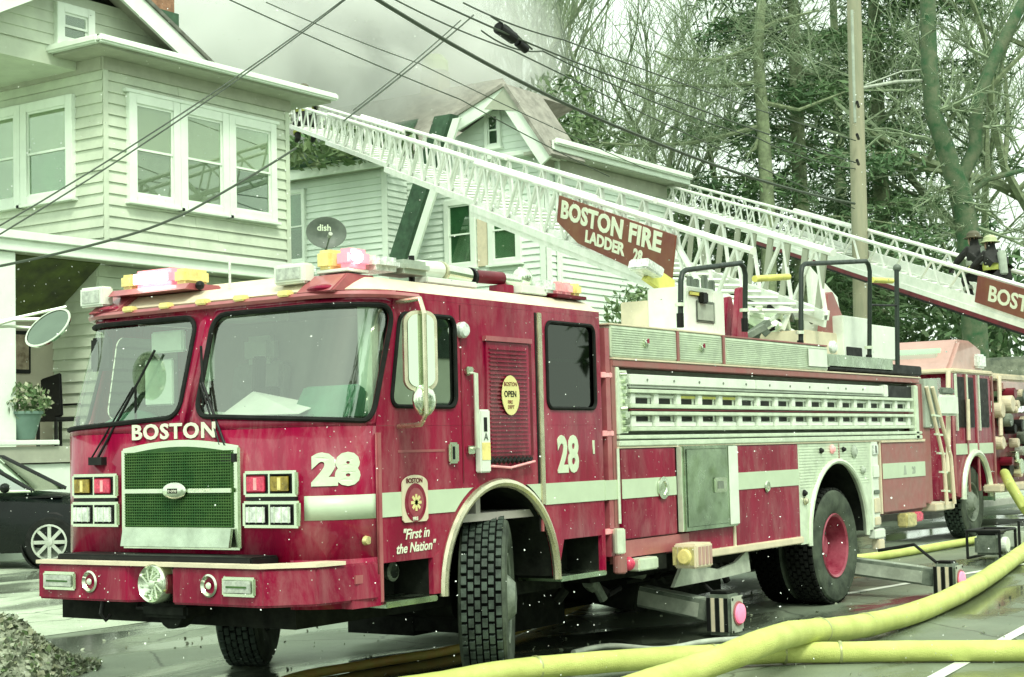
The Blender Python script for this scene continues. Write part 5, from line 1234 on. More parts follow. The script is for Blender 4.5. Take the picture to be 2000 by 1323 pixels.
# ladder rack bay
sd_('bay_back', 'grey_green', -4.06, 2.16, 1.51, 2.084, .15, .2)
for (z0, z1, m_) in ((1.505, 1.545, 'alu'), (1.555, 1.585, 'alu')): sd_('bay_sill', m_, -4.06, 2.20, z0, z1, -.03, .02, bev=.006)
sd_('bay_frame', 'alu', -4.06, -4.015, 1.59, 2.08, -.02, .05, bev=.006)
sd_('bay_frame', 'alu', 2.02, 2.12, 1.50, 2.06, -.03, .05, bev=.01)
sd_('bay_frame', 'rust_red', 2.13, 2.24, 1.48, 2.08, -.01, .05, bev=.004)
pn = sd_('pump_fittings', 'alu', -4.01, -3.88, 1.60, 2.06, .0, .10)
rnd = random.Random(5)
for k in range(9):
    z = 1.63 + k * .05; MB().cyl((-3.95 + rnd.uniform(-.03, .03), .0, z), (-3.95, -.04, z), rnd.uniform(.012, .024), n=10).build('fitting', 'chrome', pn)
# upper pike tray and two ground ladders
for (x0, x1) in ((-3.86, -1.74), (-1.72, 1.18)):
    t_ = sd_('tool_tray', 'white_paint', x0, x1, 1.955, 2.035, -.02, .04, bev=.006)
    n = int((x1 - x0) / .42)
    for k in range(n): MB().cyl((x0 + .25 + k * .42, -.02, 1.995), (x0 + .25 + k * .42, -.026, 1.995), .010, n=8).build('rivet', 'frame_grey', t_)
sd_('tray_end', 'white_paint', 1.20, 1.30, 1.93, 2.05, -.02, .05, bev=.006); sd_('dark_slot', 'black', 1.36, 2.0, 1.93, 2.045, .0, .02)
def rack_ladder(z0, z1, up_):
    l_ = sd_('stowed_ladder', 'alu', -3.86, 2.0, z1 - .028, z1, -.022, .03, bev=.004)
    sd_('rail', 'alu', -3.86, 2.0, z0, z0 + .03, -.022, .03, par=l_, bev=.004)
    sd_('backing', 'white_paint', -3.84, 1.98, z0 + .031, z1 - .029, .035, .05, par=l_)
    for k in range(17):
        x = -3.80 + k * (5.70 / 16); sd_('rung', 'white_paint', x - .035, x + .035, z0 + .031, z1 - .029, -.005, .03, par=l_, bev=.004)
        if k < 16:
            za, zb = (z0 + .035, z0 + .075) if up_ else (z1 - .07, z1 - .035)
            sd_('gap_shadow', 'black', x + .09, x + .27, za, zb, .028, .034, par=l_)
            sd_('rung_plate', 'yellow' if (up_ and k in (2, 3, 4)) else 'white_paint', x + .06, x + .30, (z0 + .08) if up_ else (z0 + .035), (z1 - .04) if up_ else (z1 - .08), .012, .027, par=l_)
rack_ladder(1.785, 1.925, True); rack_ladder(1.615, 1.76, False)
sd_('rack_rod', 'dark_red', -3.86, 2.0, 1.768, 1.778, -.012, .0)
sd_('rack_channel', 'grey_green', -3.86, 1.3, 1.935, 1.950, -.012, .0)
# lower panels
sd_('sill_plate', 'cream', -4.06, 2.30, 1.490, 1.503, -.02)
def rdoor(x0, x1, z0, z1, m='red', stripe_=True, nm='compartment_door'):
    d_ = sd_(nm, m, x0, x1, z0, z1, -.016, .055, bev=.006)
    if stripe_: sd_('reflective_stripe', 'stripe', x0 + .004, x1 - .004, 1.125, 1.265, -.022, -.0165, par=d_)
    return d_
d1 = rdoor(-4.03, -3.20, .83, 1.485)
sd_('lower_skirt', 'pink_red', -4.05, -2.95, .70, .822, -.008, .05)
MB().lathe((-3.43, -.016, 1.185), (0, -1, 0), [(.07, .006), (.085, .012), (.085, .02), (.05, .022), (.045, .012), (0, .012)], 24).build('door_handle', 'chrome', d1, smooth=True)
dd = sd_('stainless_door', 'stainless', -3.155, -2.24, .84, 1.495, -.065, -.02, bev=.008)
sd_('door_flange', 'white_paint', -2.40, -2.24, .855, 1.485, -.075, -.066, par=dd, bev=.004)
sd_('door_liner', 'stainless', -3.12, -2.43, .87, 1.47, -.072, -.066, par=dd, bev=.004)
sd_('paddle_latch', 'chrome', -2.68, -2.47, 1.12, 1.24, -.088, -.073, par=dd, bev=.012); sd_('latch_pit', 'frame_grey', -2.64, -2.54, 1.15, 1.21, -.091, -.0885, par=dd)
sd_('door_hinge', 'alu', -3.17, -3.157, .84, 1.49, -.05, -.01)
sd_('door_frame', 'cream', -2.235, -2.20, .66, 1.49, -.018, .05)
sd_('lower_skirt', 'red', -3.0, -2.24, .665, .832, -.010, .05, bev=.004)
sd_('reflective_stripe', 'stripe', -4.25, -4.04, 1.125, 1.265, -.012, -.007)
d2 = rdoor(-2.19, -.93, .665, 1.485)
MB().lathe((-1.60, -.016, 1.135), (0, -1, 0), [(.03, .0), (.05, .012), (.04, .022), (0, .02)], 20).build('door_handle', 'chrome', d2, smooth=True)
MB().lathe((-1.60, -.036, 1.12), (0, -1, 0), [(.0, .004), (.022, .0)], 12).build('lock', 'gold_trim', d2)
MB().bar((-3.05, -.02, .645), (-.92, -.02, .645), .05, .06).build('rub_rail', 'cream', ft, bev=.008)
# diamond plate over the rear wheel
R2 = (.675, .68); A2 = arc(-.05, .64, R2[0], R2[1], 180, 0, 26)
dp = MB().prism([(-.915, .60), (-.915, 1.485), (.80, 1.485), (.80, .64)] + A2[::-1] + [(-.725, .60)], 'y', -.008, .03).build('tread_plate', 'alu', ft)
rnd = random.Random(2)
for i in range(15):
    z = 1.10 + i * .026
    for (xa, xb) in ((-.89, .0), (.02, .74)):
        if z < 1.34:
            xx = math.sqrt(max(0, 1 - ((z - .62) / .71) ** 2)) * .70 if z - .62 < .71 else 0
            xb2, xa2 = (-.05 - xx, xa) if xa < -.5 else (xb, -.05 + xx)
            if xb2 - xa2 < .05: continue
        else: xa2, xb2 = xa, xb
        sd_('plate_rib', 'alu', xa2, xb2, z, z + .008, -.013, -.0085, par=dp)
for (x, z, r_, m_) in ((-.42, 1.42, .022, 'black'), (-.16, 1.43, .035, 'pink_lens'), (.10, 1.425, .020, 'black'), (.36, 1.40, .05, 'grey_green'), (.56, 1.22, .032, 'grey_green'), (-.80, .98, .03, 'gold_trim'), (-.82, 1.05, .025, 'black')):
    MB().lathe((x, -.013, z), (0, -1, 0), [(r_ * 1.25, 0), (r_ * 1.25, .01), (r_, .014), (r_ * .6, .03), (0, .03)], 14).build('filler_cap', m_, dp, smooth=True)
sd_('plate_seam', 'rust_red', .0, .018, 1.34, 1.48, -.012, -.0082, par=dp)
pts = [V((-.05 + R2[0], -.014, .60))] + [V((x, -.014, z)) for x, z in A2[::-1]] + [V((-.05 - R2[0], -.014, .58))]
MB().tube(pts, .026, 8).build('wheel_arch_trim', 'alu', ft, smooth=True)
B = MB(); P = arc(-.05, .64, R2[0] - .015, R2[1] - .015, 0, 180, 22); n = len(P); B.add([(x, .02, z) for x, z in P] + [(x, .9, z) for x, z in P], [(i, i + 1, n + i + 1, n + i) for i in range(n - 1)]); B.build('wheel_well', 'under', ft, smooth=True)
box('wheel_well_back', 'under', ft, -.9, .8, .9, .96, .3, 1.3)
# post with little boxes, third door
sd_('outlet_post', 'white_paint', .79, .95, .66, 1.49, -.020, .04, bev=.006)
for (z0, z1, m_) in ((1.36, 1.46, 'head_lens'), (1.14, 1.26, 'white_paint'), (.98, 1.02, 'frame_grey'), (.80, .94, 'cream'), (.68, .76, 'cream')): sd_('outlet_box', m_, .80, .94, z0, z1, -.034, -.0205, bev=.006)
sd_('post_slot', 'black', .86, .88, 1.38, 1.45, -.038, -.0345)
d3 = sd_('compartment_door', 'rust_red', 1.06, 2.26, .79, 1.475, -.018, .055, bev=.006)
sd_('reflective_stripe', 'stripe', 1.065, 2.255, 1.12, 1.27, -.024, -.0185, par=d3); sd_('door_frame', 'cream', 1.02, 1.055, .78, 1.49, -.012, .04)
sd_('door_frame', 'cream', 1.05, 2.27, 1.478, 1.489, -.03, .04)
text('lettering', '28', .10, 'grey_green', d3, (1.86, -.0255, 1.155), (1, 0, 0), (0, 0, 1), .001, .003)
MB().prism([(1.62, 1.15), (1.70, 1.15), (1.675, 1.24), (1.645, 1.24)], 'y', -.027, -.0245).build('tree_mark', 'grey_green', d3)
sd_('rear_panel', 'rust_red', 2.27, 2.50, .84, 2.08, -.004, .05)
box('rear_wall', 'rust_red', ft, 2.30, 2.62, .056, W_ - .04, .80, 2.04)
# rear steps / ladder rails at the back, grey box
gb = UY(1803, 780, .1); box('tail_locker', 'grey_green', ft, 2.30, 2.72, -.03, .4, 1.62, 2.13, bev=.006)
for (x0, x1) in ((2.32, 2.66), (2.50, 2.90)): MB().tube([(x0, -.05, 2.05), (x1, -.08, 1.30), (x1 + .05, -.08, .80)], .022).build('boarding_rail', 'cream', ft)
for k in range(5): MB().bar((2.42 + k * .05, -.07, 1.75 - k * .2), (2.62 + k * .05, -.07, 1.74 - k * .2), .03, .02).build('boarding_rung', 'alu', ft)
box('tail_step', 'cream', ft, 2.45, 3.05, -.05, 1.8, .74, .82, bev=.01)
box('tail_lamp', 'red_lens', ft, 1.78, 2.05, -.06, .03, .66, .76, bev=.015); box('tail_lamp', 'amber', ft, 1.52, 1.80, -.08, .03, .62, .76, bev=.015)
box('wheel_flap', 'white_paint', ft, .80, 1.05, -.03, .05, .55, .64, bev=.01); box('cable_box', 'cream', ft, .88, 1.02, -.03, .05, .44, .54, bev=.01)
# side box lamp near the pump
sl = box('scene_lamp', 'cream', ft, -3.34, -3.06, -.24, -.05, .575, .76, bev=.012)
for k in range(4): box('lamp_bar', 'amber', sl, -3.35, -3.342, -.225 + k * .0475, -.19 + k * .0475, .60, .735)
for k in range(4): box('lamp_rib', 'salmon', sl, -3.30 + k * .06, -3.265 + k * .06, -.247, -.241, .60, .735)
MB().lathe((-3.345, -.15, .665), (-1, 0, 0), [(.06, 0), (.05, .03), (0, .035)], 16).build('lens', 'yellow_lens', sl, smooth=True)
MB().cyl((-4.16, -.06, .92), (-4.16, -.06, .74), .045, n=14).build('pump_outlet', 'alu', ft, bev=.008)
MB().cyl((-4.16, -.06, .73), (-4.16, -.06, .60), .05, n=14).build('outlet_cap', 'rust_red', ft, bev=.01)
MB().sphere((-4.02, -.05, .66), .05, 8).build('outlet_cap', 'red_lens', ft, smooth=True)
box('pump_step', 'alu', ft, -3.95, -3.66, -.10, .0, .60, .69, bev=.01)
box('under_shadow_box', 'under', ft, -3.64, -3.36, .0, .3, .58, .80)
rnd = random.Random(8)
for k in range(22):
    x = rnd.uniform(-4.2, -.9); MB().cyl((x, .5, rnd.uniform(.35, .6)), (x + rnd.uniform(-.3, .6), .45, rnd.uniform(.3, .6)), rnd.uniform(.015, .05), n=8).build('under_pipe', rnd.choice(('under', 'frame_grey', 'under', 'black')), ft)
box('tank', 'under', ft, -3.9, -1.2, .35, 2.0, .50, .66)

box('shade_skirt', 'under', ft, -4.3, -.75, 1.7, 2.35, .10, .60); box('shade_skirt', 'under', ft, .75, 2.4, 1.9, 2.35, .10, .74); box('shade_tray', 'under', ft, -4.3, -3.4, .9, 1.69, .14, .5); box('shade_tray', 'under', ft, -2.2, -.7, .9, 1.69, .16, .5)  # dark boxes added to block low sky light and blacken the underside
# -------- outriggers --------
def outrigger(x, name_x, p_pad, z_top, flip=1):
    a = V((p_pad.x - .02, 1.5, .44)); b_ = V((p_pad.x, p_pad.y + .12, .20))
    o = MB().bar(a, b_, .15, .16).build('outrigger', 'frame_grey', ft, bev=.008)
    q0 = a.lerp(b_, .60); q1 = a.lerp(b_, .95)
    MB().bar(q0 + V((-.079, 0, -.005)), q1 + V((-.079, 0, -.005)), .006, .11).build('beam_face', 'beam_light', o)
    MB().bar(a.lerp(b_, .45) + V((0, 0, .083)), q1 + V((0, 0, .083)), .13, .006).build('beam_top', 'grey_green', o)
    MB().bar(a.lerp(b_, .1), a.lerp(b_, .60), .24, .24).build('beam_housing', 'under', o, bev=.01)
    c = p_pad
    j = box('jack_box', 'frame_grey', o, c.x - .115, c.x + .115, c.y - .10, c.y + .12, .02, .335, bev=.03)
    box('jack_head', 'black', o, c.x - .08, c.x + .08, c.y - .06, c.y + .10, .336, .36, bev=.01)
    MB().tube([c + V((.05, .12, .33)), c + V((.08, .35, .50)), c + V((.05, .7, .44))], .016).build('hydraulic_line', 'black', o)
    for (bx_, bz_) in ((-.085, .05), (.085, .05), (-.085, .30), (.085, .30)): MB().cyl((c.x + bx_, c.y - .098, bz_), (c.x + bx_, c.y - .112, bz_), .011, n=6).build('bolt', 'black', o)
    for k in range(5): box('hazard_bar', 'cream' if k % 2 else 'black', o, c.x - .121, c.x - .116, c.y - .08 + k * .038, c.y - .050 + k * .038, .05, .31)
    box('end_plate', 'beam_light', o, c.x - .10, c.x + .10, c.y - .106, c.y - .1005, .04, .32, bev=.002)
    MB().lathe((c.x + .01, c.y - .107, .185), (0, -1, 0), [(.0, 0), (.095, 0), (.095, .010), (.0, .012)], 22).build('reflector_ring', 'rust_red', o)
    MB().lathe((c.x + .01, c.y - .119, .185), (0, -1, 0), [(.078, 0), (.075, .018), (.045, .03), (0, .033)], 20).build('warning_lamp', 'pink_lamp', o, smooth=True)

pd1 = UG(1424, 1246, 0); pd2 = UG(1862, 1170, 0)
outrigger(-3.15, 0, V((pd1.x + .05, pd1.y + .05, 0)), .5)
outrigger(.95, 0, V((pd2.x - .05, pd2.y + .02, 0)), .5)
B = MB(); B.prism([(-3.22, .42), (-3.05, .60), (-2.75, .545), (-2.45, .50), (-2.15, .535), (-1.92, .62), (-1.88, .44), (-2.5, .425)], 'y', .02, .05); B.build('ground_plate', 'beam_light', ft)


# -------- top of the body: turntable, pedestals, hoops --------
TZ = 2.15
box('turntable_deck', 'steel', ft, -2.9, 2.3, .56, 1.9, 2.10, 2.20)
def upbox(name, m, px0, px1, py0, py1, y, th, bev=.01, par=None):
    a, b_ = UY(px0, py1, y), UY(px1, py0, y); return box(name, m, par or ft, a.x, b_.x, y, y + th, a.z, b_.z, bev=bev)
cp = upbox('control_pedestal', 'white_paint', 1345, 1396, 566, 662, .62, .4); upbox('pedestal_side', 'white_paint', 1398, 1414, 572, 660, .60, .4)
upbox('control_screen', 'grey_green', 1364, 1394, 594, 626, .60, .015, par=cp); upbox('screen_bezel', 'frame_grey', 1362, 1396, 591, 629, .608, .008, par=cp)
upbox('warning_label', 'yellow', 1348, 1372, 571, 577, .60, .015, par=cp); upbox('joystick', 'black', 1374, 1384, 572, 592, .56, .05, par=cp)
upbox('pedestal_plinth', 'white_paint', 1322, 1412, 650, 668, .58, .4); upbox('side_cabinet', 'cream', 1290, 1327, 590, 650, .9, .4)
for (a_, b_, c_) in ((1350, 540, 566), (1362, 545, 566), (1378, 538, 568), (1392, 548, 570)): upbox('lever', 'dish_grey', a_, a_ + 5, b_, c_, .7, .05)
for k, (a_, b_, c_) in enumerate(((1432, 1452, 560), (1446, 1476, 575))):
    p0_, p1_ = UY(a_, 655, .75), UY(b_, 655, .75); pt_ = UY(a_ + 10, c_, .75)
    MB().prism([(p0_.x, p0_.z - .06), (p1_.x + .05, p1_.z - .06), (pt_.x + .05, pt_.z), (pt_.x - .03, pt_.z - .02)], 'y', .72 + k * .2, .78 + k * .2).build('cylinder_bracket', 'red', ft, bev=.008)
p0_, p1_, pt_ = UY(1600, 655, .75), UY(1646, 655, .75), UY(1614, 570, .75)
MB().prism([(p0_.x, p0_.z), (p1_.x, p1_.z), (p1_.x - .02, p1_.z + .12), (pt_.x + .05, pt_.z), (pt_.x - .08, pt_.z - .03)], 'y', .70, .78).build('cylinder_bracket', 'rust_red', ft, bev=.008)
upbox('turntable_block', 'cream', 1574, 1640, 652, 700, .66, .5); upbox('tank_box', 'white_paint', 1650, 1698, 623, 700, .58, .45)
upbox('tank_box', 'white_paint', 1700, 1750, 640, 700, .9, .45); upbox('hose_bed', 'steel', 1617, 1744, 702, 716, .02, .5); upbox('dark_gap', 'black', 1620, 1800, 716, 722, .03, .5)
upbox('gauge_patch', 'black', 1655, 1684, 680, 698, .57, .01)
def hoop(px0, px1, pt0, pt1, pb0, pb1, y, r=.024):
    a, b_ = UY(px0, pb0, y), UY(px1, pb1, y); c, d = UY(px0, pt0, y), UY(px1, pt1, y); e = .10
    h_ = MB().tube([a, c - V((0, 0, e)), c + V((e * .3, 0, -e * .3)), c + V((e, 0, 0)), d - V((e, 0, 0)), d + V((-e * .3, 0, -e * .3)), d - V((0, 0, e)), b_], r, 10).build('guard_hoop', 'black_pipe', ft, smooth=True)
    for p in (a, b_):
        q = p + V((0, 0, .18)); MB().cyl(q, q + V((0, 0, .03)), r * 1.7).build('clamp', 'alu', h_)
        MB().cyl(p, p + V((0, 0, .12)), r * 1.3).build('sleeve', 'black', h_)
hoop(1329, 1455, 526, 516, 640, 648, .50); hoop(1564, 1698, 514, 512, 690, 716, .30)
MB().tube([UY(1753, 716, .3), UY(1751, 520, .3)], .026, 10).build('guard_post', 'black_pipe', ft); MB().sphere(UY(1752, 524, .3), .045, 8).build('post_cap', 'dish_grey', ft, smooth=True)
MB().tube([UY(1700, 596, .3), UY(1752, 597, .3)], .012).build('guard_chain', 'black', ft)
for (a_, b_, c_, d_) in ((1474, 545, 1540, 541), (1703, 547, 1742, 549)): MB().tube([UY(a_, b_, .7), UY(c_, d_, .7)], .032, 12).build('yellow_tube', 'yellow', ft, smooth=True)
fl = UY(1262, 525, 1.0); MB().obox(fl, (.15, 0, -.035), (0, .10, 0), (.02, 0, .045)).build('flood_lamp', 'head_lens', ft, bev=.015)
MB().add([UY(1262, 545, 1.0), UY(1280, 522, 1.0), UY(1318, 548, 1.0), UY(1318, 585, 1.0)], [(0, 1, 2, 3)]).build('lamp_shield', 'yellow', ft, solid=.05)
# machinery heap between the hoops
rnd = random.Random(12)
for k in range(26):
    p = UY(rnd.uniform(1480, 1570), rnd.uniform(600, 655), rnd.uniform(.8, 1.3)); q = p + V((rnd.uniform(-.3, .3), rnd.uniform(-.2, .2), rnd.uniform(-.25, .1)))
    MB().bar(p, q, rnd.uniform(.03, .09), rnd.uniform(.03, .08)).build('turntable_linkage', rnd.choice(('alu', 'black', 'white_paint', 'frame_grey', 'dish_grey')), ft, bev=.004)
MB().cyl((-.6, 1.22, 2.2), (-.6, 1.22, 2.42), .55, n=30).build('turntable_ring', 'frame_grey', ft, bev=.02)

# -------- aerial ladder --------
def truss_section(par, Bp, Tp, wd, ht, n, r, name='ladder_section', m='ladder_paint', plate_to=0, diag=True, inner=True, side_down=.0):
    """box-less ladder: two trussed side rails with rungs between, from Bp to Tp (bottom centre line)"""
    Bp, Tp = V(Bp), V(Tp); ax = (Tp - Bp).normalized(); sd = ax.cross(V((0, 0, 1))).normalized(); up = sd.cross(ax).normalized(); L = (Tp - Bp).length
    def pt(t, s, h): return Bp + ax * (L * t) + sd * (wd / 2 * s) + up * h
    s_ = MB()
    for sg in (-1, 1): s_.bar(pt(0, sg, 0), pt(1, sg, 0), r * 2.6, r * 3.2, up=up)
    root_ = s_.build(name, m, par)
    for sg in (-1, 1):
        MB().tube([pt(0, sg, ht), pt(1, sg, ht)], r * 1.3, 8).build('hand_rail', m, root_, smooth=True)
        for i in range(n):
            t0, t1, tm = i / n, (i + 1) / n, (i + .5) / n
            MB().tube([pt(t0, sg, 0), pt(tm, sg, ht)], r * .8, 6).build('brace', m, root_)
            MB().tube([pt(tm, sg, ht), pt(t1, sg, 0)], r * .8, 6).build('brace', m, root_)
    for i in range(int(L / .36)):
        t = (i + .5) * .36 / L
        MB().tube([pt(t, -1, .01), pt(t, 1, .01)], r * .75, 5).build('rung', m, root_)
    return root_, pt, ax, sd, up
LB = UD(1600, 640, 15.6); LTp = UD(590, 262, 34)
def LP(t, h=0): return LB.lerp(LTp, t) + V((0, 0, h))
s1, pt1, axL, sdL, upL = truss_section(ft, LP(.03), LP(.42), .92, .64, 12, .030)
s2, pt2, *_ = truss_section(ft, LP(.22, .06), LP(.64, .06), .78, .60, 13, .028)
s3, pt3, *_ = truss_section(ft, LP(.46, .12), LP(.84, .12), .66, .54, 13, .025)
s4, pt4, *_ = truss_section(ft, LP(.70, .16), LP(1.0, .16), .54, .46, 11, .023)
# base plates of the first section and its big white lift arm
for sg in (-1, 1):
    MB().bar(pt1(.0, sg, -.05), pt1(1.0, sg, -.05), .03, .14, up=upL).build('base_chord', 'ladder_paint', s1)
for (t0, t1) in ((.10, .24), (.26, .40)): MB().tube([pt1(t0, -1, 0), pt1(t1, -1, .62)], .035, 8).build('heavy_brace', 'white_paint', s1)
for k in range(9):
    t = .02 + k * .045; MB().bar(pt1(t, 1, .02), pt1(t, 1, .60), .10, .02, up=sdL).build('web_plate', 'soffit', s1)
MB().prism([(UY(1574, 500, 1.3).x, UY(1574, 520, 1.3).z), (UY(1580, 520, 1.3).x, UY(1574, 650, 1.3).z), (UY(1640, 650, 1.3).x, UY(1640, 650, 1.3).z), (UY(1628, 580, 1.3).x, UY(1628, 580, 1.3).z)], 'y', 1.25, 1.32).build('lift_plate', 'white_paint', ft, bev=.01)
MB().cyl(UY(1600, 690, 1.1), LP(.12, -.05), .09, n=16).build('lift_cylinder', 'alu', ft, smooth=True)
# sign board on the near side
nsg = -1 if (pt1(.5, -1, 0) - CAM).length < (pt1(.5, 1, 0) - CAM).length else 1
def t_at(px, sgn, h):
    best = min(range(0, 401), key=lambda k: abs(scr(pt1(k / 400, sgn, h)) - px)); return best / 400
def scr(p):
    c = p - CAM; X = EX.x * c.x + EY.x * c.y + EZ.x * c.z; Zc = EX.z * c.x + EY.z * c.y + EZ.z * c.z; return 1000 + F_PX * X / Zc
ta, tb_ = t_at(1326, nsg, .3), t_at(1098, nsg, .3)
off = sdL * nsg * .05
tm_ = tb_ + (ta - tb_) * .22
P = [pt1(ta, nsg, .02) + off, pt1(tm_, nsg, .09) + off, pt1(tb_, nsg, .26) + off, pt1(tb_, nsg, .585) + off, pt1(ta, nsg, .56) + off]
sb = MB().add(P + [p + sdL * nsg * .02 for p in P], [(0, 1, 2, 3, 4), (9, 8, 7, 6, 5)] + [(i, 5 + i, 5 + (i + 1) % 5, (i + 1) % 5) for i in range(5)]).build('sign_board', 'sign_red', s1)
rd = -axL
Lsign = (pt1(tb_, nsg, 0) - pt1(ta, nsg, 0)).length
upS = upL
o_ = off + sdL * nsg * .022
text('lettering', 'BOSTON FIRE', .29, 'letter', sb, pt1(tb_, nsg, .335) + o_ + rd * .10, rd, upS, .003, .012, spacing=1.05, sx=(Lsign - .22) / (11 * .29 * .62))
text('lettering', 'LADDER', .19, 'letter', sb, pt1(tb_, nsg, .15) + o_ + rd * (Lsign * .28), rd, upS, .003, .008, sx=Lsign * .36 / (6 * .19 * .66))
text('lettering', '28', .19, 'letter', sb, pt1(tb_, nsg, .14) + o_ + rd * (Lsign * .70), rd, upS, .003, .008, sx=1.2)
# tip details: basket frame and lamp cluster
for k in range(12):
    a_ = pt4(.86 + rnd.random() * .14, rnd.choice((-1, 1)), rnd.random() * .42); MB().bar(a_, a_ + V((rnd.gauss(0, .15), rnd.gauss(0, .15), rnd.gauss(0, .15))), .03, .03).build('tip_fitting', rnd.choice(('alu', 'frame_grey', 'ladder_paint')), s4)
# ================= second engine with its ladder =================
YT = 2.0; XB = UY(1862, 850, YT).x
f2 = root('fire_engine', (XB + 3, YT + 1.2, 0), 'second red fire engine parked behind engine 28, partly hidden', 'fire engine')
zr2 = UY(1862, 722, YT).z; xr_ = UY(1938, 850, YT).x; zt2 = UY(1880, 668, YT + .3).z
zb2 = .62; zbelt = UY(1900, 835, YT).z; zwt = UY(1900, 738, YT).z
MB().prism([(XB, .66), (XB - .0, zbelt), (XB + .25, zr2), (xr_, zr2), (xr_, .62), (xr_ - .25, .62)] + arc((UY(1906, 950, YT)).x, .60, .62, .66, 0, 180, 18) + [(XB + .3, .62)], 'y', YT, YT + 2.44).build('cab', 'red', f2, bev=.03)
rp_ = [(XB + .12, zr2 - .04), (xr_, zr2 - .04), (xr_ - .05, zt2 - .1), (xr_ - .5, zt2), (XB + .75, zt2), (XB + .35, zr2 + .12)]
MB().prism(rp_, 'y', YT + .10, YT + 2.34).build('raised_roof', 'salmon', f2, bev=.05)
box('roof_lip', 'cream', f2, XB + .05, xr_ + .1, YT - .03, YT + 2.47, zr2 - .05, zr2 + .02, bev=.02)
box('roof_window', 'windshield', f2, XB + .44, XB + .50, YT + .35, YT + 2.2, zr2 + .10, zt2 - .14, bev=.02)
g_ = box('roof_window_back', 'interior_pale', f2, XB + .52, XB + .56, YT + .32, YT + 2.2, zr2 + .09, zt2 - .13)
c0, c1 = XB + .40, xr_
w_1 = UY(1878, 800, YT).x; 
for (pa, pb_, nm) in ((1868, 1884, 'door_window'), (1889, 1902, 'mid_window'), (1912, 1930, 'rear_window')):
    xa, xb_ = UY(pa, 800, YT).x, UY(pb_, 800, YT).x
    box(nm, 'black', f2, xa, xb_, YT - .012, YT - .001, zbelt, zwt, bev=.004); box('window_frame', 'alu', f2, xa - .06, xa - .01, YT - .03, YT - .001, zbelt - .05, zwt + .04)
box('roof_lamp', 'head_lens', f2, UY(1915, 700, YT).x, UY(1929, 700, YT).x, YT + .02, YT + .2, zr2 + .06, zr2 + .28, bev=.03)
for px_, m_ in ((1860, 'pink_red'), (1886, 'rust_red'), (1906, 'pink_red'), (1938, 'rust_red')):
    x = UY(px_, 800, YT).x; box('cab_post', m_, f2, x - .03, x + .03, YT - .02, YT - .001, .7, zr2 - .06)
box('windscreen', 'windshield', f2, XB - .02, XB - .005, YT + .15, YT + 2.3, zbelt, zr2 - .12, bev=.0)
box('reflective_stripe', 'stripe', f2, XB + .02, xr_ - .02, YT - .014, YT - .001, 1.26, 1.42)
ax2 = UY(1906, 950, YT).x
pts = [V((x, YT - .02, z)) for x, z in arc(ax2, .60, .64, .68, 0, 180, 20)]
MB().tube(pts, .05, 8).build('wheel_arch_trim', 'alu', f2, smooth=True)
wheel(ax2, YT + .20, par=f2, deep=False, rim='frame_grey', nblk=30); wheel(ax2, YT + 2.2, par=f2, deep=False, rim='frame_grey', nblk=30, side=1)
wheel(ax2 + 6, YT + .20, par=f2, deep=True, nblk=20); wheel(ax2 + 6, YT + 2.2, par=f2, deep=True, nblk=20, side=1)
MB().tube([UY(1852, 725, YT - .2), UY(1852, 760, YT - .2), UY(1852, 920, YT - .2), UY(1856, 960, YT)], .035).build('mirror_arm', 'cream', f2)
a_, b_ = UY(1836, 812, YT - .35), UY(1868, 772, YT - .35); box('mirror', 'white_paint', f2, a_.x, b_.x, YT - .38, YT - .30, a_.z, b_.z, bev=.03)
a_, b_ = UY(1838, 770, YT - .35), UY(1862, 758, YT - .35); box('mirror_cap', 'frame_grey', f2, a_.x, b_.x, YT - .37, YT - .31, a_.z, b_.z, bev=.02)
MB().tube([UY(1892, 860, YT - .05), UY(1890, 780, YT - .05)], .03).build('grab_rail', 'cream', f2)
MB().tube([UY(1951, 735, YT), UY(1955, 850, YT - .05), UY(1963, 870, YT)], .035).build('rear_rail', 'cream', f2)
# pump panel and body
xb0 = xr_ + .15
box('pump_panel', 'dark_red', f2, xb0, xb0 + 9, YT + .05, YT + 2.4, .75, 1.9)
box('hose_bed', 'salmon', f2, xb0 + .5, xb0 + 9, YT, YT + 2.4, UY(1970, 745, YT).z - .16, UY(1970, 745, YT).z, bev=.03)
box('bed_top', 'cream', f2, xb0, xb0 + 9, YT + .02, YT + 2.4, UY(1970, 745, YT).z + .003, UY(1970, 745, YT).z + .12, bev=.03)
box('running_board', 'cream', f2, xb0 - .6, xb0 + 9, YT - .25, YT + .04, .66, .78, bev=.02)
box('bumper', 'red', f2, XB - .5, XB - .0, YT + .05, YT + 2.4, .6, .95, bev=.03)
rnd = random.Random(3)
for k in range(34):
    x = xb0 + rnd.uniform(.1, 2.6); z = rnd.uniform(.95, 2.2); r_ = rnd.uniform(.05, .14)
    MB().cyl((x, YT + .06, z), (x, YT - rnd.uniform(.05, .16), z), r_, n=12).build('pump_fitting', rnd.choice(('chrome', 'black', 'frame_grey', 'dark_red', 'cream', 'black', 'clear_lens')), f2, bev=.01)
MB().tube([UY(1962, 925, YT - .1), UY(1975, 950, YT - .35), UY(1996, 985, YT - .5), UY(2030, 1030, YT - .6)], .08, 10).build('discharge_hose', 'hose', f2, smooth=True)
box('turntable', 'frame_grey', f2, xb0 + 5, xb0 + 8, YT + .6, YT + 1.9, 2.2, 3.0, bev=.05)
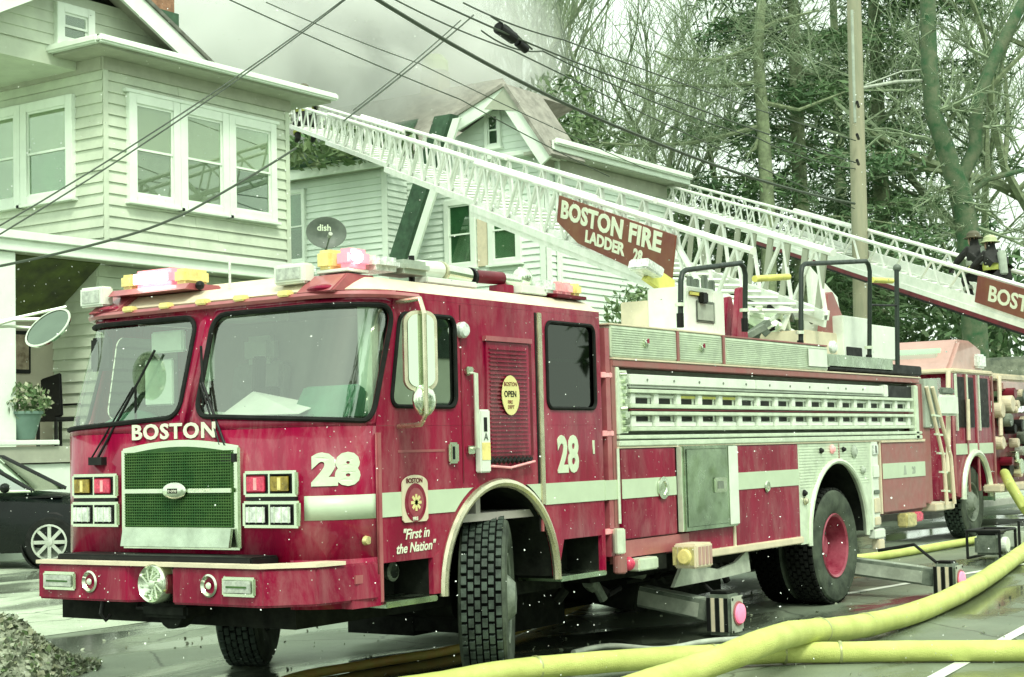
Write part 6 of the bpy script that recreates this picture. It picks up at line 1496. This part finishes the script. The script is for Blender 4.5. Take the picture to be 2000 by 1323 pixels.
# aerial ladder 2
LB2 = UD(2150, 668, 25.5); LT2 = UD(1270, 388, 42)
def lr(t, h=0): return LB2.lerp(LT2, t) + V((0, 0, h))
q1, p1_, a1x, sd1, up1 = truss_section(f2, lr(0), lr(.62), .95, .62, 12, .03)
q2, p2_, *_ = truss_section(f2, lr(.45, .10), lr(1), .75, .52, 16, .026)
MB().cyl((LB2.x - .3, LB2.y, 1.8), (LB2.x - .3, LB2.y, LB2.z), .4, n=20).build('ladder_pedestal', 'frame_grey', f2, bev=.02); MB().cyl((LB2.x - .3, LB2.y, .3), (LB2.x - .3, LB2.y, 1.79), .5, n=20).build('pedestal_base', 'dark_red', f2, bev=.02)
for sg in (-1, 1):
    MB().bar(p1_(0, sg, .10), p1_(1, sg, .10), .05, .24, up=up1).build('box_chord', 'ladder_paint', q1)
    MB().bar(p1_(0, sg, -.08), p1_(1, sg, -.08), .07, .09, up=up1).build('under_rail', 'dark_red', q1)
    MB().bar(p1_(0, sg * .8, -.16), p1_(1, sg * .8, -.16), .06, .06, up=up1).build('under_pipe', 'black', q1)
n2 = -1 if (p1_(.5, -1, 0) - CAM).length < (p1_(.5, 1, 0) - CAM).length else 1
def t2(px): return min(range(0, 401), key=lambda k: abs(scr(p1_(k / 400, n2, .4)) - px)) / 400
tt = t2(1915); of = sd1 * n2 * .06
P = [p1_(0.0, n2, .10) + of, p1_(tt, n2, .14) + of, p1_(tt, n2, .60) + of, p1_(0, n2, .60) + of]
sb2 = MB().add(P + [p + sd1 * n2 * .02 for p in P], [(0, 1, 2, 3), (7, 6, 5, 4), (0, 4, 5, 1), (1, 5, 6, 2), (2, 6, 7, 3), (3, 7, 4, 0)]).build('sign_board', 'sign_red', q1)
text('lettering', 'BOSTON FIRE', .36, 'letter', sb2, p1_(tt, n2, .24) + of + sd1 * n2 * .022 - a1x * .35, -a1x, up1, .003, .010, sx=1.25)

# ================= people on the ladders =================
def person(name, base, rz, pose, suit, vest, helm, label, sc=1.0):
    r_ = root(name, base, label, 'firefighter', rz=rz)
    J = {'pelvis': (0, 0, .95), 'chest': (.03, 0, 1.25), 'neck': (.03, 0, 1.47), 'head': (.04, 0, 1.62), 'top': (.04, 0, 1.74),
         'shl': (.02, .20, 1.42), 'ell': (.12, .30, 1.16), 'hal': (.34, .24, 1.10), 'shr': (.02, -.20, 1.42), 'elr': (.10, -.31, 1.16), 'har': (.34, -.22, 1.16),
         'hpl': (0, .10, .90), 'knl': (.12, .13, .50), 'anl': (-.02, .14, .09), 'tol': (.16, .16, .04), 'hpr': (0, -.10, .90), 'knr': (.05, -.13, .50), 'anr': (-.06, -.14, .09), 'tor': (.12, -.16, .04)}
    J.update(pose); rad_ = {'pelvis': .17, 'chest': .19, 'neck': .075, 'head': .10, 'top': .07, 'shl': .085, 'ell': .062, 'hal': .042, 'hpl': .115, 'knl': .082, 'anl': .065, 'tol': .05}
    E_ = [('pelvis', 'chest'), ('chest', 'neck'), ('neck', 'head'), ('head', 'top'), ('chest', 'shl'), ('shl', 'ell'), ('ell', 'hal'), ('chest', 'shr'), ('shr', 'elr'), ('elr', 'har'), ('pelvis', 'hpl'), ('hpl', 'knl'), ('knl', 'anl'), ('anl', 'tol'), ('pelvis', 'hpr'), ('hpr', 'knr'), ('knr', 'anr'), ('anr', 'tor')]
    ks = list(J); me = bpy.data.meshes.new('body'); me.from_pydata([V(J[k]) * sc for k in ks], [(ks.index(a), ks.index(b)) for a, b in E_], [])
    o = bpy.data.objects.new('body', me); COL.objects.link(o); o.parent = r_
    sk = o.modifiers.new('skin', 'SKIN'); ss = o.modifiers.new('sub', 'SUBSURF'); ss.levels = 1; ss.render_levels = 1
    for i, k in enumerate(ks):
        rr = rad_.get(k) or rad_[k[:-1] + 'l']; me.skin_vertices[0].data[i].radius = (rr * sc, rr * sc)
    me.skin_vertices[0].data[0].use_root = True
    me.materials.append(M[suit])
    def L(p): return V(p)
    H = V(J['head'])
    MB().sphere(H + V((.012, 0, -.01)), .098, 8, (1, .85, 1.15)).build('face', 'skin', r_, smooth=True, local=True)
    fc = r_.children[-1]
    MB().bar(H + V((.105, 0, .01)), H + V((.125, 0, -.03)), .02, .02).build('nose', 'skin', fc, local=True)
    for s in (-1, 1): MB().sphere(H + V((.095, .035 * s, .025)), .012, 5).build('eye', 'black', fc, local=True)
    MB().bar(H + V((.10, -.025, -.055)), H + V((.10, .025, -.055)), .008, .01).build('mouth', 'dark_red', fc, local=True)
    MB().lathe(H + V((-.01, 0, .03)), (0, 0, 1), [(.17, 0), (.175, .012), (.125, .03), (.115, .09), (.07, .13), (0, .145)], 18).build('helmet', helm, r_, smooth=True, local=True)
    for k in ('hal', 'har'):
        h_ = V(J[k]); e_ = V(J['el' + k[-1]]); d = (h_ - e_).normalized()
        for i in range(5):
            s = (i - 2) * .018; b0 = h_ + V((0, s, 0)) + d * .02; MB().tube([b0, b0 + d * (.05 - abs(i - 2) * .006) + V((0, s * .3, -.01)), b0 + d * .06 + V((0, s * .3, -.045))], .010, 5).build('finger', 'coat_black', r_, local=True)
    c = V(J['chest'])
    MB().lathe(c + V((0, 0, -.12)), (0, 0, 1), [(.205, 0), (.215, .07), (.205, .14)], 18).build('reflective_band', vest, r_, smooth=True, local=True)
    for k in ('ell', 'elr'):
        e_ = V(J[k]); h_ = V(J['ha' + k[-1]]); MB().cyl(e_.lerp(h_, .3), e_.lerp(h_, .5), .068, .062, 10).build('sleeve_band', vest, r_, local=True)
    for k in ('l', 'r'):
        a, b = V(J['kn' + k]), V(J['an' + k]); MB().cyl(a.lerp(b, .5), a.lerp(b, .68), .088, .085, 10).build('leg_band', vest, r_, local=True)
    MB().cyl(c + V((-.24, 0, -.22)), c + V((-.20, 0, .20)), .075, n=14).build('air_cylinder', 'grey_green', r_, local=True, bev=.02)
    return r_
crouch = {'pelvis': (-.15, 0, .45), 'chest': (.02, 0, .74), 'neck': (.10, 0, .95), 'head': (.14, 0, 1.09), 'top': (.15, 0, 1.20), 'shl': (.06, .20, .90), 'ell': (.26, .28, .70), 'hal': (.48, .22, .62), 'shr': (.06, -.20, .90), 'elr': (.26, -.28, .72), 'har': (.46, -.2, .70),
          'hpl': (-.13, .10, .42), 'knl': (.25, .16, .42), 'anl': (.05, .15, .08), 'tol': (.22, .16, .04), 'hpr': (-.13, -.10, .42), 'knr': (.2, -.18, .36), 'anr': (-.05, -.15, .08), 'tor': (.12, -.16, .04)}
def ladder_pos(px, pf, far=0): 
    k = min(range(0, 401), key=lambda k: abs(scr(pf(k / 400, 0, .2)) - px)) / 400; return pf(k, 0, .05)
hd = math.atan2(-a1x.y, -a1x.x)
person('person', ladder_pos(1918, p1_), math.atan2(a1x.y, a1x.x), crouch, 'coat_black', 'beam_light', 'helmet', 'firefighter in a black coat crouching on the farther ladder')
person('person', ladder_pos(1950, p1_), math.atan2(a1x.y, a1x.x), crouch, 'coat_black', 'hi_vis', 'helmet_pale', 'firefighter with bright yellow bands behind the one in black on the farther ladder')
person('person', ladder_pos(598, pt4) + V((0, 0, -.35)), math.atan2(-axL.y, -axL.x) + 3.14, crouch, 'coat_black', 'hi_vis', 'helmet', 'firefighter with yellow bands at the tip of the long ladder beside the cream house')

# ================= hoses =================
def smooth_path(P, n=14):
    out_ = []
    for i in range(len(P) - 1):
        a, b, c, d = P[max(i - 1, 0)], P[i], P[i + 1], P[min(i + 2, len(P) - 1)]
        for k in range(n):
            t = k / n; out_.append(.5 * ((2 * b) + (c - a) * t + (2 * a - 5 * b + 4 * c - d) * t * t + (3 * b - a - 3 * c + d) * t ** 3))
    return out_ + [P[-1]]
def hose(px, r, z, label, m='hose', grp=None, couple=()):
    P = smooth_path([UG(a, b, (z if not isinstance(z, (list, tuple)) else z[i])) for i, (a, b) in enumerate(px)])
    rt_ = root('fire_hose', (P[0].x, P[0].y, 0), label, 'fire hose', grp)
    b = MB(); b.tube(P, r, 14)
    rnd = random.Random(len(P))
    from mathutils import noise
    for i, p in enumerate(b.v):
        q = P[min(i // 14, len(P) - 1)]; d = p - q; k = 1 + .05 * noise.noise(q * 3) + .03 * noise.noise(p * 12); b.v[i] = q + V((d.x * k * 1.05, d.y * k * 1.05, d.z * .95 * k))
    b.build('jacket', m, rt_, smooth=True)
    for t in couple:
        i = int(t * (len(P) - 2)); c = P[i]; d = (P[i + 1] - P[i]).normalized()
        MB().lathe(c - d * .05, d, [(r * 1.0, 0), (r * 1.04, .005), (r * 1.04, .018), (r * 1.0, .024)], 16).build('band', 'hose_end', rt_, smooth=True)
    return rt_
G_ = 'large yellow supply hoses on the road'
hose([(500, 1420), (700, 1362), (870, 1333), (1010, 1309), (1250, 1288), (1480, 1277), (1640, 1274), (1800, 1272), (2050, 1271), (2300, 1268)], .075, [.075, .09, .135, .14, .11, .085, .075, .075, .075, .075], 'straight yellow hose lying under the curving one', grp=G_, couple=(.36, .52, .60, .68))
hose([(1000, 1440), (1180, 1366), (1330, 1316), (1430, 1280), (1500, 1252), (1560, 1236), (1640, 1229), (1720, 1215), (1800, 1192), (1880, 1156), (1950, 1113), (2040, 1046), (2120, 980)], .092, [.09, .10, .13, .20, .25, .22, .16, .11, .09, .09, .09, .09, .09], 'thick yellow hose curving over the straight one to the right edge', grp=G_, couple=(.47, .56))
hose([(1640, 1095), (1740, 1083), (1860, 1063), (1990, 1040), (2100, 1020)], .055, .055, 'yellow hose running behind the rear outrigger', grp=G_)
hose([(540, 1336), (600, 1318), (740, 1294), (890, 1268), (1010, 1232), (1110, 1192), (1150, 1172)], .035, .035, 'dull orange hose passing under the front wheel of the engine', m='rust_hose' if 'rust_hose' in M else 'gold_trim')
hose([(1120, 1275), (1190, 1262), (1290, 1268), (1380, 1253), (1480, 1246)], .022, .022, 'thin pale line lying by the front outrigger foot', m='beam_light')

# ================= portable pump =================
pc = UG(1938, 1092, 0)
pp_ = root('portable_pump', (pc.x, pc.y, 0), 'black portable pump in a tube frame on the road by the second engine', 'portable pump')
def cage(c, lx, ly, h):
    for sy in (-1, 1): MB().tube([c + V((-lx, ly * sy, .03)), c + V((-lx, ly * sy, h)), c + V((lx, ly * sy, h)), c + V((lx, ly * sy, .03)), c + V((-lx, ly * sy, .03))], .018).build('frame_tube', 'black', pp_)
    for sx in (-1, 1): MB().tube([c + V((lx * sx, -ly, h)), c + V((lx * sx, ly, h))], .018).build('frame_tube', 'black', pp_)
c0 = V((pc.x, pc.y, 0)); cage(c0, .32, .2, .36)
box('engine', 'frame_grey', pp_, pc.x - .22, pc.x + .12, pc.y - .15, pc.y + .15, .06, .30, bev=.03); MB().cyl((pc.x - .05, pc.y - .15, .18), (pc.x - .05, pc.y - .22, .18), .10, n=18).build('recoil_cover', 'white_paint', pp_, bev=.01)
box('fuel_tank', 'black', pp_, pc.x - .2, pc.x + .2, pc.y - .13, pc.y + .13, .30, .36, bev=.02)
pc2 = c0 + V((.95, .05, 0))
p3 = root('portable_generator', pc2, 'grey generator beside the black portable pump at the right edge', 'generator')
box('housing', 'beam_light', p3, pc2.x - .26, pc2.x + .28, pc2.y - .2, pc2.y + .2, .06, .34, bev=.05); MB().cyl((pc2.x, pc2.y - .2, .2), (pc2.x, pc2.y - .27, .2), .12, n=20).build('intake', 'white_paint', p3, bev=.02)
MB().tube([pc2 + V((-.3, -.2, .02)), pc2 + V((-.3, -.2, .42)), pc2 + V((.3, -.2, .42)), pc2 + V((.3, -.2, .02))], .018).build('frame_tube', 'black', p3)
MB().cyl(pc2 + V((.15, -.22, .28)), pc2 + V((.15, -.26, .28)), .05, n=12).build('cap', 'yellow', p3)

# ================= debris heap =================
from mathutils import noise as NZ
hc = UG(-10, 1318, 0); hr = root('debris_heap', (hc.x, hc.y, 0), 'low heap of wet leaves and snow slush at the lower left', 'debris heap')
B = MB(); N = 26; P = []; F = []
def hz(x, y):
    d = math.sqrt((x / .70) ** 2 + (y / .58) ** 2); return max(0, 1 - d ** 1.3) * .36 * (1 + .5 * NZ.noise(V((x * 3, y * 3, 0)))) - .01
for j in range(N + 1):
    for i in range(N + 1): x, y = (i / N * 2 - 1) * .86, (j / N * 2 - 1) * .74; P.append((hc.x + x, hc.y + y, hz(x, y)))
for j in range(N):
    for i in range(N): a = j * (N + 1) + i; F.append((a, a + 1, a + N + 2, a + N + 1))
B.add(P, F).build('mound', 'debris', hr, smooth=True)
def onheap():
    a = random.uniform(0, 2 * math.pi); r_ = math.sqrt(random.random()) * 1.15; x, y = math.cos(a) * r_ * .68, math.sin(a) * r_ * .58
    return V((hc.x + x, hc.y + y, max(.006, hz(x, y)) + random.random() * .03))
foliage(1800, onheap, .032, 'debris', 'leaf_litter', hr, flat=.6, kind='stuff')
foliage(500, onheap, .028, 'leaf_pale', 'slush', hr, flat=.8, kind='stuff'); foliage(500, onheap, .03, 'leaf', 'green_leaves', hr, flat=.6, kind='stuff')
# scattered bits on the wet road
foliage(420, lambda: V((random.uniform(-7.5, 2), random.uniform(-2.5, 4.8), .006)), .018, 'debris', 'road_litter', None, flat=.6, kind='stuff', label='bits of leaf and grit scattered on the wet road', category='litter')

# ================= parked car =================
wp = None
for yy in (10.2,):
    wp = UG(101, 1108, .16)
hv = V((.57, -.82, 0)).normalized(); ang = math.atan2(hv.y, hv.x); lv = V((-hv.y, hv.x, 0))
cpos = V((wp.x, wp.y, .15)) - hv * 1.38 + lv * .80
car = root('parked_car', cpos, 'dark sedan with alloy wheels parked before the cream house porch', 'car', rz=ang)
def CB(): return MB()
def carbody():
    # stations along x: (x, z_low, z_belt, halfwidth)
    prof = [(-2.25, .45, .80, .62), (-2.20, .30, .92, .78), (-1.9, .22, 1.00, .86), (-1.35, .20, 1.02, .90), (-.5, .20, .98, .91), (.4, .20, .96, .91), (1.0, .20, .94, .90), (1.6, .20, .88, .88), (2.1, .24, .78, .80), (2.32, .35, .66, .62)]
    P = []; F = []; K = 10
    for x, zl, zb, hw in prof:
        for (yy, zz) in ((0, zl), (.92, zl), (1.0, zl + (zb - zl) * .25), (1.0, zl + (zb - zl) * .6), (.95, zl + (zb - zl) * .88), (.80, zb), (0, zb + .03)): P.append(V((x, hw * yy, zz)))
    n = 7
    Pm = P + [V((p.x, -p.y, p.z)) for p in P]; m = len(P)
    for s in (0, m):
        for i in range(len(prof) - 1):
            for k in range(n - 1): a = s + i * n + k; F.append((a, a + n, a + n + 1, a + 1))
        F.append(tuple(range(s, s + n))); F.append(tuple(range(s + (len(prof) - 1) * n, s + len(prof) * n)))
    return MB().add(Pm, F).build('body', 'car_paint', car, smooth=True, local=True)
bd = carbody()
roofp = [(-1.75, 1.0), (-1.05, 1.40), (-.2, 1.47), (.35, 1.43), (1.15, .98)]
P = []; 
for x, z in roofp:
    hw = .80 - (z - 1.0) * .42; P += [V((x, -hw, z)), V((x, hw, z))]
rf_ = MB().add(P[2:8], [(0, 1, 3, 2), (2, 3, 5, 4)]).build('roof', 'car_paint', car, smooth=True, local=True, solid=.03)
MB().add([P[0], P[1], P[3], P[2]], [(0, 1, 2, 3)]).build('rear_screen', 'car_glass', car, local=True); MB().add([P[6], P[7], P[9], P[8]], [(0, 1, 2, 3)]).build('windscreen', 'car_glass', car, local=True)
for s in (0, 1):
    side = [P[i * 2 + s] for i in range(5)]; MB().add(side, [(0, 1, 2, 3, 4)]).build('side_window', 'car_glass', car, local=True)
    MB().tube(side[:], .028, 6).build('roof_pillar', 'car_paint', car, local=True)
    MB().tube([side[0] + V((0, 0, -.0)), side[4]], .018, 6).build('belt_trim', 'alu', car, local=True)
    a = side[2] + V((.0, 0, 0)); MB().bar(a, V((-.15, a.y * 1.18, .99)), .06, .02, up=V((1, 0, 0))).build('door_pillar', 'black', car, local=True)
    yy = -.93 if s == 0 else .93
    MB().sphere((.85, yy * 1.08, 1.03), .09, 7, (.7, 1.2, .7)).build('wing_mirror', 'car_paint', car, smooth=True, local=True)
    for xx in (-1.38, 1.38):
        MB().lathe((xx, yy * .80, .33), (0, 1 if yy > 0 else -1, 0), [(.38, -.02), (.385, .12), (.36, .13), (.36, -.02)], 28).build('wheel_arch', 'black', car, smooth=True, local=True)
        sd2 = 1 if yy > 0 else -1
        tw = MB().lathe((xx, yy * .86, .33), (0, sd2, 0), [(.21, .09), (.24, .115), (.30, .11), (.33, .07), (.33, -.1), (.21, -.1)], 32).build('wheel', 'rubber', car, smooth=True, local=True)
        MB().lathe((xx, yy * .86, .33), (0, sd2, 0), [(.225, .112), (.205, .115), (.20, .05), (0, .02)], 28).build('rim', 'frame_grey', tw, smooth=True, local=True)
        rb_ = MB().lathe((xx, yy * .86, .33), (0, sd2, 0), [(.228, .10), (.228, .122), (.205, .124), (.20, .10)], 28).build('rim_lip', 'alloy', tw, smooth=True, local=True)
        for k in range(8):
            t = 2 * math.pi * k / 8; c = V((xx, yy * .86 + sd2 * .098, .33)); MB().bar(c + V((math.cos(t) * .03, 0, math.sin(t) * .03)), c + V((math.cos(t) * .21, 0, math.sin(t) * .21)), .045, .02, up=V((0, 1, 0))).build('spoke', 'alloy', tw, local=True)
        MB().lathe((xx, yy * .86, .33), (0, sd2, 0), [(.05, .10), (.045, .125), (0, .128)], 14).build('hub_cap', 'alloy', tw, local=True)
    MB().obox((2.08, yy * .72, .66), (.12, -yy * .0, 0), (0, .12, 0), (0, 0, .06)).build('headlight', 'head_lens', car, bev=.03, local=True)
    MB().obox((.05, yy * .985, .82), (.10, 0, 0), (0, .012, 0), (0, 0, .014)).build('door_handle', 'alu', car, local=True)
for xx in (-1.0, .55): MB().obox((xx, 0, .75), (.22, .6, 0), (-.0, .0, .28), (.06, 0, 0)).build('seat', 'seat', car, bev=.02, local=True)
MB().obox((0, 0, .90), (1.5, 0, 0), (0, .78, 0), (0, 0, .01)).build('interior_floor', 'black', car, local=True)
